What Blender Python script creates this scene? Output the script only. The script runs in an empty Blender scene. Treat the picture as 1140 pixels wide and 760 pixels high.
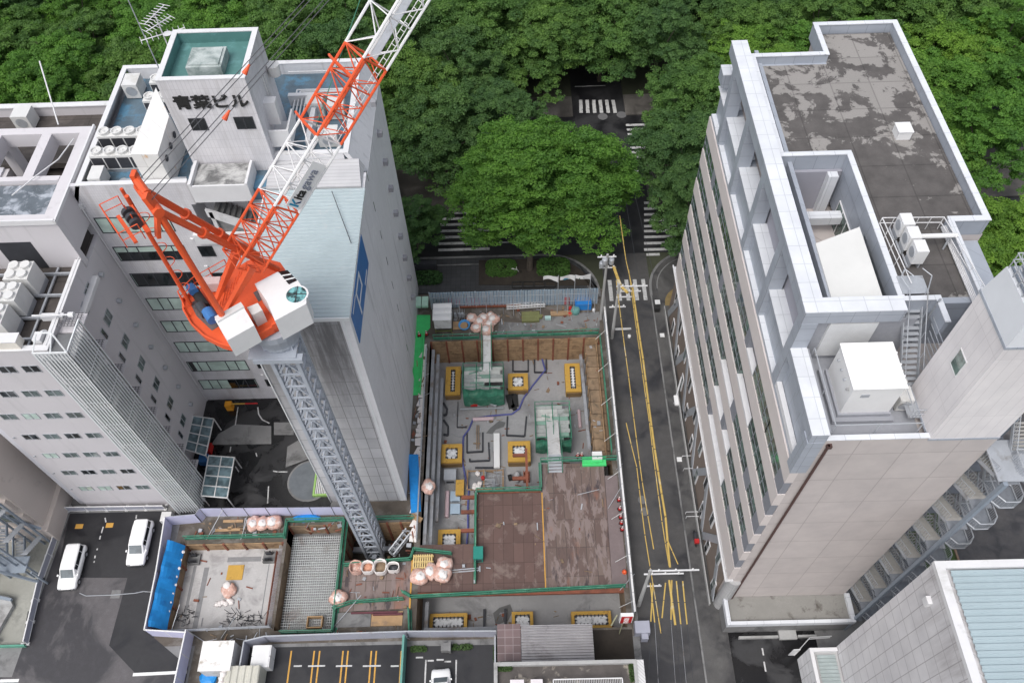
import bpy, math, random
import numpy as np
random.seed(7); RN = random.Random
SC = bpy.context.scene; COL = SC.collection
R_ = math.radians
# ------------------------------------------------------------------ camera
CX, CY, F, H0 = 570., 380., 908., 78.
def _ray(px, py):
    v = np.array([px-CX, -(py-CY), -F]); return v/np.linalg.norm(v)
_up = -_ray(597., 1007.)
_yv = CY+(_up[0]*(545.-CX)-F*_up[2])/_up[1]
_Y = _ray(545., _yv); _X = np.cross(_Y, _up)
RM = np.array([_X, _Y, _up])
def G(px, py, z=0.):
    d = RM@_ray(px, py); t = (z-H0)/d[2]; return (float(d[0]*t), float(d[1]*t), float(z))
def GX(px, py, x):
    d = RM@_ray(px, py); t = x/d[0]; return (x, float(d[1]*t), float(H0+d[2]*t))
def GY(px, py, y):
    d = RM@_ray(px, py); t = y/d[1]; return (float(d[0]*t), y, float(H0+d[2]*t))
from mathutils import Matrix, Vector
cam = bpy.data.objects.new('camera', bpy.data.cameras.new('camera'))
M3 = Matrix([[float(RM[i][j]) for j in range(3)] for i in range(3)])
cam.matrix_world = Matrix.Translation((0, 0, H0)) @ M3.to_4x4()
cam.data.sensor_width = 36; cam.data.lens = 36*F/1140.; cam.data.clip_end = 2000; cam.data.clip_start = .5
COL.objects.link(cam); SC.camera = cam
# ------------------------------------------------------------------ world
w = bpy.data.worlds.new('World'); SC.world = w; w.use_nodes = True
nt = w.node_tree; bg = nt.nodes['Background']
sky = nt.nodes.new('ShaderNodeTexSky'); sky.sky_type = 'NISHITA'; sky.sun_disc = False
SUN_EL, SUN_ROT = R_(60), R_(214)
sky.sun_elevation = SUN_EL; sky.sun_rotation = SUN_ROT; sky.air_density = 1.0; sky.dust_density = 4.0; sky.ozone_density = 1.0
hs = nt.nodes.new('ShaderNodeHueSaturation'); hs.inputs['Saturation'].default_value = .42
nt.links.new(sky.outputs[0], hs.inputs['Color']); nt.links.new(hs.outputs[0], bg.inputs[0]); bg.inputs[1].default_value = .15
sl = bpy.data.lights.new('sun', 'SUN'); sl.energy = .9; sl.angle = R_(30); sl.color = (1, .985, .96)
so = bpy.data.objects.new('sun', sl); COL.objects.link(so)
sd = Vector((math.sin(SUN_ROT)*math.cos(SUN_EL), math.cos(SUN_ROT)*math.cos(SUN_EL), math.sin(SUN_EL)))
so.rotation_euler = sd.to_track_quat('Z', 'Y').to_euler(); so.location = (0, 0, 150)
SC.view_settings.view_transform = 'Standard'; SC.view_settings.look = 'None'; SC.view_settings.exposure = 0.48; SC.view_settings.gamma = 1
# ------------------------------------------------------------------ materials
def _mat(name):
    m = bpy.data.materials.new(name); m.use_nodes = True; t = m.node_tree
    return m, t, t.nodes['Principled BSDF']
def _pos(t, sx=1, sy=1, sz=1, mode='pos'):
    g = t.nodes.new('ShaderNodeNewGeometry'); mp = t.nodes.new('ShaderNodeMapping')
    mp.inputs['Scale'].default_value = (sx, sy, sz); t.links.new(g.outputs['Position'], mp.inputs[0]); return mp.outputs[0]
def _noise(t, vec, scale, detail=4, rough=.6, dist=0.):
    n = t.nodes.new('ShaderNodeTexNoise'); n.inputs['Scale'].default_value = scale; n.inputs['Detail'].default_value = detail
    n.inputs['Roughness'].default_value = rough; n.inputs['Distortion'].default_value = dist; t.links.new(vec, n.inputs['Vector']); return n.outputs['Fac']
def _ramp(t, fac, a, b, ca=(0,0,0), cb=(1,1,1)):
    r = t.nodes.new('ShaderNodeValToRGB'); r.color_ramp.elements[0].position = a; r.color_ramp.elements[1].position = b
    r.color_ramp.elements[0].color = (*ca, 1); r.color_ramp.elements[1].color = (*cb, 1); t.links.new(fac, r.inputs[0]); return r.outputs[0]
def _mix(t, fac, a, b, mode='MIX'):
    m = t.nodes.new('ShaderNodeMix'); m.data_type = 'RGBA'; m.blend_type = mode
    for s, v in ((m.inputs[0], fac), (m.inputs[6], a), (m.inputs[7], b)):
        if hasattr(v, 'links'): t.links.new(v, s)
        elif isinstance(v, tuple): s.default_value = (*v, 1)
        else: s.default_value = v
    return m.outputs[2]
def _bump(t, bs, fac, dist=.02, st=.5):
    b = t.nodes.new('ShaderNodeBump'); b.inputs['Distance'].default_value = dist; b.inputs['Strength'].default_value = st
    t.links.new(fac, b.inputs['Height']); t.links.new(b.outputs[0], bs.inputs['Normal'])
def mat(name, col, rough=.7, var=.18, scale=.8, metal=0., dirt=0., dcol=(.12,.1,.08), dscale=.5, spec=.4, streak=0.):
    "paint / concrete / metal with broken-up tone and optional dirt"
    m, t, bs = _mat(name); v = _pos(t)
    n = _noise(t, v, scale, 6); n2 = _noise(t, v, scale*9, 3)
    lo = tuple(max(0, c*(1-var)) for c in col); hi = tuple(min(1, c*(1+var)) for c in col)
    c = _mix(t, _ramp(t, n, .3, .7), lo, hi); c = _mix(t, _ramp(t, n2, .35, .75), c, tuple(k*.93 for k in col)) if var > .05 else c
    if dirt:
        d = _noise(t, v, dscale, 8, .68, .4); c = _mix(t, _ramp(t, d, .62-dirt*.25, .74-dirt*.2), c, dcol)
    if streak:
        vs = _pos(t, 1, 1, .06); d = _noise(t, vs, 1.6, 6, .6); c = _mix(t, _ramp(t, d, .62-streak*.2, .85-streak*.2), c, dcol)
    t.links.new(c, bs.inputs['Base Color']); bs.inputs['Roughness'].default_value = rough; bs.inputs['Metallic'].default_value = metal
    bs.inputs['Specular IOR Level'].default_value = spec
    return m
def grid(name, col, line, pu, pv, wall=True, lw=.03, rough=.6, var=.06, offset=0., streak=0., dcol=(.2,.19,.19), ou=0., ov=0., topstain=None, dirt=0., dscale=.4, spec=.4):
    "panels or tiles: brick texture over (x+y, z) on walls, (x, y) on floors"
    m, t, bs = _mat(name)
    g = t.nodes.new('ShaderNodeNewGeometry'); s = t.nodes.new('ShaderNodeSeparateXYZ'); t.links.new(g.outputs['Position'], s.inputs[0])
    cb = t.nodes.new('ShaderNodeCombineXYZ')
    if wall:
        a = t.nodes.new('ShaderNodeMath'); t.links.new(s.outputs[0], a.inputs[0]); t.links.new(s.outputs[1], a.inputs[1])
        u = a.outputs[0]; vv = s.outputs[2]
    else: u = s.outputs[0]; vv = s.outputs[1]
    for src, off, k in ((u, ou, 0), (vv, ov, 1)):
        a = t.nodes.new('ShaderNodeMath'); a.inputs[1].default_value = off; t.links.new(src, a.inputs[0]); t.links.new(a.outputs[0], cb.inputs[k])
    b = t.nodes.new('ShaderNodeTexBrick'); b.offset = offset; b.squash = 1
    b.inputs['Scale'].default_value = 1; b.inputs['Brick Width'].default_value = pu; b.inputs['Row Height'].default_value = pv
    b.inputs['Mortar Size'].default_value = lw; b.inputs['Mortar Smooth'].default_value = .1
    b.inputs['Color1'].default_value = (*[c*(1-var) for c in col], 1); b.inputs['Color2'].default_value = (*[min(1, c*(1+var)) for c in col], 1)
    b.inputs['Mortar'].default_value = (*line, 1); b.inputs['Bias'].default_value = 0
    t.links.new(cb.outputs[0], b.inputs['Vector']); c = b.outputs['Color']
    n = _noise(t, _pos(t), .5, 6); c = _mix(t, _ramp(t, n, .35, .7), c, _mix(t, 1., c, (.86, .86, .87), 'MULTIPLY'))
    if dirt:
        d = _noise(t, _pos(t), dscale, 8, .68, .4); c = _mix(t, _ramp(t, d, .62-dirt*.25, .7-dirt*.2), c, dcol)
    if streak:
        d = _noise(t, _pos(t, 1, 1, .09), 1.1, 8, .7); f = _ramp(t, d, .56-streak*.14, .8-streak*.1)
        if topstain:
            mr = t.nodes.new('ShaderNodeMapRange'); mr.inputs[1].default_value = topstain[0]; mr.inputs[2].default_value = topstain[1]
            mr.inputs[3].default_value = 0; mr.inputs[4].default_value = 1
            nz = _noise(t, _pos(t), .35, 3); az = t.nodes.new('ShaderNodeMath'); az.operation = 'MULTIPLY_ADD'; az.inputs[1].default_value = 8; t.links.new(nz, az.inputs[0]); t.links.new(s.outputs[2], az.inputs[2])
            sb = t.nodes.new('ShaderNodeMath'); sb.operation = 'SUBTRACT'; sb.inputs[1].default_value = 4; t.links.new(az.outputs[0], sb.inputs[0])
            t.links.new(sb.outputs[0], mr.inputs[0])
            ml = t.nodes.new('ShaderNodeMath'); ml.operation = 'MULTIPLY'; t.links.new(f, ml.inputs[0]); t.links.new(mr.outputs[0], ml.inputs[1]); f = ml.outputs[0]
        c = _mix(t, f, c, dcol)
    t.links.new(c, bs.inputs['Base Color']); bs.inputs['Roughness'].default_value = rough; bs.inputs['Specular IOR Level'].default_value = spec
    return m
def glass(name, col=(.03,.05,.05), rough=.06, var=.5, scale=.6):
    m, t, bs = _mat(name); n = _noise(t, _pos(t), scale, 3)
    c = _mix(t, _ramp(t, n, .4, .6), tuple(k*(1-var) for k in col), tuple(min(1, k*(1+var)) for k in col))
    t.links.new(c, bs.inputs['Base Color']); bs.inputs['Roughness'].default_value = rough; bs.inputs['Specular IOR Level'].default_value = .8
    return m
def wet(name, dry, dark, a=.42, b=.6, scale=.25, r0=.35, r1=.85):
    "asphalt or concrete, damp patches darker and glossier"
    m, t, bs = _mat(name); v = _pos(t); n = _noise(t, v, scale, 8, .62, .6); f = _ramp(t, n, a, b)
    fine = _noise(t, v, 14, 3, .7); mid = _noise(t, v, 1.6, 5)
    c = _mix(t, f, dark, dry); c = _mix(t, _ramp(t, fine, .3, .75), c, _mix(t, 1., c, (.72,.72,.73), 'MULTIPLY')); c = _mix(t, _ramp(t, mid, .45, .8), c, _mix(t, 1., c, (1.25,1.25,1.27), 'MULTIPLY'))
    t.links.new(c, bs.inputs['Base Color'])
    rr = t.nodes.new('ShaderNodeMapRange'); rr.inputs[3].default_value = r0; rr.inputs[4].default_value = r1; t.links.new(f, rr.inputs[0]); t.links.new(rr.outputs[0], bs.inputs['Roughness'])
    _bump(t, bs, fine, .01, .3); return m
def patchy(name, base, patch, a, b, scale=.3, rough=.85, gu=0, gline=(.03,.03,.03), dist=.5, ygrad=None):
    "weathered membrane: worn patches with ragged edges, optional seams"
    m, t, bs = _mat(name); v = _pos(t); n = _noise(t, v, scale, 9, .66, dist)
    if ygrad:
        sp = t.nodes.new('ShaderNodeSeparateXYZ'); t.links.new(v, sp.inputs[0]); mr = t.nodes.new('ShaderNodeMapRange'); mr.inputs[1].default_value = ygrad[0]; mr.inputs[2].default_value = ygrad[1]; mr.inputs[3].default_value = -ygrad[2]; mr.inputs[4].default_value = ygrad[2]
        t.links.new(sp.outputs[1], mr.inputs[0]); ad = t.nodes.new('ShaderNodeMath'); t.links.new(n, ad.inputs[0]); t.links.new(mr.outputs[0], ad.inputs[1]); n = ad.outputs[0]
    f = _ramp(t, n, a, b)
    mid = _noise(t, v, .9, 6); c0 = _mix(t, _ramp(t, mid, .3, .7), tuple(k*.8 for k in base), tuple(k*1.25 for k in base))
    c = _mix(t, f, c0, patch)
    if gu:
        bk = t.nodes.new('ShaderNodeTexBrick'); bk.offset = 0; bk.inputs['Scale'].default_value = 1; bk.inputs['Brick Width'].default_value = gu; bk.inputs['Row Height'].default_value = gu
        bk.inputs['Mortar Size'].default_value = .05; bk.inputs['Color1'].default_value = (1,1,1,1); bk.inputs['Color2'].default_value = (.9,.9,.9,1); bk.inputs['Mortar'].default_value = (.66,.66,.66,1)
        t.links.new(v, bk.inputs['Vector']); c = _mix(t, 1., c, bk.outputs['Color'], 'MULTIPLY')
    fine = _noise(t, v, 12, 3, .7); c = _mix(t, _ramp(t, fine, .3, .8), c, _mix(t, 1., c, (.8,.8,.8), 'MULTIPLY'))
    t.links.new(c, bs.inputs['Base Color']); bs.inputs['Roughness'].default_value = rough; return m
# ------------------------------------------------------------------ mesh builder
class MB:
    def __init__(s): s.v = []; s.f = []; s.m = []
    def add(s, vs, fs, mi=0):
        o = len(s.v); s.v += [tuple(p) for p in vs]; s.f += [tuple(i+o for i in f) for f in fs]; s.m += [mi]*len(fs); return s
    def box(s, x0, x1, y0, y1, z0, z1, mi=0):
        if x0 > x1: x0, x1 = x1, x0
        if y0 > y1: y0, y1 = y1, y0
        return s.add([(x0,y0,z0),(x1,y0,z0),(x1,y1,z0),(x0,y1,z0),(x0,y0,z1),(x1,y0,z1),(x1,y1,z1),(x0,y1,z1)],
                     [(0,3,2,1),(4,5,6,7),(0,1,5,4),(1,2,6,5),(2,3,7,6),(3,0,4,7)], mi)
    def hexa(s, lo, hi, mi=0):
        "two matching n-gons lo, hi (3-d points, ccw from above)"
        n = len(lo); fs = [tuple(range(n-1, -1, -1)), tuple(range(n, 2*n))]+[(i, (i+1) % n, n+(i+1) % n, n+i) for i in range(n)]
        return s.add(list(lo)+list(hi), fs, mi)
    def prism(s, pts, z0, z1, mi=0): return s.hexa([(p[0],p[1],z0) for p in pts], [(p[0],p[1],z1) for p in pts], mi)
    def obox(s, c, ang, l, w_, h, mi=0):
        ca, sa = math.cos(ang), math.sin(ang); P = [(-l/2,-w_/2),(l/2,-w_/2),(l/2,w_/2),(-l/2,w_/2)]
        return s.prism([(c[0]+a*ca-b*sa, c[1]+a*sa+b*ca) for a, b in P], c[2], c[2]+h, mi)
    def quad(s, a, b, c, d, mi=0): return s.add([a,b,c,d], [(0,1,2,3)], mi)
    def beam(s, p, q, w_, h=None, mi=0, up=(0,0,1)):
        h = h or w_; p = np.array(p, float); q = np.array(q, float); d = q-p; L = np.linalg.norm(d)
        if L < 1e-6: return s
        d /= L; u = np.array(up, float)
        if abs(d@u) > .95: u = np.array([0., 1., 0.])
        a = np.cross(d, u); a /= np.linalg.norm(a); b = np.cross(a, d)
        vs = [e+a*i*w_/2+b*j*h/2 for e in (p, q) for i, j in ((-1,-1),(1,-1),(1,1),(-1,1))]
        return s.add(vs, [(0,1,2,3),(7,6,5,4),(0,4,5,1),(1,5,6,2),(2,6,7,3),(3,7,4,0)], mi)
    def tube(s, p, q, r, n=6, r2=None, mi=0, cap=True):
        r2 = r if r2 is None else r2; p = np.array(p, float); q = np.array(q, float); d = q-p; L = np.linalg.norm(d)
        if L < 1e-6: return s
        d /= L; u = np.array([0., 0., 1.]) if abs(d[2]) < .9 else np.array([1., 0., 0.])
        a = np.cross(d, u); a /= np.linalg.norm(a); b = np.cross(a, d); vs = []
        for e, rr in ((p, r), (q, r2)): vs += [e+(a*math.cos(2*math.pi*i/n)+b*math.sin(2*math.pi*i/n))*rr for i in range(n)]
        fs = [(i, n+i, n+(i+1) % n, (i+1) % n) for i in range(n)]
        if cap: fs += [tuple(range(n)), tuple(range(2*n-1, n-1, -1))]
        return s.add(vs, fs, mi)
    def path(s, pts, r, n=5, mi=0):
        for a, b in zip(pts, pts[1:]): s.tube(a, b, r, n, mi=mi)
        return s
    def lathe(s, c, prof, n=12, mi=0, jit=0., sx=1., sy=1., rnd=None):
        vs = []; k = len(prof)
        for r, z in prof:
            for i in range(n):
                j = 1+(rnd.uniform(-jit, jit) if rnd else 0); vs.append((c[0]+r*j*sx*math.cos(2*math.pi*i/n), c[1]+r*j*sy*math.sin(2*math.pi*i/n), c[2]+z))
        fs = [(a*n+i, a*n+(i+1) % n, (a+1)*n+(i+1) % n, (a+1)*n+i) for a in range(k-1) for i in range(n)]
        fs += [tuple(range(n-1, -1, -1)), tuple(range((k-1)*n, k*n))]
        return s.add(vs, fs, mi)
    def corr(s, x0, x1, y0, y1, z, pitch=.3, h=.06, along='x', mi=0, z1=None, flat=.35):
        "corrugated sheet; ridges run along x (or y); z1 = height at the y1 (or x1) end"
        z1 = z if z1 is None else z1
        a0, a1 = (y0, y1) if along == 'x' else (x0, x1); n = max(2, int((a1-a0)/pitch)); st = []
        for i in range(n):
            b = a0+(a1-a0)*i/n; p = (a1-a0)/n
            for fr, hh in ((0, 0), (flat, 0), (flat+.15, h), (.85, h)): st.append((b+fr*p, hh))
        st.append((a1, 0)); vs = []
        for a, hh in st:
            if along == 'x': zz = z+(z1-z)*(a-y0)/(y1-y0)+hh; vs += [(x0, a, zz), (x1, a, zz)]
            else: zz = z+(z1-z)*(a-x0)/(x1-x0)+hh; vs += [(a, y0, zz), (a, y1, zz)]
        fs = [(2*i, 2*i+1, 2*i+3, 2*i+2) for i in range(len(st)-1)]
        if along != 'x': fs = [f[::-1] for f in fs]
        return s.add(vs, fs, mi)
def obj(name, mb, m, parent=None, smooth=False, base=None):
    "link the collected shapes as one mesh; vertices are given in world space"
    o0 = Vector((0,0,0))
    if parent is not None:
        r = parent
        while r.parent is not None: r = r.parent
        o0 = Vector(r['_o']) if '_o' in r else Vector(r.location)
    elif base is not None: o0 = Vector(base)
    me = bpy.data.meshes.new(name); me.from_pydata([(p[0]-o0.x, p[1]-o0.y, p[2]-o0.z) for p in mb.v], [], mb.f)
    for k in (m if isinstance(m, (list, tuple)) else [m]): me.materials.append(k)
    if any(mb.m): me.polygons.foreach_set('material_index', mb.m)
    if smooth: me.polygons.foreach_set('use_smooth', [True]*len(mb.f))
    me.update(); o = bpy.data.objects.new(name, me); COL.objects.link(o)
    if parent is not None: o.parent = parent
    else: o.location = o0
    return o
def tag(o, label, cat, group=None, kind=None):
    if label: o['label'] = label
    if cat: o['category'] = cat
    if group: o['group'] = group
    if kind: o['kind'] = kind
    return o
def thing(name, label, cat, loc=(0,0,0), group=None):
    o = bpy.data.objects.new(name, None); COL.objects.link(o); o.location = loc; o.empty_display_size = .3
    return tag(o, label, cat, group)
def solo(name, mb, m, label, cat, group=None, kind=None, smooth=False):
    a = np.array(mb.v); lo = a.min(0); hi = a.max(0)
    return tag(obj(name, mb, m, base=((lo[0]+hi[0])/2, (lo[1]+hi[1])/2, lo[2]), smooth=smooth), label, cat, group, kind)
def struct(name, mb, m): o = obj(name, mb, m); o['kind'] = 'structure'; return o
KIDS = {}
def tree_copy(root, loc, rz=0., label=None, scale=1., group=None):
    kids = [(c, [g for g in ALL(c)]) for c in ALL(root)]
    r = root.copy(); COL.objects.link(r); r.location = loc; r.rotation_euler = (0, 0, rz); r.scale = (scale,)*3 if not isinstance(scale, tuple) else scale
    if label: r['label'] = label
    if group: r['group'] = group
    for c, gs in kids:
        k = c.copy(); COL.objects.link(k); k.parent = r
        for g in gs: q = g.copy(); COL.objects.link(q); q.parent = k
    return r
def ALL(o): return [c for c in COL.objects if c.parent is o]
def textmesh(body, size, bold=0.):
    c = bpy.data.curves.new('lettering', 'FONT'); c.body = body; c.size = size; c.extrude = .04; c.offset = bold; c.align_x = 'LEFT'
    o = bpy.data.objects.new('lettering', c); COL.objects.link(o); bpy.context.view_layer.update()
    dg = bpy.context.evaluated_depsgraph_get(); me = o.evaluated_get(dg).to_mesh()
    vs = [tuple(v.co) for v in me.vertices]; fs = [tuple(p.vertices) for p in me.polygons]
    o.evaluated_get(dg).to_mesh_clear(); bpy.data.objects.remove(o); return vs, fs
def textput(body, size, org, u, v, width=None, height=None, bold=0., slant=0.):
    "lettering as solid mesh laid on the plane spanned by u (baseline) and v (up)"
    vs, fs = textmesh(body, size, bold); a = np.array(vs); a[:, 0] -= a[:, 0].min(); a[:, 1] -= a[:, 1].min()
    if width: a[:, 0] *= width/a[:, 0].max()
    if height: a[:, 1] *= height/a[:, 1].max()
    a[:, 0] += slant*a[:, 1]
    u = np.array(u, float); v = np.array(v, float); n = np.cross(u, v)
    return MB().add([tuple(np.array(org)+u*p[0]+v*p[1]+n*p[2]) for p in a], fs)
# ------------------------------------------------------------------ palette
m_road = wet('road_asphalt', (.078,.076,.075), (.036,.036,.039), .38, .56, .2)
m_road2 = wet('avenue_asphalt', (.03,.03,.032), (.014,.014,.016), .4, .65, .3)
m_lot = wet('lot_asphalt', (.115,.108,.112), (.045,.043,.047), .47, .56, .11)
m_lotd = wet('fresh_asphalt', (.03,.03,.033), (.016,.016,.019), .4, .7, .3)
m_court = wet('court_asphalt', (.035,.035,.037), (.01,.01,.011), .45, .6, .35, .2, .7)
m_walk = wet('pavement', (.1,.098,.095), (.045,.044,.045), .4, .6, .35)
m_walkd = grid('dark_pavers', (.05,.052,.056), (.03,.03,.03), .6, .6, False, .02, .6, .12)
m_dirt = patchy('site_soil', (.1,.085,.07), (.17,.155,.14), .5, .6, .45, .95)
m_conc = mat('concrete', (.36,.36,.355), .85, .16, .6, dirt=.35, dcol=(.2,.195,.19), dscale=.35)
m_concd = mat('damp_concrete', (.2,.2,.2), .8, .2, .5, dirt=.5, dcol=(.1,.1,.1), dscale=.4)
m_slab = mat('pit_concrete', (.3,.3,.305), .7, .14, .35, dirt=.35, dcol=(.17,.17,.175), dscale=.22)
m_slabw = mat('pale_slab', (.44,.43,.425), .85, .12, .6, dirt=.45, dcol=(.3,.29,.29), dscale=.5)
m_timber = mat('timber', (.32,.215,.125), .85, .35, 1.5, dirt=.4, dcol=(.16,.1,.06), dscale=.9)
m_timberb = mat('brown_timber', (.24,.17,.11), .9, .3, 1.2, dirt=.4, dcol=(.1,.08,.06), dscale=.7)
m_ply = mat('plywood', (.4,.26,.14), .8, .2, 1.2, dirt=.4, dcol=(.2,.15,.12), dscale=.6)
m_yel = mat('ochre_formwork', (.52,.31,.06), .6, .12, 1.5, dirt=.25, dcol=(.3,.17,.04), dscale=1.5)
m_steel = mat('galvanised_steel', (.42,.44,.47), .45, .12, 1.5, .3, dirt=.2, dcol=(.25,.24,.23))
m_steeld = mat('dark_steel', (.05,.052,.06), .5, .2, 1.5, .2)
m_rust = mat('rusty_steel', (.22,.075,.045), .75, .25, 1.2, dirt=.4, dcol=(.12,.05,.035))
m_green = mat('green_netting', (.035,.165,.105), .8, .35, 2., dirt=.35, dcol=(.12,.25,.18), dscale=.8)
m_gpaint = mat('green_rail_paint', (.05,.2,.13), .5, .2, 2., dirt=.3, dcol=(.16,.36,.25))
m_gbright = mat('bright_green_sheet', (.06,.55,.16), .6, .15, 1.2, dirt=.15, dcol=(.03,.3,.1))
m_blue = mat('blue_tarpaulin', (.015,.24,.62), .45, .2, 1.4, dirt=.2, dcol=(.01,.14,.45), dscale=1.)
m_bluep = mat('blue_paint', (.045,.16,.4), .5, .15, 1.)
m_lilac = mat('hoarding_panel', (.55,.55,.72), .5, .05, .6, dirt=.15, dcol=(.42,.42,.52))
m_lilacg = mat('grey_hoarding', (.36,.37,.44), .5, .08, .6, dirt=.15, dcol=(.27,.27,.3))
m_white = mat('white_paint', (.68,.68,.68), .5, .04, .7, dirt=.12, dcol=(.6,.59,.56))
m_whited = mat('weathered_white', (.6,.6,.6), .6, .1, .9, dirt=.4, dcol=(.36,.35,.33), dscale=1.1)
m_mark = mat('road_marking_white', (.5,.5,.5), .7, .2, 3., dirt=.35, dcol=(.2,.2,.2), dscale=2.)
m_markw = mat('stop_line_white', (.72,.72,.71), .7, .1, 3.)
m_marky = mat('road_marking_yellow', (.55,.3,.06), .7, .2, 2., dirt=.2, dcol=(.3,.17,.05), dscale=2.)
m_pink = mat('woven_bag', (.62,.38,.31), .85, .2, 3., dirt=.5, dcol=(.76,.62,.57), dscale=2.2)
_t = m_pink.node_tree; _bump(_t, _t.nodes['Principled BSDF'], _noise(_t, _pos(_t), 3.2, 5, .7, 1.), .12, .9)
m_bagw = mat('white_bag', (.74,.7,.68), .8, .08, 4.)
m_red = mat('red_paint', (.45,.02,.02), .5, .15, 2.)
m_black = mat('black_rubber', (.02,.02,.02), .7, .2, 2.)
m_orange = mat('crane_orange', (.7,.1,.03), .45, .1, .8, dirt=.28, dcol=(.55,.075,.025), dscale=.9)
m_cwhite = mat('crane_white', (.7,.7,.7), .4, .04, 1., dirt=.08, dcol=(.6,.6,.58))
m_leafh = mat('hedge_leaf', (.06,.14,.025), .8, .4, 3.)
m_soil = mat('planting_soil', (.04,.033,.027), .95, .3, 1.)
m_grass = mat('lawn', (.06,.095,.035), .95, .35, 1.5)
g_dark = glass('dark_glass', (.012,.015,.017)); g_green = glass('green_glass', (.075,.115,.1), .08, .6, 1.2)
g_blindsky = glass('blind_with_sky_reflection', (.48,.6,.54), .12, .12, .8); g_car = glass('car_glass', (.015,.018,.02), .05)  # pale blind colour also has the sky's reflection painted in
g_grey = glass('grey_glass', (.1,.13,.13), .1, .4, 1.)
# ------------------------------------------------------------------ setting
def union_sheet(name, rects, z, m):
    xs = sorted({v for r in rects for v in r[:2]}); ys = sorted({v for r in rects for v in r[2:]}); b = MB()
    for i in range(len(xs)-1):
        for j in range(len(ys)-1):
            cx_, cy_ = (xs[i]+xs[i+1])/2, (ys[j]+ys[j+1])/2
            if any(r[0] < cx_ < r[1] and r[2] < cy_ < r[3] for r in rects) and not any(h[0] < cx_ < h[1] and h[2] < cy_ < h[3] for h in holes): b.quad((xs[i],ys[j],z),(xs[i+1],ys[j],z),(xs[i+1],ys[j+1],z),(xs[i],ys[j+1],z))
    return struct(name, b, m)
def sheet(name, rects, z, m, kind='structure'):
    b = MB()
    for r in rects:
        if len(r) == 4 and not isinstance(r[0], tuple): x0, x1, y0, y1 = r; b.quad((x0,y0,z),(x1,y0,z),(x1,y1,z),(x0,y1,z))
        else: b.add([(p[0], p[1], z) for p in r], [tuple(range(len(r)))])
    return struct(name, b, m)
PIT = (-10.6, 9.2, 21.2, 54.2); CP = (-18.3, -11.2, 28.2, 32.1); RP = (-24., -18.6, 21.6, 32.); SP = (-34.3, -24.3, 22., 30.3)
holes = [PIT, CP, RP, SP]
m_far = mat('park_floor', (.05,.055,.035), .95, .3, .2)
xs = sorted({-400., 400., *[h[0] for h in holes], *[h[1] for h in holes]}); ys = sorted({-250., 500., *[h[2] for h in holes], *[h[3] for h in holes]})
gb = MB()
for i in range(len(xs)-1):
    for j in range(len(ys)-1):
        cx_, cy_ = (xs[i]+xs[i+1])/2, (ys[j]+ys[j+1])/2
        if not any(h[0] < cx_ < h[1] and h[2] < cy_ < h[3] for h in holes): gb.quad((xs[i],ys[j],0),(xs[i+1],ys[j],0),(xs[i+1],ys[j+1],0),(xs[i],ys[j+1],0))
struct('ground', gb, m_far)
# soil of the building site as strips that leave the pits open
sb = [(-35.4,10.,54.2,61.3), (-12.2,-10.6,28.2,54.2), (9.2,10.,21.2,54.2), (-11.2,-10.6,20.6,28.2), (-35.2,-18.6,32.,33.1), (-18.6,-10.6,32.1,34.4), (-34.3,-24.3,30.3,32.), (-35.2,-34.3,20.8,32.),
      (-24.3,-24.,21.6,32.), (-18.6,-18.3,21.6,32.1), (-35.2,-11.2,20.4,21.6), (-34.3,-24.3,21.6,22.), (-18.3,-11.2,21.6,28.2), (-31.2,-24.4,12.,20.4), (-10.6,10.,20.4,21.2)]
sb = [(-35.4,10.,20.4,61.3)]
rr_ = [r for h in holes for r in ((h[0],h[1],h[2],h[3]),)]
union_sheet('site_soil', [(-35.2,-11.2,20.4,33.1),(-18.6,-10.6,20.4,34.4),(-12.2,10.,20.4,61.3),(-10.6,10.,20.4,54.2),(-31.2,-24.4,12.,20.4)]+rr_, .004, m_dirt)
union_sheet('yard_ground', [(-62,62,-10,61.)]+rr_, .002, m_concd)
sheet('road', [(10.25,15.85,-20,67.)], .008, m_road)
sheet('avenue', [(-90,95,66.8,74.6), (-90,95,83.6,92.6), (8.3,17.2,74.6,83.6), (8.3,15.8,92.6,160)], .012, m_road2)
sheet('pavement', [(15.85,18.4,-20,61.)], .13, m_walk)
kb = MB(); kb.box(15.7,15.86,-20,61,.0,.15); kb.box(10.1,10.25,20,56,0,.12)
struct('kerb', kb, m_concd)
# south pavement of the avenue, with rounded corners at the side street
def arc(cx_, cy_, r, a0, a1, n=10): return [(cx_+r*math.cos(R_(a0+(a1-a0)*i/n)), cy_+r*math.sin(R_(a0+(a1-a0)*i/n))) for i in range(n+1)]
pl = [(-60,61.2),(9.6,61.2)]+arc(3.4,60.6,6.2,0,90)+[(-60,66.8)]
b = MB(); b.prism(pl, .02, .13); struct('pavement_south', b, m_walkd)
k2 = MB(); a_ = arc(3.4,60.6,6.2,-5,90,16)+[(-60,66.8)]
for p, q in zip(a_, a_[1:]): k2.beam((*p,.09),(*q,.09),.28,.2)
a2 = arc(3.4,60.6,5.,-5,90,16)+[(-60,65.6)]
for p, q in zip(a2, a2[1:]): k2.beam((*p,.14),(*q,.14),.14,.06)
a3 = [(15.78,60.)]+arc(21.5,61,5.7,180,90,14)+[(95,66.7)]
for p, q in zip(a3, a3[1:]): k2.beam((*p,.09),(*q,.09),.3,.22)
a4 = arc(21.5,61,4.9,180,90,14)
for p, q in zip(a4, a4[1:]): k2.beam((*p,.14),(*q,.14),.12,.06)
struct('kerb_curved', k2, m_concd)
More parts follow.
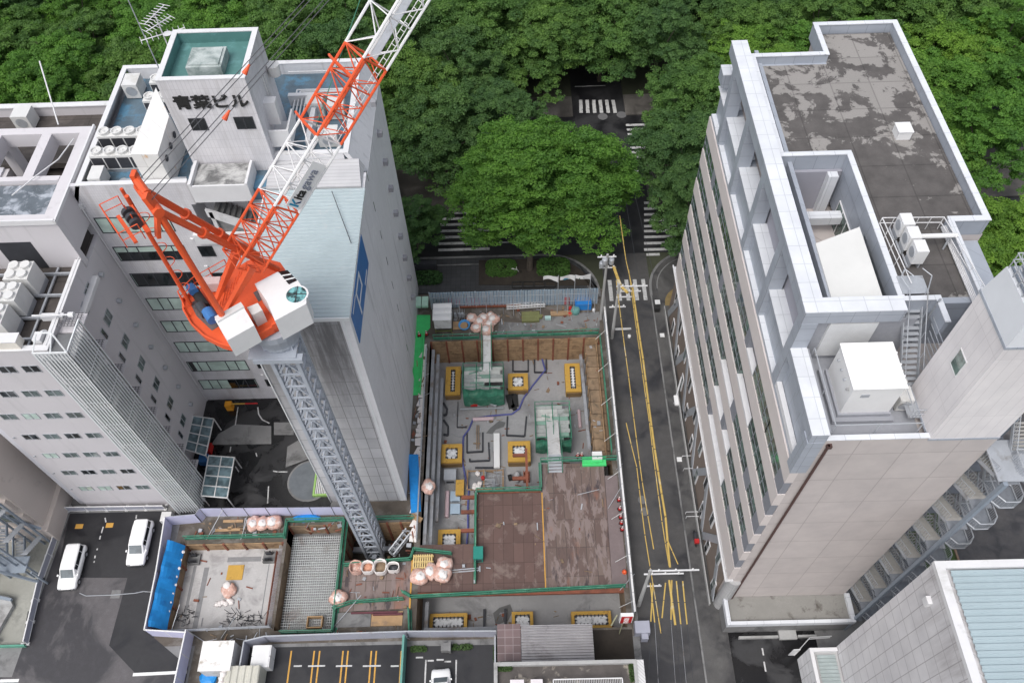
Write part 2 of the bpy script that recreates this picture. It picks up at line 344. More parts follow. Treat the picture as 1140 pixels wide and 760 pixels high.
b = MB(); b.prism([(15.85,61.)]+arc(21.5,61,5.65,180,90,14)+[(95,66.65),(95,58.6),(18.4,58.6),(18.4,61)], .02, .13); struct('pavement_corner', b, m_walk)
b = MB()
for p, q in zip(arc(19.9,58.6,2.3,120,185,8), arc(19.9,58.6,2.3,120,185,8)[1:]): b.beam((*p,.14),(*q,.14),.7,.02)
struct('tactile_paving', b, mat('tactile_yellow', (.22,.16,.07), .8, .2, 2.))
b = MB(); b.box(-60,8.3,74.6,83.6,.02,.15); b.box(17.2,95,74.6,83.6,.02,.15); b.box(-90,8.3,92.6,97,.02,.14); b.box(15.8,95,92.6,97,.02,.14)
struct('promenade', b, wet('promenade_paving', (.13,.12,.11), (.07,.065,.06), .4, .6, .3))
# painted markings
mk = MB()
def stripe(px0, px1, py, h=.42, z=.02):
    a = G(px0, py); c = G(px1, py); mk.quad((a[0],a[1]-h/2,z),(c[0],a[1]-h/2,z),(c[0],a[1]+h/2,z),(a[0],a[1]+h/2,z))
for y in (257.5,264.5,271.5,278.5): stripe(488 if y > 250 else 495, 549 if y < 275 else 545, y)
for y in (231,237.5,244,250.5): stripe(490, 530, y)
stripe(556, 585, 270, .15)
for i, y in enumerate((226,232.5,239,245.5,252,257.5,264,271,278)): stripe(717, 753, y)
stripe(719.5, 734.5, 283.5)
for i in range(11): stripe(697+i*.9, 719+i*1.6-(6 if i > 8 else 0), 139.5+i*5.05)
for i in range(6):
    a = G(645+i*7.6, 126); c = G(644.5+i*7.2, 111.5); mk.quad((a[0],a[1],.02),(a[0]+.5,a[1],.02),(c[0]+.5,c[1],.02),(c[0],c[1],.02))
a = G(640,97); c = G(674,96); mk.box(a[0],c[0],a[1],a[1]+.15,.018,.022)
for i in range(5): x = 10.75+i*1.02; mk.quad((x,59.4,.02),(x+.46,59.4,.02),(x+.46,62.6,.02),(x,62.6,.02))
mk.box(11.05,12.9,55.1,55.4,.018,.022)
struct('road_markings', mk, m_mark)
# left car park, courtyard, bottom car parks
sheet('car_park', [[(-46.9,33.9),(-36.2,33.9),(-35.4,21.2),(-31.4,18.6),(-31.4,5),(-60,5),(-60,18),(-47.6,18)]], .006, m_lot)
sheet('car_park_fresh_asphalt', [[(-46.9,33.9),(-36.3,33.9),(-36.0,29.),(-35.2,21.2),(-31.5,18.6),(-31.5,17.9),(-36,17.9),(-39.3,20.6),(-39.2,27.0),(-46.3,27.2)]], .010, m_lotd)
mk = MB()
def dash(px0, py0, px1, py1, w_=.13, z=.014, b=None):
    a = G(px0,py0); c = G(px1,py1); (b or mk).beam((a[0],a[1],z),(c[0],c[1],z),w_,.004)
for p in ((117,576,118,581),(115,586,113,593),(112,596,111,600),(108.5,610,108,612),(106,618,105.6,621),(105,624,104.6,626),(152,573,151.5,577)): dash(*p)
for p in ((206,716,203,727),(201,735,198.5,746),(198,749,196,760)): dash(*p)
struct('parking_lines', mk, m_mark)
mk = MB(); dash(148,750.5,208,747.5,.28,.016,mk); dash(0,757.5,21,757,.28,.016,mk); struct('stop_line', mk, m_markw)
mk = MB(); dash(84,585.7,92.5,585.5,.5,.016,mk); dash(118,584.5,126,584.3,.5,.016,mk); struct('wheel_stop_marking', mk, m_marky)
sheet('courtyard', [(-36.,-20.,33.3,47.2)], .006, m_court)
sheet('courtyard_concrete', [[G(235,495)[:2],G(302,494)[:2],G(302,474)[:2],G(262,472)[:2],G(243,483)[:2]], [G(305,484)[:2],G(327,484)[:2],G(327,470)[:2],G(305,470)[:2]], [G(318,520)[:2],G(345,510)[:2],G(332,490)[:2],G(320,497)[:2]]], .012, m_concd)
mk = MB()
for p in ((265,453,262,473),(257,497,256,503),(262,519,266,525),(309,525,304,524),(320,525,310,525),(299,541,298,560),(286,508,285,504)): dash(*p, .12, .014, mk)
q = [G(*p) for p in ((287,453),(288,461),(292,467),(300,471))]
for a, c in zip(q, q[1:]): mk.beam((a[0],a[1],.014),(c[0],c[1],.014),.13,.004)
struct('courtyard_lines', mk, m_mark)
sheet('rear_car_park', [(-26.,-11.6,5.,20.1), (-11.4,-3.1,5.,19.9)], .006, m_lotd)
mk = MB(); mw = MB()
for x in (324.5,350,356,382,387.5,413.5,419,447): 
    a = G(x, 724); mk.box(a[0]-.07, a[0]+.07, 10, a[1], .012, .016)
for x0, x1 in ((327,336),(343,362),(374,392),(404,424),(435,444)): 
    a = G(x0,741); c = G(x1,741); mw.box(a[0],c[0],a[1]-.07,a[1]+.07,.02,.024)
for x in (474.2,508): a = G(x,734); mw.box(a[0]-.07,a[0]+.07,12,a[1],.012,.016)
for x0, x1, y in ((463,471,731.5),(476,483,735),(486,494,734),(495,502,736)): a = G(x0,y); c = G(x1,y); mw.box(a[0],c[0],a[1]-.07,a[1]+.07,.012,.016)
struct('bay_lines_yellow', mk, m_marky); struct('bay_lines_white', mw, m_mark)
sheet('lawn', [(36.5,41.8,26,36)], .005, m_grass); sheet('gravel_lot', [(41.8,80,18,56)], .007, wet('gravel', (.1,.095,.095), (.05,.048,.05), .4, .6, .6))
sheet('stair_yard', [(28.9,41.6,18.3,25.9)], .009, m_concd)
sheet('side_yard', [(18.3,26.4,8,20.5)], .006, m_court)
mk = MB()
for p in ((848.5,721,850,729),(850.5,736,852.5,747)): dash(*p, .14, .014, mk)
struct('side_yard_lines', mk, m_mark)
b = MB(); b.box(41.6,41.8,20,46,0,.15); struct('lawn_edging', b, mat('brown_edging', (.25,.17,.12)))
# manholes
mh = MB()
for px, py, r in ((715,556,.45),(717.5,569,.45),(671,130,.7),(692,128,.7),(671,155,.6)):
    a = G(px,py); mh.lathe((a[0],a[1],.012), [(r,0),(r,.012)], 16)
struct('manhole_covers', mh, mat('manhole_iron', (.14,.14,.145), .7))
b = MB(); a = G(345,535); b.lathe((a[0],a[1],.01), [(2.35,0),(2.35,.05),(2.2,.06)], 40); struct('turntable_ring', b, m_concd)
b = MB(); b.lathe((a[0],a[1],.05), [(2.15,0),(2.15,.04)], 40); b.lathe((a[0]+.25,a[1]+.2,.09), [(.16,0),(.16,.02)], 10)
solo('vehicle_turntable', b, mat('worn_steel_plate', (.13,.145,.16), .45, .25, 1.2), 'round dark steel vehicle turntable set in the wet courtyard', 'turntable')
b = MB(); p0 = G(343,552); p1 = G(366,552)
b.box(-21.9,-21.1,35.5,38.9,.02,.1)
# ------------------------------------------------------------------ excavation floors and walls
PZ = -4.4
sheet('pit_floor', [(-10.6,9.2,21.2,54.2)], PZ, m_slab)
sheet('crane_pit_floor', [(-18.3,-11.2,28.2,32.1)], -4.6, m_soil)
sheet('rebar_pit_floor', [(-24.,-18.6,21.6,32.)], -2., m_concd)
sheet('slab_pit_floor', [(-34.3,-24.3,22.,30.3)], -1.5, m_slabw)
b = MB()
for x0,x1,y0,y1,z in ((-24,-18.6,21.4,21.6,-2),(-24.3,-24,22,30.3,-2.),(-34.4,-24.2,21.8,22.,-1.5),(-34.5,-34.3,22,30.3,-1.5),(-10.8,-10.6,21.2,28.2,-4.4),(-10.6,9.2,21.,21.2,-4.4),(9.2,9.4,21.2,54.2,-4.4)): b.box(x0,x1,y0,y1,z,-.02)
struct('pit_earth_sides', b, m_timberb)
def shoring(label, p, q, z0, n_, m, inward, bay=1.6, group='timber shoring walls of the pits'):
    "soldier piles with boards between; p->q along the wall top"
    t = thing('shoring_wall', label, 'retaining wall', (*((p[0]+q[0])/2, (p[1]+q[1])/2), z0), group)
    d = np.array([q[0]-p[0], q[1]-p[1]]); L = np.linalg.norm(d); d /= L; nrm = np.array(inward, float); k = max(1, round(L/bay)); bd = MB(); ps = MB(); rr = RN(int(L*10))
    nb = int(-z0/.24)
    for i in range(k):
        a0 = L*i/k+.1; a1 = L*(i+1)/k-.1
        for j in range(nb):
            zz = z0+j*(-z0)/nb; o = rr.uniform(0, .035)
            c = np.array([p[0],p[1]])+d*(a0+a1)/2+nrm*(.04+o); bd.obox((c[0],c[1],zz), math.atan2(d[1],d[0]), a1-a0, .08, -z0/nb-.012)
    for i in range(k+1):
        c = np.array([p[0],p[1]])+d*L*i/k+nrm*.1; ps.obox((c[0],c[1],z0), math.atan2(d[1],d[0]), .2, .2, -z0+.05)
    obj('boarding', bd, m, t); obj('piles', ps, m_rust, t)
    return t
shoring('tall timber board wall with rusty piles along the far side of the main pit', (-10.5,54.2), (9.1,54.2), PZ, 12, m_timber, (0,-1), 1.75)
shoring('dark timber board wall along the wall side of the crane mast pit', (-18.3,28.4), (-18.3,32.1), -4.6, 12, m_timberb, (1,0), 1.3)
shoring('tan timber board wall behind the foot of the crane mast', (-18.2,32.1), (-11.3,32.1), -4.6, 12, m_timber, (0,-1), 1.5)
shoring('low timber board wall along the far edge of the pale concrete slab', (-34.3,30.3), (-24.4,30.3), -1.5, 12, m_timber, (0,-1), 2.)
shoring('short timber board wall at the far end of the rebar pit', (-24.,32.), (-18.6,32.), -2., 12, m_timberb, (0,-1), 1.8)
shoring('brown timber board wall between the blue tarpaulin and the pale slab', (-34.3,22.1), (-34.3,30.2), -1.5, 12, m_timberb, (1,0), 1.8)
# ------------------------------------------------------------------ site: decks, rails, walers
m_deckA = grid('brown_deck_plates', (.115,.07,.06), (.055,.033,.028), 1.0, 2.0, False, .022, .6, .12, ou=.3, ov=.4, dirt=.35, dcol=(.17,.125,.11), dscale=.5)
def deckmat(name, a, b_, mort):
    m, t, bs = _mat(name); g = _pos(t)
    bk = t.nodes.new('ShaderNodeTexBrick'); bk.offset = 0; bk.inputs['Scale'].default_value = 1; bk.inputs['Brick Width'].default_value = .98; bk.inputs['Row Height'].default_value = 2.9
    bk.inputs['Mortar Size'].default_value = .03; bk.inputs['Color1'].default_value = (*a,1); bk.inputs['Color2'].default_value = (*b_,1); bk.inputs['Mortar'].default_value = (*mort,1); bk.inputs['Bias'].default_value = -.1
    t.links.new(g, bk.inputs['Vector']); n = _noise(t, _pos(t, 1.4, .45, 1), .9, 8, .7, .5)
    c = _mix(t, _ramp(t, n, .5, .56), bk.outputs['Color'], (.2,.155,.145)); n2 = _noise(t, _pos(t, 1.8, .5, 1), .55, 7, .7)
    c = _mix(t, _ramp(t, n2, .56, .64), c, (.055,.042,.045)); n3 = _noise(t, _pos(t, 1, .4, 1), .35, 6); c = _mix(t, _ramp(t, n3, .58, .7), c, (.26,.12,.08))
    t.links.new(c, bs.inputs['Base Color']); bs.inputs['Roughness'].default_value = .6; return m
m_deckB = deckmat('scuffed_deck_plates', (.15,.11,.095), (.095,.06,.052), (.06,.045,.04))
m_deckC = deckmat('damp_deck_plates', (.2,.155,.14), (.15,.11,.1), (.08,.06,.05))
def deck(label, parts_):
    a = np.array([p for _, r, _ in parts_ for p in r]); t = thing('steel_deck', label, 'deck', (float(a[:,0].mean()), float(a[:,1].mean()), 0), 'steel plate decks over the excavation')
    for nm, r, m in parts_: b = MB(); b.prism(r, -.18, .06); obj(nm, b, m, t)
    return t
D = deck('large brown steel plate deck covering the front half of the main pit',
  [('deck_plates', [(-10.6,24.9),(1.65,24.9),(1.65,34.9),(-4.9,34.9),(-4.9,29.6),(-10.6,29.6)], m_deckA),
   ('deck_plates', [(1.78,24.9),(8.1,24.9),(8.3,38.1),(1.78,38.1)], m_deckB),
   ('edge_plate', [(8.12,24.9),(9.6,24.9),(9.6,36.6),(8.32,36.6)], mat('grey_brown_plate', (.17,.135,.135), .6, .2, .5))])
b = MB(); b.box(1.66,1.77,24.9,34.9,-.1,.07); obj('yellow_seam', b, m_marky, D)
b = MB(); b.box(-10.6,9.4,24.6,24.88,-.75,-.2); b.box(-10.6,9.4,24.5,24.95,-.2,-.12); b.box(-5.1,-4.92,29.7,34.9,-.7,-.1); b.box(-4.9,1.6,35.,35.2,-.7,-.1)
for y in (31,33.,34.6): b.box(-6.6,-5.1,y,y+.35,-.6,-.3)
b.box(.1,.35,35.2,40.2,-.6,-.3); b.box(-1.2,.1,39.3,39.6,-.6,-.3); b.box(-1.3,.1,36.6,36.95,-.6,-.3)
obj('edge_beam', b, m_rust, D)
D2 = deck('small plate deck with four open bags in front of the crane mast pit', [('deck_plates', [(-18.35,23.2),(-11.25,23.4),(-11.25,28.1),(-18.35,27.8)], m_deckC)])
b = MB(); b.box(-11.35,-11.2,23.4,28.1,.06,.075); obj('yellow_seam', b, m_marky, D2)
for i, (lab, r, m) in enumerate((('grey plywood sheet lying beside the small deck', ((-18.2,21.75),(-14.9,21.75),(-14.9,23.1),(-18.1,23.1)), m_concd), ('tan plywood sheet lying beside the small deck', ((-14.85,21.8),(-11.9,21.8),(-11.9,23.15),(-14.85,23.15)), m_ply))):
    b = MB(); b.prism(r, .02, .08); solo('plywood_sheet', b, m, lab, 'plywood', 'plywood sheets on the site')
def rail(label, pts, h=1.05, net=True, m=None, step=1.9, w_=.5):
    "edge protection: posts, two rails and a netted kick panel"
    m = m or m_gpaint; c = np.mean(np.array(pts), 0); t = thing('guard_rail', label, 'guard rail', (float(c[0]), float(c[1]), float(pts[0][2])), 'green guard rails round the pits')
    po = MB(); ra = MB(); nn = MB()
    for p, q in zip(pts, pts[1:]):
        p = np.array(p, float); q = np.array(q, float); L = np.linalg.norm(q-p); k = max(1, round(L/step)); d = (q-p)/L; s_ = np.array([-d[1], d[0], 0])*w_/2
        for i in range(k+1): a = p+d*L*i/k; po.tube(a, a+[0,0,h], .035, 5)
        for z in (.5, h): ra.tube(p+[0,0,z], q+[0,0,z], .055, 5)
        if net:
            nn.beam(p+[0,0,.22],q+[0,0,.22],.03,.4); nn.beam(p+s_*1.0+[0,0,.06],q+s_*1.0+[0,0,.06],w_*.5,.03)
    obj('posts', po, m, t); obj('rails', ra, m, t)
    if net: obj('kick_panel', nn, m_green, t)
    return t
def g3(px, py, z=0.): a = G(px, py, z); return (a[0], a[1], z)
rail('green guard rail along the deck edge above the front pit, longest of them', [g3(448,660),g3(458,666),(9.3,24.9,0)], w_=.45)
rail('green guard rail with netting between the mast pit and the small deck', [g3(384,631),g3(458,624),(-11.1,29.,0),g3(503,618)], w_=.4)
rail('green guard rail on the far side of the mast pit under the lilac hoarding', [(-17.8,32.35,0),(-11.3,32.35,0)], w_=.35)
rail('green guard rail around the rebar pit', [(-24.1,30.6,0),(-24.1,32.3,0),(-18.3,32.3,0),(-18.3,21.3,0),(-23.2,21.3,0)], w_=.4)
rail('green guard rail along the far side of the pale slab pit', [(-34.2,30.75,0),(-24.2,30.75,0)], w_=.4)
rail('green guard rail along the near side of the small deck', [g3(372,679),g3(392,672),g3(450,668)], w_=.3)
rail('green guard rail beside the plywood sheets down to the grey hoarding', [(-11.3,23.2,0),(-11.1,20.9,0)], w_=.3)
rail('green guard rail around the notch in the large deck', [(-5.,25.6,0),(-5.,35.1,0),(1.7,35.1,0),(1.7,38.3,0),g3(686,512)], w_=.3)
rail('green guard rail along the far edge of the main pit', [(-10.2,54.4,0),(-4.9,54.4,0)], w_=.45)
rail('green guard rail beside the pink bags running right to the street corner', [(-3.4,54.5,0),(9.,54.6,0)], w_=.35)
rail('thin green guard rail along the street side of the main pit', [(9.1,54.,0),(9.2,39.,0)], net=False)
rail('grey handrail along the wall side of the main pit', [(-10.9,53.,0),(-10.9,30.,0)], net=False, m=m_steel, h=.9)
rail('grey handrail along the near side of the pale slab', [(-34.3,21.6,0),(-24.2,21.8,0)], net=False, m=m_steel, h=.9)
m_waler = mat('weathered_steel_beam',(.27,.28,.3),.6,.25,1.2,dirt=.35,dcol=(.16,.13,.11))
def beams(label, segs, m=m_steel, cat='steel beam', grp='steel walers along the pit', s=.3):
    for p, q, lb in segs:
        b = MB(); b.beam(p, q, s, .03); b.beam((p[0],p[1],p[2]-s*.9), (q[0],q[1],q[2]-s*.9), s, .03); b.beam((p[0],p[1],p[2]-s*.45), (q[0],q[1],q[2]-s*.45), .04, s*.85)
        solo('steel_waler', b, m_waler, lb, cat, grp)
beams('', [((-10.25,53.4,-.5),(-10.25,29.6,-.5),'steel beam nearest the wall along the pit side'), ((-9.75,53.2,-1.2),(-9.75,29.8,-1.2),'middle steel beam along the wall side of the pit'),
 ((-9.3,50.5,-2.2),(-9.3,33,-2.2),'lowest steel beam along the wall side of the pit'), ((6.95,53.2,-2.),(7.15,38.5,-2.),'pale steel beam along the street side of the pit'), ((7.3,53.,-2.8),(7.4,38.5,-2.8),'lower steel beam along the street side of the pit'),
 ((-10,21.7,-1.2),(-2.9,21.7,-1.2),'steel beam across the front pit below the grey hoarding'), ((-9.9,21.9,-2.),(-9.9,24.6,-2.),'short steel beam at the corner of the front pit')], s=.34)
for x, y0, y1, z, lb in ((-4.4,21.5,24.4,-4.25,'black angle bar lying across the front pit floor beside the puddle'),(-2.3,21.5,24.4,-4.25,'second black bar across the front pit floor beside the puddle')):
    b = MB(); b.box(x-.12,x+.12,y0,y1,z,z+.12); solo('black_bar', b, m_steeld, lb, 'steel bar', 'black bars on the pit floor')
# east bench of timber
t = thing('timber_bench', 'stepped brown timber bench along the street side of the main pit', 'retaining wall', (8.3,46,-4.4))
b = MB(); rr = RN(5)
for i in range(10):
    y0 = 38.6+i*1.55; b.box(7.6+rr.uniform(-.05,.05),9.2,y0,y0+1.47,-1.6,-1.35+rr.uniform(0,.05)); b.box(7.5,7.6,y0,y0+1.5,-4.4,-1.5)
obj('boarding', b, m_timberb, t); b = MB()
for i in range(11): y0 = 38.6+i*1.55; b.box(7.4,7.55,y0-.1,y0+.06,-4.4,-.9)
b.box(8.7,8.8,38.6,54,-1.35,-.7); obj('posts', b, m_timber, t)
# pale ripped sheets at the wall side
b = MB(); rr = RN(11); y = 30.; 
while y < 53.: d_ = rr.uniform(.5,1.1); w0 = rr.uniform(.15,.5); b.prism([(-11.35-w0,y),(-10.98,y-.1),(-10.98,y+d_*.9),(-11.3-rr.uniform(.1,.4),y+d_*.8)], .03, .05+rr.uniform(0,.06)); y += d_
solo('plastic_sheeting', b, m_bagw, 'torn white plastic sheeting strewn along the narrow side path', 'plastic sheet')
b = MB(); b.prism([G(455,507)[:2],G(466,507)[:2],G(469,570)[:2],G(458,572)[:2]], .25, .32); b.prism([G(456.5,520)[:2],G(465,518)[:2],G(467,560)[:2],G(459,560)[:2]], .33, .42)
solo('blue_tarpaulin', b, m_blue, 'long blue tarpaulin over a stack beside the tall stained wall', 'tarpaulin', 'blue tarpaulins')
b = MB(); a = G(467,515); b.box(a[0]-.2,a[0]+.2,a[1]-.6,a[1]+.6,.05,.3); solo('plywood_offcut', b, m_ply, 'orange plywood offcut at the far end of the long blue tarpaulin', 'plywood'); b = MB(); a = G(464,577); b.obox((a[0],a[1],.05), -.5, 1.2, .5, .25)
solo('plywood_offcut', b, m_ply, 'orange plywood offcut under the near end of the long blue tarpaulin', 'plywood')
for p, s_, lb in (((342,577),(2.7,.7),'crumpled blue tarpaulin behind the rebar pit below the lilac hoarding'), ((233,752),(1.5,1.8),'blue tarpaulin bundle beside the corrugated shed')):
    b = MB(); a = G(*p); rr = RN(3); b.lathe((a[0],a[1],0), [(.55,0),(.5,.2),(.3,.3),(.05,.33)], 14, sx=s_[0], sy=s_[1], jit=.18, rnd=rr); solo('blue_tarpaulin', b, m_blue, lb, 'tarpaulin', 'blue tarpaulins')
# green walkway sheet by the tall wall
gp = [G(462,351)[:2],G(479,351)[:2],G(479,365)[:2],G(473,372)[:2],G(468,440)[:2],G(459,440)[:2]]
b = MB(); b.prism(gp[::-1], .03, .08); b.beam((*gp[0],.35),(*gp[5],.35),.1,.6); b.beam((*gp[3],.35),(*gp[4],.35),.1,.6); solo('green_walkway_sheet', b, m_gbright, 'bright green sheeted walkway between the tall wall and the pit', 'walkway')
b = MB(); a = G(463.5,337); c = G(477,349)
for i in range(2): b.box(a[0]+.0+i*.85,a[0]+.75+i*.85,c[1]+.2,c[1]+1.6,.9,1.3)
solo('pale_green_panel_pair', b, mat('pale_green', (.45,.68,.55), .5), 'two pale green glass panels at the end of the green walkway', 'panel')
# ------------------------------------------------------------------ formwork pits on foundation caps
m_memb = mat('pale_membrane', (.72,.73,.74), .6, .12, 3., dirt=.45, dcol=(.3,.31,.32), dscale=2.5)
def formwork(label, c, w_, l, h=1., win=(.5,.5), first=None):
    t = thing('footing_formwork', label, 'formwork', (c[0], c[1], PZ), 'ochre formwork boxes around the footings'); x0,x1,y0,y1 = c[0]-w_/2,c[0]+w_/2,c[1]-l/2,c[1]+l/2
    iw, il = w_*win[0]/2, l*win[1]/2; b = MB()
    for r in ((x0,c[0]-iw,y0,y1),(c[0]+iw,x1,y0,y1),(c[0]-iw,c[0]+iw,y0,c[1]-il),(c[0]-iw,c[0]+iw,c[1]+il,y1)): b.box(*r, PZ, PZ+h)
    obj('ochre_top', b, m_yel, t); b = MB(); z = PZ+h*.8
    nx = max(3, int(iw*2/.34)); ny = max(3, int(il*2/.34))
    for i in range(nx+1): x = c[0]-iw+2*iw*i/nx; b.tube((x,c[1]-il,z),(x,c[1]+il,z),.03,4)
    for j in range(ny+1): y = c[1]-il+2*il*j/ny; b.tube((c[0]-iw,y,z-.05),(c[0]+iw,y,z-.05),.03,4)
    obj('rebar_mesh', b, m_steel, t); b = MB(); b.box(c[0]-iw+.1,c[0]+iw-.1,c[1]-il+.1,c[1]+il-.1,PZ+.05,PZ+h*.86); obj('inner_floor', b, m_memb, t)
    b = MB()
    for i in range(nx): x = c[0]-iw+2*iw*(i+.5)/nx; b.box(x-.05,x+.05,c[1]-il-.02,c[1]-il+.2,z,PZ+h+.02); b.box(x-.05,x+.05,c[1]+il-.2,c[1]+il+.02,z,PZ+h+.02)
    for j in range(ny): y = c[1]-il+2*il*(j+.5)/ny; b.box(c[0]-iw-.02,c[0]-iw+.2,y-.05,y+.05,z,PZ+h+.02); b.box(c[0]+iw-.2,c[0]+iw+.02,y-.05,y+.05,z,PZ+h+.02)
    obj('dowels', b, m_steeld, t)
    b = MB(); b.box(x0+.05,x1-.05,y0-.1,y0,PZ,PZ+h*.8); obj('side_boards', b, mat('brown_form_side', (.2,.13,.06)), t); return t
formwork('tall narrow ochre formwork in the far corner by the wall side beams', (-8.15,50.9), 1.75, 3.9, 1., (.3,.78))
formwork('square ochre formwork near the far side of the pit floor with a pale middle', (-.5,50.6), 2.35, 2.25, .9, (.55,.6))
formwork('tall narrow ochre formwork in the far corner by the street side', (5.95,50.85), 1.8, 3.9, 1.1, (.34,.78))
formwork('square ochre formwork with a grey rebar cage beside the wall side beams', (-8.05,41.4), 2.3, 2.3, 1., (.58,.58))
formwork('square ochre formwork with a bright white middle between the scaffold stairs and the deck notch', (-.55,41.4), 2.5, 2.5, 1.1, (.58,.55))
formwork('square ochre formwork in the near corner beside the red skip', (-8.05,31.3), 2.35, 2.5, 1., (.6,.62))
formwork('wide ochre formwork below the deck edge in the near left of the front pit', (-7.9,23.), 3.7, 1.7, 1., (.82,.6))
formwork('small ochre formwork in the front pit half hidden by the brown panel roof', (-.6,22.9), 2.1, 1.9, 1., (.7,.7))
formwork('wide ochre formwork in the front pit beside the street end', (6.15,22.9), 3.9, 1.7, 1., (.84,.6))
# puddles, bars and loose items on the pit floor
wetm = mat('damp_stain', (.13,.13,.13), .35, .15, 2.)
def puddle(pts, z=PZ+.006, m=wetm): b = MB(); q = [G(*p, PZ) for p in pts]; b.add([(a[0],a[1],z) for a in q], [tuple(range(len(q)))]); o = struct('damp_patch', b, m); return o
puddle([(541,482),(546,476),(556,468),(563,470),(561,475),(552,478),(548,483)][::-1]); puddle([(575,434),(587,436),(587,440),(576,438)][::-1]); puddle([(549,682),(556,676),(568,672),(571,680),(566,690),(552,696)][::-1])
def ubar(pts, lb, r=.16, z=PZ+.12, m=None):
    b = MB(); q = [G(*p, PZ) for p in pts]
    for a, c in zip(q, q[1:]): b.beam((a[0],a[1],z),(c[0],c[1],z),r,.2)
    solo('steel_channel', b, m or m_steeld, lb, 'steel channel', 'black steel channels on the pit floor')
ubar([(520,482),(520,504),(537.5,503),(537.5,482)], 'black U shaped channel left of the long white plank on the pit floor')
ubar([(565,464),(564,485),(584,486),(586,464)], 'black U shaped channel between the two green scaffolds')
ubar([(571,400),(571,414),(588,414),(588,400)], 'black U shaped channel by the far timber wall, left of the hose')
ubar([(595,400),(595,415),(608,415),(608,400)], 'black U shaped channel by the far timber wall, right of the hose')
ubar([(523,511),(523,514),(545,513),(544,493)], 'black L shaped channel below the U shaped one')
ubar([(529,521),(550,521),(550,503)], 'second black L shaped channel nearest the rebar table')
ubar([(510,448),(509,476),(520,476)], 'thin black channel frame left of the green scaffold', .08)
ubar([(494,449),(498,456),(497,462),(494,463)], 'black bent channel beside the wall side beams', .2)
ubar([(494,468),(499,475),(499,485),(494,484)], 'second black bent channel beside the wall side beams', .2)
ubar([(567,432),(573,440),(574,453),(570,455),(566,440)], 'broad black rubber strip right of the first green scaffold', .7, m=m_black)
b = MB(); a = G(553,520,PZ+.6); c = G(553,482,PZ+.6); b.box(a[0]-.33,a[0]+.33,a[1],c[1],PZ+.25,PZ+.6); solo('white_plank', b, m_white, 'long white plank standing proud on the pit floor', 'plank')
for px0,px1,py,lb in ((529,537,0,''),): pass
b = MB()
for x in (531,533.2): a = G(x,500,PZ); c = G(x,474,PZ); b.beam((a[0],a[1],PZ+.15),(c[0],c[1],PZ+.15),.1,.15)
a = G(527,494.5,PZ); c = G(535,494.5,PZ); b.beam((a[0],a[1],PZ+.25),(c[0],c[1],PZ+.25),.1,.1); solo('timber_battens', b, m_timberb, 'brown timber battens inside the black U shaped channel', 'timber')
def roll(px, py, L, r, ang, m, lb, z=PZ):
    a = G(px, py, z); b = MB(); d = (math.cos(ang)*L/2, math.sin(ang)*L/2); b.tube((a[0]-d[0],a[1]-d[1],z+r),(a[0]+d[0],a[1]+d[1],z+r),r,10)
    for k in (-.4,.1,.45): b.tube((a[0]+d[0]*k*2-.02,a[1]+d[1]*k*2,z+r),(a[0]+d[0]*k*2+.05*math.cos(ang),a[1]+d[1]*k*2+.05*math.sin(ang),z+r),r*1.08,10)
    solo('wrapped_roll', b, m, lb, 'roll', 'wrapped rolls on the pit floor', smooth=False)
m_pale = mat('pale_pink_wrap', (.55,.42,.45), .6, .1, 4.)
roll(498,562,3.,.24,math.pi/2,m_pale,'pink wrapped roll standing lengthwise near the lower left formwork'); roll(645,467,2.3,.2,math.pi/2,m_pale,'pink wrapped roll beside the street side beams'); roll(538,467,2.4,.22,.02,m_pale,'pink wrapped roll lying across below the first green scaffold')
# blue hose
b = MB(); P = [(603,398),(607,412),(594,428),(583,443),(578,455),(570,461),(545,463),(527,466),(522,478),(516,486),(515,500),(515,515),(518,530),(522,545),(521,562),(521,590),(519,612)]
q = [G(*p, PZ+.1) for p in P]; b.path([(a[0],a[1],PZ+.16) for a in q], .1, 6); solo('blue_hose', b, mat('violet_blue_hose', (.09,.1,.3), .5), 'long violet blue hose winding across the pit floor', 'hose')
# small equipment
def crate(px, py, w_, l, h, z, m, lb, cat, name, ang=0., lidm=None, extra=None):
    a = G(px, py, z); t = thing(name, lb, cat, (a[0],a[1],z)); b = MB(); b.obox((a[0],a[1],z), ang, w_, l, h*.86); obj('body', b, m, t)
    b = MB(); b.obox((a[0],a[1],z+h*.86), ang, w_*1.05, l*1.05, h*.14); obj('lid', b, lidm or m, t)
    b = MB(); b.obox((a[0],a[1]-l/2*1.01,z+h*.25), ang, w_*.7, .03, h*.35); obj('vent_panel', b, m_steeld, t); return t
crate(502,533,1.25,1.2,1.2,PZ,m_steel,'grey metal generator box on the pit floor','generator','generator')
crate(512.5,546,.85,1.7,.9,PZ,m_yel,'yellow compressor with a dark intake near the grey generator','compressor','compressor')
crate(507,567.5,1.,1.1,.4,PZ,mat('pale_blue_metal',(.35,.45,.55)),'pale blue perforated crate, further of the two','crate','perforated_crate')
crate(507,553.5,1.,1.1,.4,PZ,mat('pale_blue_metal2',(.37,.47,.57)),'pale blue perforated crate, nearer the yellow compressor','crate','perforated_crate')
crate(533,619,.9,1.2,1.1,.06,mat('teal_paint',(.02,.2,.16),.4),'dark teal engine unit at the corner of the red skip','engine','engine_unit')
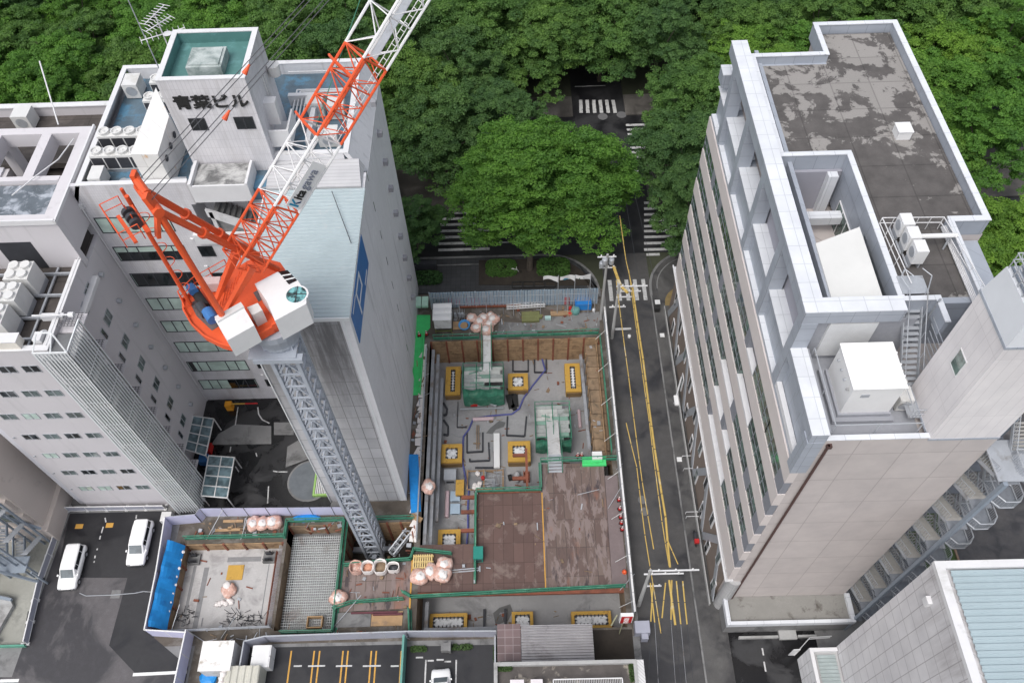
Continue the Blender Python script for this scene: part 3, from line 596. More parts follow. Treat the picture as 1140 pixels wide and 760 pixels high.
# tangle of machine & rebar table
t = thing('rebar_table', 'timber frame with rebar offcuts and a red can beside the deck notch', 'work table', g3(541,536,PZ)); b = MB(); a = G(541,536,PZ)
for dx in (-2.,-.2,1.9): b.box(a[0]+dx-.08,a[0]+dx+.08,a[1]-1.1,a[1]+1.2,PZ+.5,PZ+.62)
for dy in (-1.1,1.1): b.box(a[0]-2,a[0]+1.9,a[1]+dy-.06,a[1]+dy+.06,PZ+.4,PZ+.5)
obj('frame', b, m_timber, t); b = MB(); rr = RN(9)
for i in range(26): x = a[0]+rr.uniform(-.1,1.6); y = a[1]+rr.uniform(-.9,.9); an = rr.choice((0,math.pi/2))+rr.uniform(-.2,.2); l = rr.uniform(.3,.7); b.tube((x-l*math.cos(an),y-l*math.sin(an),PZ+.6),(x+l*math.cos(an),y+l*math.sin(an),PZ+.66),.035,4)
obj('offcuts', b, m_steel, t); b = MB(); b.lathe((a[0]-.3,a[1]+.1,PZ+.6),[(.22,0),(.22,.35),(.1,.42)],10); obj('red_can', b, m_red, t); b = MB()
for i in range(5): b.lathe((a[0]-1.0+rr.uniform(-.3,.4),a[1]+rr.uniform(-.9,.9),PZ+.4),[(.3,0),(.26,.2),(.06,.3)],8,jit=.2,rnd=rr)
obj('plastic_bundle', b, m_bagw, t)
t = thing('pump_set', 'grey and black pump set by the rusty beams of the deck notch', 'pump', g3(575,532,PZ)); a = G(575,532,PZ); b = MB(); b.lathe((a[0]+.1,a[1],PZ),[(.5,0),(.5,.5),(.3,.9),(.1,1.)],12,sx=.8,sy=1.3); obj('pump_body', b, mat('worn_aluminium',(.4,.4,.41),.4,.3,3.), t)
b = MB(); b.tube((a[0]-.9,a[1]-.1,PZ+.3),(a[0]-.5,a[1],PZ+.3),.35,10); obj('motor', b, m_black, t); b = MB()
for i in range(4): b.box(a[0]+.75,a[0]+1.45,a[1]-.6+i*.32,a[1]-.45+i*.32,PZ,PZ+.5)
for i in range(4): b.box(a[0]+.75+i*.2,a[0]+.83+i*.2,a[1]-.6,a[1]+.6,PZ+.5,PZ+.6)
obj('rack', b, m_rust, t)
t = thing('stacked_barrow', 'red and grey rebar bender below the first green scaffold', 'machine', g3(530,452,PZ)); a = G(530,452,PZ); b = MB(); b.box(a[0]-.6,a[0]+.2,a[1]-.3,a[1]+.3,PZ+.4,PZ+.8); obj('red_housing', b, m_red, t)
b = MB(); b.box(a[0]+.2,a[0]+.8,a[1]-.25,a[1]+.25,PZ+.3,PZ+.6); b.beam((a[0]+1.,a[1]+.3,PZ+.7),(a[0]+2.4,a[1]-.4,PZ+.7),.3,.2); b.tube((a[0]-1.4,a[1],PZ+.5),(a[0]-.6,a[1],PZ+.6),.08); b.box(a[0]-1.8,a[0]+3.2,a[1]-.75,a[1]-.6,PZ+.5,PZ+.65); obj('bending_arm', b, m_steel, t)
# green scaffolds with stair gangways
m_bd1 = mat('scaffold_plank_grey',(.34,.36,.35),.7,.2,1.5,dirt=.35,dcol=(.18,.2,.18)); m_bd2 = mat('scaffold_plank_green',(.2,.33,.27),.7,.2,1.5); m_bd3 = mat('scaffold_plank_pale',(.5,.51,.49),.7,.2,1.5,dirt=.4,dcol=(.3,.3,.28))
def scaffold(lb, x0, x1, y0, y1, z1, seed):
    t = thing('green_scaffold', lb, 'scaffold', ((x0+x1)/2,(y0+y1)/2,PZ), 'green netted scaffold towers in the pit'); b = MB(); rr = RN(seed)
    nx, ny = max(1,round((x1-x0)/1.8)), max(1,round((y1-y0)/1.6))
    for i in range(nx+1):
        for j in range(ny+1):
            x = x0+(x1-x0)*i/nx; y = y0+(y1-y0)*j/ny; b.tube((x,y,PZ),(x,y,z1+.9),.05,5)
    for z in (PZ+1.7, z1, z1+.9):
        for y in (y0,y1): b.tube((x0,y,z),(x1,y,z),.04,5)
        for i in range(nx+1): x = x0+(x1-x0)*i/nx; b.tube((x,y0,z),(x,y1,z),.04,5)
    obj('tubes', b, m_gpaint, t); b = MB()
    n = 16
    for i in range(n):      # sagging front net
        xa, xb = x0+(x1-x0)*i/n, x0+(x1-x0)*(i+1)/n
        for j in range(6):
            za, zb = PZ+.5+(z1+.7-PZ-.5)*j/6, PZ+.5+(z1+.7-PZ-.5)*(j+1)/6
            f = lambda x, z: y0-.1-.22*abs(math.sin(x*1.9+z*.6))-(.25 if z < z1 else 0)*math.sin((z-PZ)*.6)
            b.quad((xa,f(xa,za),za),(xb,f(xb,za),za),(xb,f(xb,zb),zb),(xa,f(xa,zb),zb))
    for xx in (x0-.05,x1+.05): b.quad((xx,y1,PZ+.5),(xx,y0,PZ+.5),(xx,y0,z1+.6),(xx,y1,z1+.6))
    obj('netting', b, m_green, t); b = MB(); k = int((y1-y0)/.5)
    for i in range(k):
        y = y0+.05+(y1-y0)*i/k; xa = x0+.08
        while xa < x1-.8: L = min(rr.choice((1.2,1.8,2.4)), x1-xa-.05); b.box(xa,xa+L-.03,y,y+(y1-y0)/k-.03,z1-.06+rr.uniform(0,.03),z1+rr.uniform(0,.02),rr.choice((0,0,1,2))) if rr.random() > .12 else None; xa += L
    for i in range(5): x = rr.uniform(x0+.3,x1-1.5); y = rr.uniform(y0+.4,y1-.4); b.obox((x,y,z1+.03),rr.uniform(-.3,.3),rr.uniform(.6,1.6),.16,.08,rr.choice((1,2)))
    obj('boards', b, [m_bd1, m_bd2, m_bd3], t); return t
scaffold('green netted scaffold on the far left of the pit floor under the long gangway', -6.75, -2.15, 48.0, 51.2, -1.1, 1)
scaffold('green netted scaffold under the white gangway that reaches the deck', 1.35, 5.2, 41.7, 46.2, -1.7, 2)
t = thing('gangway', 'pale gangway bridging from the pink bags down to the first green scaffold', 'gangway', g3(547,378), 'gangways into the pit'); a = G(546,371); b = MB()
b.hexa([(-4.45,50.6,-1.15),(-3.55,50.6,-1.15),(-3.55,55.6,.35),(-4.45,55.6,.35)], [(-4.45,50.6,-1.08),(-3.55,50.6,-1.08),(-3.55,55.6,.42),(-4.45,55.6,.42)]); obj('walkway', b, m_whited, t); b = MB()
for x in (-4.55,-3.45):
    for k in range(5): y = 50.8+k*1.15; z = -1.1+(y-50.6)*.3; b.tube((x,y,z),(x,y,z+1),.035,5)
    b.tube((x,50.6,-.1),(x,55.6,1.4),.04,5); b.tube((x,50.6,-.6),(x,55.6,.9),.04,5)
obj('handrail', b, m_gpaint, t)
t = thing('gangway', 'white gangway ending in grey steps on the deck', 'gangway', (3.,40.,0), 'gangways into the pit'); b = MB()
b.hexa([(2.55,39.,.35),(3.85,39.,.35),(3.85,44.6,-1.9),(2.55,44.6,-1.9)][::1], [(2.55,39.,.45),(3.85,39.,.45),(3.85,44.6,-1.8),(2.55,44.6,-1.8)]); obj('walkway', b, m_whited, t); b = MB()
for k in range(6): b.box(2.5,3.9,37.1+k*.33,37.35+k*.33,.02+k*.07,.1+k*.07)
obj('steps', b, m_steel, t); b = MB()
for x in (2.45,3.95): b.tube((x,37.1,.9),(x,39,1.4),.04,5); b.tube((x,37.1,.06),(x,37.1,.9),.04,5); b.tube((x,39,.4),(x,39,1.4),.04,5); b.tube((x,39,1.4),(x,44.6,-.8),.04,5)
obj('handrail', b, m_gpaint, t)
# ------------------------------------------------------------------ bags
def bagshape(c, r, h, seed, tie=True):
    rr = RN(seed); b = MB(); n = 18; prof = [(.78,0),(.98,.12),(1.05,.35),(1.02,.62),(.88,.84),(.6,.98),(.25,1.03)]
    ph = [rr.uniform(0,6.28) for _ in range(3)]; vs = []
    for k, (pr_, z) in enumerate(prof):
        for i in range(n): a = 2*math.pi*i/n; f = 1+.07*math.sin(4*a+ph[0])+.05*math.sin(7*a+ph[1]+z*4)+rr.uniform(-.06,.06); vs.append((c[0]+r*pr_*f*math.cos(a), c[1]+r*pr_*f*math.sin(a), c[2]+h*z*(1+.02*math.sin(3*a+ph[2]))))
    K = len(prof); fs = [(a*n+i,a*n+(i+1)%n,(a+1)*n+(i+1)%n,(a+1)*n+i) for a in range(K-1) for i in range(n)]+[tuple(range((K-1)*n,K*n))]
    return b.add(vs, fs)
def bag(px, py, r, lb, grp, z=.03, seed=0, white=False):
    a = G(px, py, z+.4); t = thing('bulk_bag', lb, 'bulk bag', (a[0],a[1],z), grp); sk = bagshape((a[0],a[1],z), r, r*(.92+.08*(seed%4)), seed); kx = 1+.1*math.sin(seed*2.3); sk.v = [(a[0]+(p[0]-a[0])*kx, a[1]+(p[1]-a[1])/kx, p[2]) for p in sk.v]; obj('sack', sk, m_bagw if white else m_pink, t, smooth=True)
    b = MB(); b.lathe((a[0]+r*.12*(seed%3-1),a[1]-r*.1,z+r*(.82+.08*(seed%4))), [(r*.62,0),(r*.5,.1),(r*.3,.16),(r*.16,.2),(r*.12,.3)], 13, jit=.22, rnd=RN(seed+9)); obj('tied_neck', b, m_bagw, t, smooth=True); return t
W = ['furthest left of the pink cluster, white on top','second along the far row of the pink cluster','middle of the pink cluster','far right of the pink cluster','near left of the pink cluster','right of the middle in the pink cluster','nearest of the pink cluster above the gangway','rear centre of the pink cluster']
for i, (p, r) in enumerate(zip(((525,353),(538,353),(533,358),(549,355),(530,364),(544,360),(542,367),(546,351)), (.62,.62,.68,.7,.66,.68,.72,.55))): bag(*p, r, 'tied pink bulk bag, '+W[i], 'pink bulk bags clustered at the gangway head', seed=i, z=.03)
for i, (p, r, w_) in enumerate((((467,641,),.85,'leftmost of four on the deck, in front of the pallet'),((480,635),.75,'second from left of four on the deck'),((495,628),.8,'furthest right at the back of four on the deck'),((493,639),.82,'near right of four on the deck'))): bag(*p, r, 'tied pink bulk bag, '+w_, 'pink bulk bags on the deck beside the pallet', seed=20+i, z=.07)
bag(377,665,.78,'single tied pink bulk bag at the corner of the small deck','lone bulk bags',seed=31,z=.07); bag(477,541,.75,'pink bulk bag squeezed beside the torn plastic sheeting','lone bulk bags',seed=32,z=.05)
for i, (p, r, w_) in enumerate((((282,582),.75,'left'),((292,582),.72,'middle'),((305,581),.78,'right'))): bag(*p, r, 'tied pink bulk bag below the lilac hoarding, %s of three' % w_, 'pink bulk bags below the lilac hoarding', seed=40+i)
t = thing('collapsed_bag', 'slumped pink bag with crumpled white plastic on the pale slab', 'bulk bag', g3(253,661,-1.5)); a = G(253,661,-1.5); obj('sack', bagshape((a[0]+.2,a[1]+.3,-1.5), .72, .6, 71, False), m_pink, t, smooth=True)
b = MB(); rr = RN(8)
for i in range(6): b.lathe((a[0]-.8+i*.28,a[1]-1.+rr.uniform(-.1,.4),-1.5),[(.3,0),(.25,.15),(.05,.25)],9,jit=.3,rnd=rr)
b.lathe((a[0],a[1]+.7,-1.0),[(.4,0),(.3,.15),(.05,.2)],9,jit=.3,rnd=rr); obj('crumpled_plastic', b, m_bagw, t, smooth=True)
def openbag(px, py, r, lb, fill, seed, sq=1.):
    a = G(px, py, .5); t = thing('open_bulk_bag', lb, 'bulk bag', (a[0],a[1],.07), 'open bulk bags on the small deck'); rr = RN(seed); b = MB(); n = 20; vs = []
    for k, (pr_, z) in enumerate(((.8,0),(.95,.25),(.95,.6),(.92,.95),(.98,1.15),(.86,1.1),(.8,.8),(.78,.55))):
        for i in range(n): an = 2*math.pi*i/n; sqr = 1/max(abs(math.cos(an)),abs(math.sin(an)))**.55; vs.append((a[0]+r*pr_*sqr*math.cos(an)*(1+rr.uniform(-.02,.02)), a[1]+r*pr_*sqr*math.sin(an)*sq, .07+z*(1+.07*math.cos(4*an)+rr.uniform(-.02,.02))))
    b.add(vs, [(c*n+i,c*n+(i+1)%n,(c+1)*n+(i+1)%n,(c+1)*n+i) for c in range(7) for i in range(n)]); obj('sack', b, m_bagw if seed != 1 else m_pink, t, smooth=True)
    b = MB(); b.lathe((a[0],a[1],.3), [(r*.9,0),(r*.9,.25),(r*.4,.45),(.05,.5)], 14, jit=.15, rnd=rr, sy=sq); obj('filling', b, fill, t)
openbag(397,632.5,.62,'open bulk bag with scraps inside, leftmost of four in a row',m_pink,1); openbag(410,632.5,.6,'open bulk bag holding orange netting, second of four in a row',mat('orange_scrap',(.6,.3,.2)),2); openbag(424,632,.66,'open bulk bag filled with brown timber offcuts, third of four in a row',m_timberb,3,1.1); openbag(438.5,632.5,.62,'white open bulk bag with a dark gaping mouth, rightmost of four in a row',m_steeld,4,.75)
# pallet, skips, planks on deck
a = G(471,626,.2); b = MB()
for i in range(9): b.box(a[0]-.95+i*.22,a[0]-.82+i*.22,a[1]-.7,a[1]+.7,.55,.6)
for y in (-.6,0,.55): b.box(a[0]-.95,a[0]+1.05,a[1]+y-.05,a[1]+y+.05,.07,.55)
solo('timber_pallet', b, mat('new_timber',(.6,.45,.2)), 'pale yellow timber pallet on the deck behind the pink bags', 'pallet')
def skip(px, py, w_, l, h, m, lb, grp, z=.07, fill=None):
    a = G(px, py, z); t = thing('steel_skip', lb, 'skip', (a[0],a[1],z), grp); b = MB(); x0,x1,y0,y1 = a[0]-w_/2,a[0]+w_/2,a[1]-l/2,a[1]+l/2; k = .07
    b.box(x0,x1,y0,y0+k,z,z+h); b.box(x0,x1,y1-k,y1,z,z+h); b.box(x0,x0+k,y0+k,y1-k,z,z+h); b.box(x1-k,x1,y0+k,y1-k,z,z+h); b.box(x0+k,x1-k,y0+k,y1-k,z,z+.08); b.box(x0-.04,x1+.04,y0-.05,y0-.004,z+h-.1,z+h+.02)
    obj('tub', b, m, t); b = MB(); rr = RN(int(px))
    for i in range(7): x = rr.uniform(x0+.4,x1-.4); y = rr.uniform(y0+.3,y1-.3); an = rr.uniform(-.9,.9); b.obox((x,y,z+.1+i*.05), an, rr.uniform(.5,1.), .2, .06)
    obj('contents', b, fill or m_timber, t); return t
b = MB(); 
for y in (.0,.22): b.beam((-9.6,26.6+y,.12),(-4.6,26.9+y,.12),.1,.08)
b.box(-4.7,-4.55,26.75,27.3,.07,.2); solo('steel_rails', b, m_steel, 'pair of grey steel bars lying in front of the pink bags on the deck', 'steel bars')
a = G(665,514,.1); b = MB(); b.box(a[0]-1.6,a[0]+.9,a[1]-.5,a[1]+.6,.07,.3); b.box(a[0]-1.55,a[0]+.5,a[1]-.2,a[1]+.5,.3,.45); solo('green_sheeted_stack', b, m_gbright, 'bright green sheeted stack at the far edge of the deck', 'sheeted stack')
a = G(664.5,507.5,.7); b = MB(); b.box(a[0]-.5,a[0]+.55,a[1]-.3,a[1]+.5,.46,.8); solo('white_box', b, m_white, 'small white box on the bright green stack', 'box')
# cones
def cone(x, y, z, lb, grp, first=[None]):
    if first[0] is None:
        t = thing('traffic_cone', lb, 'traffic cone', (x,y,z), grp); b = MB(); b.box(x-.22,x+.22,y-.22,y+.22,z,z+.05); obj('base', b, m_black, t)
        b = MB(); b.lathe((x,y,z+.05),[(.2,0),(.12,.35)],10); b.lathe((x,y,z+.52),[(.085,0),(.05,.18)],10); obj('cone', b, m_red, t, smooth=True); b = MB(); b.lathe((x,y,z+.4),[(.12,0),(.085,.13)],10); obj('white_band', b, m_white, t, smooth=True); b = MB(); b.lathe((x,y,z+.7),[(.06,0),(.075,.05),(.04,.12)],8); obj('tip', b, m_white, t)
        first[0] = t; return t
    return tree_copy(first[0], (x,y,z), random.uniform(0,1.5), lb, group=grp)
od = ('furthest','second','third','fourth','nearest')
for i, py in enumerate((557,567,576,582.5,589.5)): a = G(689+i*.9, py); cone(a[0],a[1],.07,'red traffic cone beside the street fence, %s of the row of five' % od[i],'traffic cones')
for px, py, lb in ((643,508,'left'),(647.5,507.5,'right')): a = G(px,py); cone(a[0],a[1],.07,'red traffic cone by the bright green stack, %s of the pair' % lb,'traffic cones')
for px, py, lb in ((467,374,'left'),(475,373,'right')): a = G(px,py); cone(a[0],a[1],.1,'red traffic cone on the green walkway, %s of the pair' % lb,'traffic cones')
a = G(695,637); b = MB(); b.lathe((a[0],a[1],.07),[(.22,0),(.25,.15),(.15,.35),(.03,.4)],10); solo('orange_buoy_marker', b, m_orange, 'round orange marker cone at the near street corner of the deck', 'marker')
for i_, (p, q) in enumerate((((677,566),(690,548)),((690,657),(705,643)),((686,523),(692,521.5)),((667,545),(643,551)))):
    b = MB(); a = G(*p); c = G(*q); b.tube((a[0],a[1],.12),(c[0],c[1],.12 if q[0]<680 else 1.2),.035,5)
    solo('stay_tube', b, m_steel, 'thin grey stay tube on the deck, '+('by the row of cones','by the near street corner','by the far street corner','lying loose on the worn plates')[i_], 'tube', 'thin stay tubes on the deck')

rr = RN(99); b = MB()
def litter(x0,x1,y0,y1,z,n,avoid=()):
    for i in range(n):
        x = rr.uniform(x0,x1); y = rr.uniform(y0,y1)
        if any(a[0]<x<a[1] and a[2]<y<a[3] for a in avoid): continue
        k = rr.random(); an = rr.choice((0,1.57))+rr.gauss(0,.25); m_ = rr.choice((0,0,0,1,2,2,3)) if rr.random() < .9 else 1
        if k < .6: b.obox((x,y,z+.01),an,rr.uniform(.15,.9),rr.uniform(.05,.14),rr.uniform(.04,.1),m_)
        elif k < .8: b.obox((x,y,z+.01),an,rr.uniform(.2,.5),rr.uniform(.2,.4),rr.uniform(.05,.25),m_)
        else: L = rr.uniform(.4,1.4); b.tube((x,y,z+.06),(x+L*math.cos(an),y+L*math.sin(an),z+.06),.03,4,mi=m_)
AV = ((1.3,5.3,41.5,46.3),(-6.9,-2,48,51.3),(-5,1.8,21,35.2),(1.6,8.4,21,38.2),(-5.2,1.7,24.5,35))
litter(-9.2,6.7,29.9,53.8,PZ,170,AV); litter(-10,9,21.4,24.4,PZ,50); litter(-12.1,-10.9,29,54,.01,60); litter(-10.3,9.,54.9,58.5,.01,70); litter(-34.,-18.8,30.9,32.8,.01,60); litter(-30.5,-11.5,20.7,21.3,.01,50); litter(-33.9,-25.5,22.3,30,-1.5,12); litter(7.7,9.1,39,53.8,-1.34,14); litter(-18,-11.6,23.3,27.8,.07,25); litter(-10,8,25.2,37.6,.07,30,((-20,-5,29.4,60),(-5,1.7,34.6,60))); litter(-18.2,-11.4,28.4,32,-4.6,40)
o = obj('site_debris', b, [m_timberb, m_steel, m_rust, m_waler], base=(0,40,0)); tag(o, 'scattered offcuts, scraps and short bars over the soil and the pit floor', 'debris', kind='stuff')
# ------------------------------------------------------------------ far side of the site
m_panel = mat('pale_blue_panel', (.33,.45,.56), .4, .12, 1.5, dirt=.2, dcol=(.5,.55,.6))
t = thing('site_fence', 'pale blue corrugated panel fence along the avenue pavement', 'fence', (-.6,59.,0)); b = MB(); f = MB(); x = -10.6; i = 0
while x < 9.2:
    w_ = .9
    for k in range(5): b.box(x+k*.18,x+k*.18+.12,59.0,59.05,.1,3.); (f.box(x+k*.18+.10,x+(k+1)*.18+.02,58.95,58.995,.1,2.98) if k % 2 == 0 else None)
    if i % 3 == 0: f.box(x-.06,x-.005,58.85,59.1,0,3.1)
    x += w_; i += 1
obj('panels', b, m_panel, t); f.tube((-10.7,58.9,.9),(9.3,58.9,.9),.03,5); f.tube((-10.7,58.9,2.2),(9.3,58.9,2.2),.03,5)
for i in range(7): x = -10.4+i*3.2; f.tube((x,58.9,2.4),(x,57.6,0),.03,5)
obj('frame_tubes', f, m_steel, t)
t = thing('site_fence', 'low white fence between the site and the wet side street', 'fence', (9.75,40,0)); b = MB(); f = MB()
y = 22.
while y < 56.5: b.box(9.74,9.78,y,y+1.7,.08,2.1); b.box(9.7,9.82,y+1.72,y+1.8,0,2.2); y += 1.82
obj('panels', b, m_steel, t); f.box(9.68,9.86,22,57,2.1,2.16)
for i in range(8): y = 23+i*4.4; f.tube((9.7,y,2),(8.6,y,.1),.03,5); 
obj('frame_tubes', f, m_white, t)
def flag(px, py, lb, mark):
    a = GY(px, py, 57.6); t = thing('site_flag', lb, 'flag', (a[0],57.6,0), 'white flags on poles by the far fence'); b = MB(); b.tube((a[0],57.6,0),(a[0],57.6,a[2]+.05),.04,6); obj('pole', b, m_steel, t)
    b = MB(); n = 8; W_ = 1.7; H_ = 1.05; vs = []
    for i in range(n+1):
        u = i/n; x = a[0]-W_*u; y = 57.6+.12*math.sin(u*5+a[0]); vs += [(x,y,a[2]-.04*u),(x,y,a[2]-H_*(1-.38*u**.6)+.12*math.sin(u*math.pi))]
    b.add(vs, [(2*i,2*i+1,2*i+3,2*i+2) for i in range(n)]); obj('cloth', b, m_white, t); b = MB()
    if mark: x = a[0]-1.; b.lathe((x,57.5,a[2]-.5),[(.01,0),(.02,.01)],4); b.add([(x-.38,57.50,a[2]-.62),(x-.2,57.50,a[2]-.38),(x+.1,57.50,a[2]-.33),(x+.36,57.50,a[2]-.6),(x+.1,57.5,a[2]-.5),(x-.15,57.5,a[2]-.64)],[(0,1,2,3,4,5)]); obj('emblem', b, mark, t)
flag(621.7,307,'plain white flag, leftmost of the three on poles',None); flag(640.5,306.5,'white flag with a teal arc emblem, middle of the three on poles',mat('teal_emblem',(.02,.18,.28))); flag(658,305.5,'white flag with a small dark green emblem, rightmost of the three on poles',mat('dark_emblem',(.02,.1,.07)))
# shed on stilts, coil, pallets etc.
t = thing('site_shed', 'narrow white shed with a ribbed roof on a frame near the tall wall', 'shed', g3(488,365)); b = MB(); b.box(-10.,-8.05,55.3,57.6,1.,2.7); obj('walls', b, m_whited, t); b = MB(); b.corr(-10.1,-7.95,55.2,57.7,2.72,.8,.08); obj('roof', b, m_white, t)
b = MB(); b.box(-10,-9.9,55.3,55.4,0,1); b.box(-8.15,-8.05,55.3,55.4,0,1); b.box(-10,-9.9,57.4,57.5,0,1); b.box(-8.15,-8.05,57.4,57.5,0,1); b.box(-10,-8.05,55.3,55.38,.4,.48); obj('frame', b, mat('olive_frame',(.15,.17,.06)), t)
b = MB(); a = G(517,363); n = 20
for k in range(3):
    for i in range(n): 
        p, q = [(a[0]+(.55+.04*k)*math.cos(2*math.pi*j/n), a[1]+(.6+.04*k)*math.sin(2*math.pi*j/n), .12+.1*k) for j in (i, i+1)]; b.tube(p,q,.07,5,cap=False)
solo('hose_coil', b, mat('sky_blue_hose',(.08,.3,.6)), 'coiled sky blue hose lying left of the pink bag cluster', 'hose coil')
b = MB(); a = G(509,363); b.box(a[0]-.5,a[0]+1.2,a[1]-.5,a[1]+.6,.02,.1); solo('plywood_offcut', b, m_ply, 'square plywood sheet under the sky blue hose coil', 'plywood')
t = thing('mesh_cage', 'grey wire cage with cylinders left of the pink bag cluster', 'cage', g3(511,353)); b = MB(); a = G(511,353)
for i in range(8): x = a[0]-.7+i*.2; b.tube((x,a[1]-.5,.05),(x,a[1]-.5,.9),.02,4); b.tube((x,a[1]-.5,.9),(x,a[1]+.5,.9),.02,4)
obj('wire', b, m_steel, t); b = MB()
for dx in (-.4,.1,.45): b.tube((a[0]+dx,a[1],.05),(a[0]+dx,a[1],.8),.16,8)
obj('cylinders', b, m_steel, t)
for i,(px,py) in enumerate(((498.5,337.5),(504,337.5),(511,337.5),(522,337),(531,337))):
    a = G(px,py,.5); t = thing('red_power_reel', 'red cable reel box by the far fence, %s of five' % ('first','second','third','fourth','fifth')[i], 'reel', (a[0],a[1],0), 'red reel boxes by the far fence'); b = MB(); b.box(a[0]-.38,a[0]+.38,a[1]-.25,a[1]+.25,.5,1.1); obj('box', b, m_red, t); b = MB(); b.box(a[0]-.4,a[0]+.4,a[1]-.3,a[1]+.3,0,.5); obj('stand', b, m_steeld, t); b = MB(); b.tube((a[0]-.2,a[1]-.26,.8),(a[0]+.2,a[1]-.26,.8),.08,6); obj('handle', b, mat('pale_red',(.7,.35,.35)), t)
def plank(p, q, w_, h, z, m, lb, nm='timber_stack', n=3):
    a = G(*p); c = G(*q); b = MB()
    for i in range(n): b.beam((a[0],a[1]+i*w_*1.05,z),(c[0]-random.uniform(0,.4),c[1]+i*w_*1.05,z),w_,h)
    solo(nm, b, m, lb, 'timber' if 'timber' in nm else 'ladder' if 'ladder' in nm else 'steel bars')
plank((543,338.5),(583,338),.2,.25,.4,m_timberb,'pale timber stack leaning along the far fence'); plank((512,343.5),(548,343),.12,.2,.3,m_rust,'rusty red bars left of the aluminium ladders','steel_bars'); plank((548,342.5),(582,342),.25,.2,.3,m_rust,'rusty beams stacked beside the aluminium ladders','steel_bars'); plank((613,352),(640,351),.2,.2,.2,m_timber,'timber lengths near the round green bin'); plank((581,358),(604,357),.45,.35,.2,mat('olive_sheet',(.16,.17,.07)),'olive covered planks on the far side of the pit','timber_stack')
for k, (y0, y1) in enumerate(((345.5,342.5),(347.5,344.5))):
    a = G(564,y0); c = G(607,y1); b = MB()
    for s_ in (0,.42): b.beam((a[0],a[1]+s_,.6),(c[0],c[1]+s_,.6),.07,.08)
    for i in range(13): u = (i+.5)/13; x = a[0]+(c[0]-a[0])*u; y = a[1]+(c[1]-a[1])*u; b.beam((x,y,.6),(x,y+.42,.6),.05,.05)
    solo('aluminium_ladder', b, m_white, 'long aluminium ladder lying behind the pit, %s of two' % ('nearer','farther')[k == 0], 'ladder', 'aluminium ladders')
t = thing('steel_skip', 'bright blue rubbish skip against the far fence', 'skip', g3(649,339)); a = G(649,339,.4); b = MB(); b.box(a[0]-.95,a[0]+.95,a[1]-.55,a[1]-.48,.05,1.1); b.box(a[0]-.95,a[0]+.95,a[1]+.48,a[1]+.55,.05,1.1); b.box(a[0]-.95,a[0]-.88,a[1]-.5,a[1]+.5,.05,1.1); b.box(a[0]+.88,a[0]+.95,a[1]-.5,a[1]+.5,.05,1.1); b.box(a[0]-.9,a[0]+.9,a[1]-.5,a[1]+.5,.8,.84); obj('tub', b, mat('bright_blue',(.02,.2,.55)), t); b = MB(); b.box(a[0]-1,a[0]+1,a[1]-.6,a[1]-.56,1.04,1.14); obj('rim', b, m_bluep, t)
b = MB(); a = G(640.5,347.5); b.lathe((a[0],a[1],0),[(.5,0),(.55,.5),(.42,.75),(.1,.82)],12); solo('water_tub', b, mat('dusty_teal',(.12,.28,.26)), 'round dusty green tub beside the bright blue skip', 'tub')
b = MB(); a = G(631,336,.5); b.box(a[0]-.32,a[0]+.32,a[1]-.1,a[1]+.1,.1,1.5); solo('vending_board', b, mat('faded_pink',(.45,.14,.16)), 'faded pink board standing against the far fence', 'board')
b = MB(); a = G(635,344,.3); b.lathe((a[0],a[1],0),[(.2,0),(.22,.6),(.12,.8),(.02,.9)],8); b.lathe((a[0]-.1,a[1]-.6,0),[(.25,0),(.2,.3),(.02,.35)],8); solo('red_bundle', b, m_red, 'red and white extinguisher beside the green tub', 'extinguisher')
b = MB(); a = G(610,355); b.box(a[0]-.35,a[0]+.35,a[1]-.2,a[1]+.2,.02,.4); solo('tool_chest', b, mat('pale_teal',(.35,.5,.48)), 'pale teal tool chest at the end of the olive planks', 'chest')
b = MB()
for px,py,r in ((661,346,.18),(700.5,375,.2)): a = G(px,py); b.lathe((a[0],a[1],0),[(r,0),(r,.3),(r*.3,.4)],10)
solo('white_buckets', b, m_white, 'small white bucket near the street corner of the site', 'bucket')
sheet('site_concrete', [[g3(598,352)[:2],g3(598,369)[:2],g3(668,367)[:2],g3(667,347)[:2]][::-1], [g3(556,358)[:2],g3(553,374)[:2],g3(598,371)[:2],g3(597,360)[:2]][::-1]], .010, m_concd)
# hedge, soil and planter by the central tree
b = MB(); q = arc(3.3,60.6,5.6,8,95,12)+[(-5,66.2),(-5,62.3)]+[(8.8,61.7)]; b.prism(q, .13, .2); struct('planting_bed', b, m_soil)
def leafblob(name, lb, cx_, cy_, rx, ry, h, seed, m, cat='hedge', n=2600, grp=None):
    rng = np.random.default_rng(seed); p = rng.uniform(-1,1,(n,3)); p[:,2] = rng.uniform(.0,1,n); k = 4.
    f = (np.abs(p[:,0])**k+np.abs(p[:,1])**k+p[:,2]**k)**(1/k); p /= f[:,None]; p *= rng.uniform(.82,1.03,(n,1)); c = p*[rx,ry,h]+[cx_,cy_,.15]; s_ = rng.uniform(.07,.14,n)
    a = rng.normal(size=(n,3)); a /= np.linalg.norm(a,axis=1)[:,None]; d = rng.normal(size=(n,3)); d -= (d*a).sum(1)[:,None]*a; d /= np.linalg.norm(d,axis=1)[:,None]
    b = MB()
    for i in range(n): b.quad(*[tuple(c[i]+v*s_[i]) for v in (a[i],d[i],-a[i],-d[i])])
    return solo(name, b, m, lb, cat, grp)
leafblob('clipped_hedge','clipped bright green hedge left of the central tree trunk',-2.2,64.6,1.9,1.2,1.,1,m_leafh,grp='clipped hedges under the central tree'); leafblob('clipped_hedge','clipped bright green hedge right of the central tree trunk',4.2,64.5,2.,1.3,1.,2,m_leafh,grp='clipped hedges under the central tree')
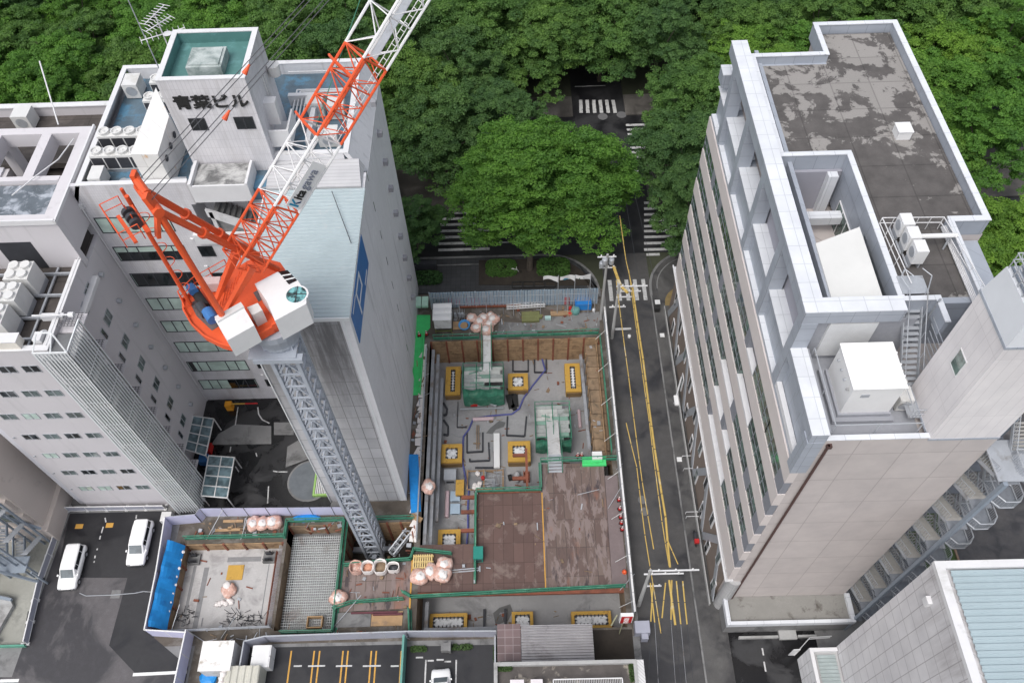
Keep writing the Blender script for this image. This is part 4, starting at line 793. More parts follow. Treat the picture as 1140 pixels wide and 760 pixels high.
leafblob('clipped_hedge','dark low hedge on the pavement behind the tall stained wall',-11.6,63.4,2.1,.9,.9,3,mat('dark_hedge_leaf',(.03,.08,.02),.8,.4,3.))
for i in range(4):
    b = MB(); x = -.9+i*1.35; b.beam((x,61.6,.25),(x+1.2,61.6,.25),.12,.12); b.beam((x,62.5,.25),(x+1.2,62.5,.25),.12,.12); b.beam((x,61.6,.25),(x,62.5,.25),.12,.12); b.beam((x+1.2,61.6,.25),(x+1.2,62.5,.25),.12,.12); solo('tree_guard', b, m_black, 'black square frame on the pavement behind the fence, %s of four from the left' % ('first','second','third','fourth')[i], 'ground frame', 'black square frames behind the fence')
t = thing('bicycle', 'pale bicycle left under the central tree', 'bicycle', g3(572,306)); a = G(573,305); b = MB()
for dx in (-.5,.5):
    for i in range(12): b.tube((a[0]+dx+.32*math.cos(i*math.pi/6),a[1],.45+.32*math.sin(i*math.pi/6)),(a[0]+dx+.32*math.cos((i+1)*math.pi/6),a[1],.45+.32*math.sin((i+1)*math.pi/6)),.03,4)
obj('wheels', b, m_black, t); b = MB(); b.path([(a[0]-.5,a[1],.45),(a[0]-.1,a[1],.45),(a[0]+.3,a[1],.9),(a[0]-.2,a[1],.95),(a[0]-.1,a[1],.45)],.035); b.tube((a[0]+.3,a[1],.9),(a[0]+.5,a[1],.45),.035); b.tube((a[0]+.25,a[1]-.25,1.1),(a[0]+.25,a[1]+.25,1.1),.03); b.box(a[0]-.35,a[0]-.1,a[1]-.08,a[1]+.08,.98,1.05); obj('frame', b, m_white, t)
b = MB(); a = G(475,296,1.); b.box(a[0]-1.3,a[0]+1.2,a[1]-.3,a[1]+.3,.1,1.6); t_ = solo('vending_cabinet', b, m_steeld, 'dark street cabinet with a pale green notice by the hedge', 'cabinet')
# ------------------------------------------------------------------ hoardings on the left of the site
def hoard(lb, pts, h, m, step=2.2, top=m_white, cap=.12):
    c = np.mean(np.array(pts), 0); t = thing('site_hoarding', lb, 'hoarding', (float(c[0]),float(c[1]),0), 'hoardings around the left part of the site'); b = MB(); f = MB()
    for p, q in zip(pts, pts[1:]):
        p = np.array([*p,0.]); q = np.array([*q,0.]); L = np.linalg.norm(q-p); d = (q-p)/L; k = max(1, round(L/step))
        for i in range(k): b.beam(p+d*(L*i/k+.02)+[0,0,h/2], p+d*(L*(i+1)/k-.02)+[0,0,h/2], .06, h)
        for i in range(k+1): f.beam(p+d*L*i/k+[0,0,0], p+d*L*i/k+[0,0,h+.03], .08, .08)
        f.beam(p+[0,0,h+.03], q+[0,0,h+.03], cap, .05)
    obj('panels', b, m, t); obj('capping', f, top, t); return t
hoard('lilac panel hoarding behind the pink bags and the rebar pit', [(-32.7,33.25),(-17.2,33.0),(-16.8,33.9)], 2.0, m_lilac, top=m_steeld, cap=.05)
hoard('lilac panel hoarding at the foot of the louvred tower', [(-36.0,32.4),(-33.0,32.6),(-32.7,33.2)], 2., m_lilac, top=m_steel, cap=.05)
hoard('lilac grey hoarding between the parked cars and the blue tarpaulin', [(-36.0,32.4),(-35.6,27),(-35.4,21.4),(-31.6,21.1)], 2., m_lilac)
hoard('lilac grey hoarding beside the white cabinet near the stop line', [(-31.5,21.3),(-31.6,11)], 2.1, m_lilac)
hoard('dark grey hoarding around the yellow lined car park', [(-26.1,8),(-26.,20.2),(-24.2,20.6),(-11.2,20.75),(-3.,20.6)], 1.9, m_lilacg, top=m_steel)
# blue sheet against the boarding of the slab pit
t = thing('blue_tarpaulin', 'broad blue tarpaulin weighed down by small white sandbags beside the parked cars', 'tarpaulin', (-35,26,0), 'blue tarpaulins'); b = MB(); rr = RN(4); n = 16; 
xs0 = [-35.55+.0*i for i in range(n+1)]
for i in range(n):
    ya, yb = 21.8+8.3*i/n, 21.8+8.3*(i+1)/n
    def hh(u, y): return 1.75-1.6*u**1.4+.07*math.sin(y*2.3+u*5)+.05*math.sin(y*5.1)
    for j in range(5):
        ua, ub = j/5, (j+1)/5; X = lambda u: -35.3+1.2*u; b.quad((X(ua),ya,hh(ua,ya)),(X(ub),ya,hh(ub,ya)),(X(ub),yb,hh(ub,yb)),(X(ua),yb,hh(ua,yb)))
obj('sheet', b, m_blue, t, smooth=True); b = MB()
for i in range(8): y = 23.6+i*.83; b.lathe((-34.25+rr.uniform(-.1,.1),y,.18),[(.16,0),(.2,.1),(.1,.2)],8,jit=.2,rnd=rr,sy=.8)
obj('sandbags', b, m_bagw, t)
# slab pit contents
b = MB(); a = G(262,637,-1.5); b.box(a[0]-.8,a[0]+.8,a[1]-.75,a[1]+.75,-1.5,-1.42); solo('ochre_board', b, m_yel, 'ochre board lying on the pale concrete slab', 'board')
sheet('slab_joint_dark', [(-32.4,-31.9,22.3,28.4), (-33.5,-33.2,22.6,28.6), (-25.95,-25.85,22.6,28.6), (-30.2,-26.8,28.9,29.4)], -1.494, mat('damp_strip', (.22,.22,.225), .6, .2, 1.))
def column_cage(px, py, lb):
    a = G(px, py, -1.5); t = thing('column_starter', lb, 'column starter', (a[0],a[1],-1.5), 'steel column starters on the pale slab'); b = MB(); b.box(a[0]-.6,a[0]+.6,a[1]-.55,a[1]+.55,-1.5,-1.2); obj('base', b, m_concd, t); b = MB()
    for i in range(9): 
        for j in range(2): x = a[0]-.4+i*.1; b.tube((x,a[1]-.4+j*.8,-1.3),(x+random.uniform(-.1,.1),a[1]-.4+j*.8,-.5),.035,4)
    b.box(a[0]-.3,a[0]+.3,a[1]-.3,a[1]-.22,-1.2,-.7); b.box(a[0]-.3,a[0]+.3,a[1]+.22,a[1]+.3,-1.2,-.7); obj('bars', b, m_steeld, t)
column_cage(217,623,'dark bar cage at the far left corner of the pale slab'); column_cage(300.5,621,'dark bar cage at the far right corner of the pale slab')
for i,(px,py,lb) in enumerate(((207,687,'at the near left corner'),(283,690,'at the near right middle'),(262,688,'left of the near right one'))):
    a = G(px,py,-1.5); b = MB(); rr = RN(i)
    for k in range(26): x = a[0]+rr.uniform(-.9,.9); y = a[1]+rr.uniform(-.6,.6); an = rr.uniform(0,6.28); b.tube((x,y,-1.5),(x+.6*math.cos(an),y+.6*math.sin(an),-1.5+rr.uniform(.1,.7)),.028,4)
    solo('rebar_tangle', b, m_steeld, 'loose dark rebar tangle on the pale slab, '+lb, 'rebar', 'rebar tangles on the pale slab')
b = MB(); rr = RN(12)
for i in range(60): y = 22.4+i*.125; b.tube((-25.2,y,-1.35),(-24.5+rr.uniform(-.1,.1),y,-.8),.03,4); b.box(-25.3,-25.2,y,y+.05,-1.5,-1.2)
solo('starter_bars', b, m_rust, 'row of rusty starter bars along the right edge of the pale slab', 'rebar')
b = MB()
for i in range(7): x = -24.75+i*.07; b.tube((x,21.9,-.3-i*.08),(x,30.1,-.3-i*.08),.03,5)
for i in range(12): y = 22.2+i*.68; b.tube((-24.8,y,-.2),(-24.2,y+.3,-1.),.025,4)
solo('steel_tube_bundle', b, m_steel, 'bundle of grey green tubes between the pale slab and the rebar pit', 'tubes')
b = MB()
for i in range(23): x = -23.55+i*.21; b.tube((x,22.,-1.35),(x,31.4,-1.35),.038,4)
for j in range(36): y = 22.1+j*.26; b.tube((-23.8,y,-1.3),(-18.8,y,-1.3),.038,4)
solo('rebar_mat', b, mat('bright_rebar',(.5,.52,.52),.5,.1,2.,dirt=.3,dcol=(.3,.26,.24)), 'dense grey rebar grid filling the long narrow pit', 'rebar mat')
sheet('rebar_pit_blinding', [(-23.3,-19.3,22.,30.6)], -1.96, m_conc)
b = MB(); a = G(351,693,-1.); 
for r in ((-.75,.75,-.55,-.45),(-.75,.75,.45,.55),(-.75,-.65,-.45,.45),(.65,.75,-.45,.45)): b.box(a[0]+r[0],a[0]+r[1],a[1]+r[2],a[1]+r[3],-1.2,-.6)
solo('timber_box', b, m_ply, 'open timber box at the near end of the rebar pit', 'box')
b = MB(); 
for p, q in (((249,580.5),(271,580)),((240,590.5),(268,589.5)),((254,588),(258,588))): a = G(*p); c = G(*q); b.beam((a[0],a[1],.1),(c[0],c[1],.1),.28,.1)
solo('timber_lengths', b, m_ply, 'orange timber lengths on the soil left of the pink bags under the hoarding', 'timber')
_W = ('left of the pink bags by the hoarding','right of the pink bags, farther one','right of the pink bags, nearer one','beside the blue tarpaulin','over the corner by the white cabin','above the soil behind the white cabin','beside the small deck')
for i_, (p, q) in enumerate((((248,567,2),(230,600,.1)),((275,578,1.5),(268,600,.1)),((273,576,1.2),(270,597,.1)),((200,672,2),(191,701,1.)),((208,701,.1),(234,718,.1)),((246,710,.1),(262,686,.6)),((372,697,.1),(402,662,1.2)))):
    b = MB(); b.tube(G(*p),G(*q),.035,5); solo('bracing_tube', b, m_steel, 'thin slanting brace tube '+_W[i_], 'tube', 'thin brace tubes on the left of the site')
b = MB()
for x0,x1,y,z in ((-14.9,-12.4,22.9,.3),(-14.7,-11.9,22.75,.3)): b.box(x0,x1,y,y+.2,.08,z)
b.box(-16.8,-14.7,22.95,23.1,.05,.25); solo('steel_bars', b, mat('maroon_beam',(.12,.04,.05)), 'maroon steel bars beside the small deck rail', 'steel bars')
# crane mast pit: truss lying at the right
t = thing('steel_truss', 'short blue grey truss piece lying by the crane mast foot', 'truss', (-12.9,30.5,-2)); b = MB(); p = np.array([-13.9,29.6,-1.9]); q = np.array([-12.1,31.5,-.8])
for o in ((0,0,0),(.5,-.4,0),(0,0,.6),(.5,-.4,.6)): b.beam(p+o,q+o,.14)
obj('chords', b, m_steel, t); b = MB()
for i in range(5): u = i/5; v_ = (i+1)/5; A = p+(q-p)*u; B = p+(q-p)*v_; b.tube(A,B+[0,0,.6],.05,4); b.tube(A+[.5,-.4,0],B+[.5,-.4,.6],.05,4); b.tube(A,A+[.5,-.4,0],.05,4); b.tube(A+[0,0,.6],A+[.5,-.4,.6],.05,4)
obj('lacing', b, m_steel, t)
# ------------------------------------------------------------------ containers by the lower hoardings
t = thing('white_cabinet', 'stained white site toilet cabin by the stop line', 'cabin', (-29.6,18.9,0)); a = G(238,708,2.3); bx = (a[0]-1.2,a[0]+1.25)
b = MB(); b.box(-29.5,-26.7,17.6,20.1,.1,2.4); obj('walls', b, m_whited, t); b = MB(); b.box(-29.55,-26.65,17.55,20.15,2.4,2.46); obj('roof', b, mat('stained_white_roof',(.72,.71,.7),.6,.05,1.,dirt=.35,dcol=(.38,.34,.28),dscale=.9), t); b = MB(); b.box(-26.7,-26.66,18.,18.8,.2,2.1); obj('door', b, m_whited, t)
t = thing('white_cabinet', 'small twin white tank box by the yellow lined car park', 'cabin', (-25.6,18,0)); b = MB(); a = G(290,719,1.6); b.box(-26.6+1.5-.1,-24.-.6,18.,18.95,.05,1.7); b.box(-25.2,-24.6,16.9,17.9,.05,1.7); 
b = MB(); c0 = G(282,718,1.6); c1 = G(299,742,1.6); ym = (c0[1]+c1[1])/2; b.box(c0[0],c1[0],ym+.03,c0[1],.1,1.6); b.box(c0[0],c1[0],c1[1],ym-.03,.1,1.6); obj('body', b, m_white, t); b = MB(); b.box(c0[0]+.1,c1[0]-.1,c1[1],c0[1],1.6,1.64); obj('top', b, m_white, t)
t = thing('site_container', 'cream corrugated container with white sacks at its side', 'container', g3(268,752)); c0 = G(252,741,2.2); c1 = G(287,760,2.2); b = MB(); b.box(c0[0],c1[0],c1[1]-3,c0[1],.1,2.2); obj('walls', b, mat('cream_metal',(.45,.45,.4),.5,.1,1.), t); b = MB(); b.corr(c0[0],c1[0],c1[1]-3,c0[1],2.22,.55,.1,'y'); obj('roof', b, mat('cream_roof',(.5,.49,.43),.6,.2,.7,dirt=.3,dcol=(.62,.61,.57)), t); b = MB(); rr = RN(2)
for i in range(6): b.lathe((c0[0]-.25+rr.uniform(-.2,.2),c0[1]-.3-i*.35,1.7+rr.uniform(0,.4)),[(.25,0),(.3,.2),(.15,.35),(.03,.4)],9,jit=.2,rnd=rr)
obj('white_sacks', b, m_bagw, t, smooth=True)
# ------------------------------------------------------------------ buildings at the bottom edge
t = thing('panel_roof', 'brown gridded panel roof left of the grey ribbed roof', 'shelter', (-1.7,19.5,0)); b = MB(); b.box(-2.85,-.75,17.7,20.9,2.9,3.); obj('roof', b, grid('brown_panels',(.17,.12,.12),(.28,.23,.23),.72,.68,False,.03,.5,.15), t); b = MB()
for x in (-2.7,-.9):
    for y in (17.9,20.7): b.box(x-.06,x+.06,y-.06,y+.06,0,2.9)
obj('posts', b, m_steel, t)
t = thing('ribbed_roof_shed', 'low shed with a grey deeply ribbed metal roof beside the front pit', 'shed', (2.6,19,0)); b = MB(); b.box(-.6,5.5,17.8,20.4,0,2.9); obj('walls', b, m_concd, t); b = MB(); b.corr(-.7,5.7,17.7,20.6,3.,.24,.13,'x'); b.box(-.7,5.7,17.6,17.7,2.98,3.14); b.box(-.7,5.7,20.6,20.7,2.98,3.16); obj('roof', b, mat('grey_rib_metal',(.33,.32,.33),.45,.18,.6,.2,dirt=.25,dcol=(.2,.19,.19)), t)
t = thing('concrete_building', 'weathered flat roof building with plants at the bottom edge', 'building', (3.4,12,0)); zt = 6.; c0 = G(550,737,zt); c1 = G(713,732,zt); X0, X1, Y1 = c0[0], c1[0]-.35, c0[1]
b = MB(); b.box(X0,X1,2,Y1,0,zt-.5); obj('walls', b, m_concd, t); b = MB(); k = .28
b.box(X0-.02,X1,Y1-k,Y1+.02,zt-.6,zt); b.box(X0-.02,X0+k,2,Y1-k,zt-.6,zt); b.box(X1-k,X1,2,Y1-k,zt-.6,zt); obj('parapet', b, m_conc, t)
b = MB(); b.box(X1,X1+.6,2,Y1,.2,zt-.1); obj('side_wall', b, grid('white_tile_small',(.6,.6,.6),(.4,.4,.4),.3,.3,True,.03), t)
b = MB(); b.quad((X0+k,2,zt-.48),(X1-k,2,zt-.48),(X1-k,Y1-k,zt-.48),(X0+k,Y1-k,zt-.48)); obj('roof', b, patchy('mossy_roof',(.09,.08,.075),(.3,.27,.23),.56,.62,.5), t)
b = MB(); a = G(568,757,zt); c = G(612,754,zt); b.box(a[0],a[0]+1.15,9,a[1],zt-.45,zt+.3); b.box(a[0]+1.7,a[0]+2.7,9,a[1],zt-.45,zt+.3); obj('roof_boxes', b, mat('pinkish_white',(.66,.62,.64)), t)
b = MB(); a = G(616,755,zt+.6); c = G(693,753,zt+.6)
b.beam((a[0],a[1],zt+.3),(c[0],a[1],zt+.3),.08); b.beam((a[0],a[1],zt+.3),(a[0],8,zt+.3),.08); b.beam((c[0],a[1],zt+.3),(c[0],8,zt+.3),.08)
n = int((c[0]-a[0])/.14)
for i in range(n): x = a[0]+(c[0]-a[0])*i/n; b.box(x,x+.03,8,a[1],zt+.2,zt+.23)
obj('roof_grille', b, m_white, t)
m_weed = mat('weed_leaf',(.055,.1,.03),.8,.4,3.)
def weeds(px,py,z,rx,ry,lb,seed):
    a = G(px,py,z); o = leafblob('weed_clump',lb,a[0],a[1],rx*.8,ry*.8,.16,seed,m_weed,'weeds',380,'weeds growing on and around the flat roof'); o.location.z += z-.15
weeds(562,743,5.6,.75,.3,'bright green weeds in the left corner of the mossy flat roof',21); weeds(704,748,5.6,.3,.9,'green weeds along the right side of the mossy flat roof',22); weeds(466,722,.1,.9,.3,'weeds at the foot of the dark hoarding left of the parked white car',23); weeds(510,720,.1,1.6,.3,'weeds at the foot of the dark hoarding right of the parked white car',24); weeds(553,727,.1,.35,.9,'weeds by the fence at the edge of the car park beside the brown roof',25)
b = MB(); b.box(-3.2,-3.05,12,20.4,0,1.2); solo('chain_link_fence', b, m_steel, 'low grey fence beside the brown panel roof', 'fence')
b = MB(); b.box(-11.55,-11.35,10,20.5,0,1.8); solo('green_post_fence', b, mat('teal_fence',(.12,.3,.26)), 'narrow teal fence between the two bottom car parks', 'fence')
b = MB(); a = G(496,722,.5); b.box(a[0]-.4,a[0]+.4,a[1]-.2,a[1]+.5,0,.8); b.box(a[0]+.3,a[0]+.5,a[1]-.3,a[1]+.6,.1,1.0); solo('meter_box', b, m_concd, 'small concrete meter box at the head of the parked white car', 'meter box')
sheet('dark_yard', [(5.9,9.6,15,21.)], .012, m_soil)
# ------------------------------------------------------------------ windows helper
def win_front(par, x0, x1, y, z0, z1, n=1, fr=.06, gm=None, dep=.12, frm=None, fract=None, sill=False):
    "window on a wall facing the camera side (-y): frame ring, mullions, panes set back"
    f = MB(); g = MB(); o = .04
    f.box(x0-fr,x1+fr,y-o,y+.05,z0-fr,z0); f.box(x0-fr,x1+fr,y-o,y+.05,z1,z1+fr); f.box(x0-fr,x0,y-o,y+.05,z0,z1); f.box(x1,x1+fr,y-o,y+.05,z0,z1)
    xs_ = fract or [i/n for i in range(1,n)]
    for u in xs_: x = x0+(x1-x0)*u; f.box(x-.05,x+.05,y-o+.003,y+.05,z0,z1)
    wn = obj('window', f, frm or m_steeld, par); g.box(x0,x1,y-.012,y+.02,z0,z1); obj('pane', g, gm or g_dark, wn)
    return wn
def win_side(par, x, y0, y1, z0, z1, s=1, n=1, fr=.06, gm=None, frm=None):
    "window on a wall facing +x (s=1) or -x (s=-1)"
    f = MB(); g = MB(); a, c = x-.05*s, x+.04*s
    f.box(a,c,y0-fr,y1+fr,z0-fr,z0); f.box(a,c,y0-fr,y1+fr,z1,z1+fr); f.box(a,c,y0-fr,y0,z0,z1); f.box(a,c,y1,y1+fr,z0,z1)
    for i in range(1,n): y = y0+(y1-y0)*i/n; f.box(a,x+.037*s,y-.04,y+.04,z0,z1)
    wn = obj('window', f, frm or m_steeld, par); g.box(x-.02*s,x+.012*s,y0,y1,z0,z1); obj('pane', g, gm or g_dark, wn); return wn
m_tile = grid('white_tile_facade', (.63,.62,.64), (.53,.52,.54), .2, .3, True, .012, .5, .03, streak=.35, dcol=(.4,.38,.38))
m_tileh = grid('white_tile_tower', (.66,.65,.67), (.54,.53,.55), .3, .8, True, .018, .5, .03, streak=.3, dcol=(.42,.41,.41))
m_cap = mat('white_coping', (.63,.63,.64), .5, .04, .8, dirt=.15, dcol=(.5,.5,.49))
m_side = mat('pale_render_wall', (.66,.66,.68), .75, .06, .25, streak=.35, dcol=(.38,.38,.39))
m_broof = patchy('blue_roof_coating', (.1,.15,.19), (.1,.24,.36), .5, .62, .5, .45); m_broof.node_tree.nodes['Principled BSDF'].inputs['Roughness'].default_value = .3
m_alc = grid('stained_concrete_panels', (.52,.52,.535), (.25,.25,.25), 1.02, 1.92, True, .035, .75, .08, streak=2.2, dcol=(.15,.147,.15), topstain=(12,27))
m_corr = mat('pale_corrugated_metal', (.38,.45,.47), .45, .05, .5, .05, dirt=.15, dcol=(.42,.46,.47), dscale=.8)
m_lou = mat('louvre_white', (.66,.68,.69), .45, .04, 1.)
m_acw = mat('unit_casing', (.6,.6,.59), .5, .05, 1.5, dirt=.15, dcol=(.5,.49,.46))
# ------------------------------------------------------------------ white tiled office block (blue roof, stair tower with lettering)
A = thing('office_building', 'white tiled office block with blue roof and black lettering on its stair tower', 'building', (-24.2,54.5,0))
Y0, ZR = 47.06, 31.9
b = MB(); b.box(-36.,-27.4,Y0,62,0,30.6); b.box(-27.4,-12.35,49.1,62,0,30.6); b.box(-27.4,-20.,Y0,49.1,0,26.4); b.box(-27.4,-26.4,Y0,49.1,26.4,30.6);
b.box(-21.4,-20.02,Y0,49.1,26.4,30.6)
b.box(-36.,-27.4,Y0,47.4,30.6,32.98); b.box(-27.4,-26.,Y0,47.4,30.6,32.98); obj('front_wall', b, m_tile, A)
b = MB()   # leaning upper band at the two sides and the back
b.hexa([(-36,Y0,30.6),(-35.6,Y0,30.6),(-35.6,62,30.6),(-36,62,30.6)], [(-34.75,Y0,33),(-34.4,Y0,33),(-34.4,62,33),(-34.75,62,33)])
b.hexa([(-12.75,49.9,30.6),(-12.35,49.9,30.6),(-12.35,62,30.6),(-12.75,62,30.6)], [(-13.9,49.9,33),(-13.5,49.9,33),(-13.5,62,33),(-13.9,62,33)])
b.box(-34.4,-13.9,61.6,62,30.6,33); b.box(-20.,-13.9,49.9,50.3,30.6,33)
obj('leaning_parapet', b, m_side, A)
b = MB(); b.hexa([(-20,47.25,31.6),(-12.4,47.25,31.6),(-12.4,49.88,31.6),(-20,49.88,31.6)], [(-20,47.25,31.95),(-12.4,47.25,31.95),(-12.75,49.88,32.4),(-20,49.88,32.4)]); obj('front_band', b, grid('tiled_band',(.5,.5,.51),(.4,.4,.41),8,.33,False,.03,.6,.03), A)
b = MB(); b.box(-34.78,-25.95,Y0-.03,Y0+.4,32.98,33.06); b.box(-34.78,-34.35,Y0+.4,62.03,32.98,33.06); b.box(-34.35,-13.47,61.57,62.03,32.98,33.06); b.box(-13.93,-13.47,50.,61.57,32.98,33.06); b.box(-20,-13.47,49.88,50.32,33.0,33.08); obj('coping', b, m_cap, A)
b = MB(); b.box(-12.4,-12.34,47.3,62,0,30.6); obj('side_wall', b, m_side, A)
b = MB(); b.box(-34.4,-13.9,47.4,61.6,30.6,ZR); obj('roof', b, m_broof, A)
rg = RN(77)
for k in range(8):
    z0 = 2.42+3.6*k; z1 = z0+1.68; fr_ = [.17,.33,.66,.83]
    wn = win_front(A, -34.85, -28.85, Y0, z0, z1, fract=fr_, fr=.09, gm=g_blindsky)
    dk = MB()
    if k == 6: dk.box(-34.8,-28.9,Y0-.02,Y0-.014,z0,z0+1.05)
    if k == 5: dk.box(-34.8,-28.9,Y0-.02,Y0-.014,z0,z1)
    if k == 0: dk.box(-31.8,-28.9,Y0-.02,Y0-.014,z0,z1)
    if k == 1: dk.box(-34.8,-34.3,Y0-.02,Y0-.014,z0,z1)
    if dk.v: obj('open_blind_pane', dk, g_dark, wn)
    if k < 7: win_front(A, -27.75+.02*k, -26.55+.02*k, Y0, z0+.25, z0+1.5, n=1, gm=g_dark, fr=.05)
    v = MB(); v.box(-27.9,-27.6,Y0-.12,Y0,z0+2.4,z0+2.6); obj('vent_hood', v, m_cap, A)
p = MB(); p.path([(-35.25,Y0-.12,.1),(-35.25,Y0-.12,31.)],.07,6); p.box(-35.45,-35.05,Y0-.2,Y0-.003,30.6,31.1); obj('drain_pipe', p, m_cap, A)
# stair balcony recess with its own weathered roof
b = MB(); b.box(-25.7,-21.05,46.55,49.2,31.3,32.9); b.box(-27.4,-20.,46.7,47.05,26.2,27.3); b.hexa([(-25.2,46.8,27.3),(-24.9,46.8,27.3),(-24.9,47.,27.3),(-25.2,47.,27.3)],[(-25.2,46.8,29.9),(-24.9,46.8,29.9),(-24.9,47.,29.9),(-25.2,47.,29.9)])
b.hexa([(-25.4,46.8,29.4),(-21.4,46.8,26.9),(-21.4,47.05,26.9),(-25.4,47.05,29.4)],[(-25.4,46.8,30.2),(-21.4,46.8,27.9),(-21.4,47.05,27.9),(-25.4,47.05,30.2)]); obj('stair_balcony', b, m_cap, A)
b = MB()
for i in range(10): x = -25.2+i*.38; b.box(x,x+.38,47.1,49.,26.4,29.2-i*.26)
obj('stair_steps', b, m_concd, A)
b = MB(); b.box(-25.7,-25.45,46.55,49.2,32.9,33.3); b.box(-21.25,-21.05,46.55,49.2,32.9,33.2); b.box(-25.45,-21.25,46.55,46.7,32.9,33.05); obj('balcony_roof_rim', b, m_cap, A)
b = MB(); b.quad((-25.45,46.7,32.92),(-21.25,46.7,32.92),(-21.25,49.2,32.92),(-25.45,49.2,32.92)); obj('balcony_roof', b, patchy('grimy_roof',(.14,.14,.14),(.5,.5,.49),.42,.62,.8), A)
win_front(A, -22.6, -21.7, 49.1, 28.5, 29.6, gm=g_dark)
# stair tower
TX0,TX1,TY0,TY1,TZ = -25.95,-19.45,49.4,55.4,40.8
b = MB(); b.box(TX0,TX1,TY0,TY1,ZR,39.9); b.box(TX0,TX1,TY0,TY0+.35,39.9,TZ); b.box(TX0,TX1,TY1-.35,TY1,39.9,TZ); b.box(TX0,TX0+.35,TY0+.35,TY1-.35,39.9,TZ); b.box(TX1-.35,TX1,TY0+.35,TY1-.35,39.9,TZ); obj('stair_tower', b, m_tileh, A)
b = MB(); b.box(TX0-.03,TX1+.03,TY0-.03,TY0+.38,TZ,TZ+.07); b.box(TX0-.03,TX1+.03,TY1-.38,TY1+.03,TZ,TZ+.07); b.box(TX0-.03,TX0+.38,TY0+.38,TY1-.38,TZ,TZ+.07); b.box(TX1-.38,TX1+.03,TY0+.38,TY1-.38,TZ,TZ+.07); obj('tower_coping', b, m_cap, A)
b = MB(); b.quad((TX0+.35,TY0+.35,39.92),(TX1-.35,TY0+.35,39.92),(TX1-.35,TY1-.35,39.92),(TX0+.35,TY1-.35,39.92))
m_teal = mat('teal_waterproofing', (.09,.21,.2), .35, .12, 1.2, dirt=.25, dcol=(.14,.3,.3)); 
for q in (((TX0+.352,TY0+.35),(TX0+.352,TY1-.35)),((TX0+.35,TY1-.352),(TX1-.35,TY1-.352)),((TX1-.352,TY1-.35),(TX1-.352,TY0+.35))):
    b.quad((*q[0],39.92),(*q[1],39.92),(*q[1],TZ-.02),(*q[0],TZ-.02))
obj('tower_roof', b, m_teal, A)
b = MB(); b.box(-24.1,-21.5,50.9,53.3,39.95,40.75); b.box(-23.9,-21.7,51.1,53.1,40.75,40.85); obj('roof_hatch', b, patchy('dirty_white_box',(.25,.3,.29),(.5,.54,.53),.4,.65,.9), A)
win_front(A,-24.75,-23.6,TY0,36.25,37.3,n=2); win_front(A,-21.3,-19.95,TY0,36.25,37.3,n=2)
vs = textput('青葉ビル', 1.3, (-25.3,TY0-.06,38.25), (1,0,0), (0,0,1), width=5.55, height=1.25, bold=.03); obj('lettering', vs, m_black, A)
b = MB(); b.box(TX1,TX1+.9,51.2,52.,35.,37.1); b.box(TX1,TX1+1.6,50.2,52.8,33.6,34.); b.box(TX1+.02,TX1+1.6,50.2,50.35,34.,35.2); b.box(TX1+1.45,TX1+1.6,50.35,52.8,34.,35.2); obj('tower_balcony', b, m_cap, A); b = MB(); b.tube((TX1+.5,54.6,37.2),(TX1+.5,54.6,38.1),.5,12); b.path([(TX1+.1,52.7,34),(TX1+.1,52.7,38.5)],.04); b.path([(TX1+.1,53.2,34),(TX1+.1,53.2,38.5)],.04); obj('round_vent', b, m_acw, A)
# small lamps and slit windows on the street side wall
for k in range(9):
    if k < 8: w_ = MB(); z = 31.2-3.6*k; w_.box(-12.345,-12.32,49.1,49.75,z-1.1,z); obj('slit_window', w_, g_dark, A)
    z = 33.2-3.4*k-.9; l = MB(); l.box(-12.34,-11.9,56.6,57.1,z-.25,z+.25); obj('wall_hood', l, mat('hood_grey',(.3,.3,.32)) if k == 0 else bpy.data.materials['hood_grey'], A)
# aerial on the roof
AX, AY, _z = G(177,28,41.); b = MB(); b.tube((AX,AY,33.),(AX,AY,42.),.05,5)
for z, L, an in ((41.9,1.3,1.2),(41.1,1.2,.9),(40.2,1.7,.45)):
    d = (math.cos(an),math.sin(an)); b.tube((AX-d[0]*L,AY-d[1]*L,z),(AX+d[0]*L,AY+d[1]*L,z),.045,4)
    for i in range(9): u = -1+i/4; x, y = AX+d[0]*L*u, AY+d[1]*L*u; b.tube((x+d[1]*.5,y-d[0]*.5,z),(x-d[1]*.5,y+d[0]*.5,z),.025,4)
b.lathe((AX+.5,AY-.3,40.3),[(.05,0),(.35,.15)],10); solo('rooftop_aerial', b, m_cap, 'white television aerials on a mast behind the stair tower', 'aerial')
for px,py,zb,lb,q in ((172,75,33,'thin lightning rod on the corner of the blue roof',(-31.2,61.,33,41.5)),):
    b = MB(); b.tube(q[:3],(q[0],q[1],q[3]),.05,5); solo('lightning_rod', b, m_steel, lb, 'rod')
# roof plant on the office block
def chiller(x, y, n, lb, ang=0., z=32.25, rows=1):
    t = thing('air_conditioner', lb, 'air conditioner', (x,y,z), 'fan units on the blue roof'); w_ = 1.05; b = MB(); b.box(x,x+n*w_,y,y+1.,z,z+1.45); obj('casing', b, m_acw, t); b = MB()
    for i in range(n): b.box(x+i*w_+.06,x+(i+1)*w_-.06,y-.02,y-.004,z+.15,z+1.25); b.box(x+i*w_+.06,x+(i+1)*w_-.06,y+1.004,y+1.02,z+.15,z+1.25)
    obj('coil_grille', b, m_steeld, t)
    for i in range(n): b = MB(); b.lathe((x+(i+.5)*w_,y+.5,z+1.45),[(.45,0),(.45,.25),(.36,.25),(.34,.12),(.1,.12),(.06,.2)],16); obj('fan', b, m_acw, t)
    b = MB(); b.box(x-.05,x+n*w_+.05,y+.1,y+.25,z-.35,z); b.box(x-.05,x+n*w_+.05,y+.75,y+.9,z-.35,z); obj('feet', b, m_steel, t); return t
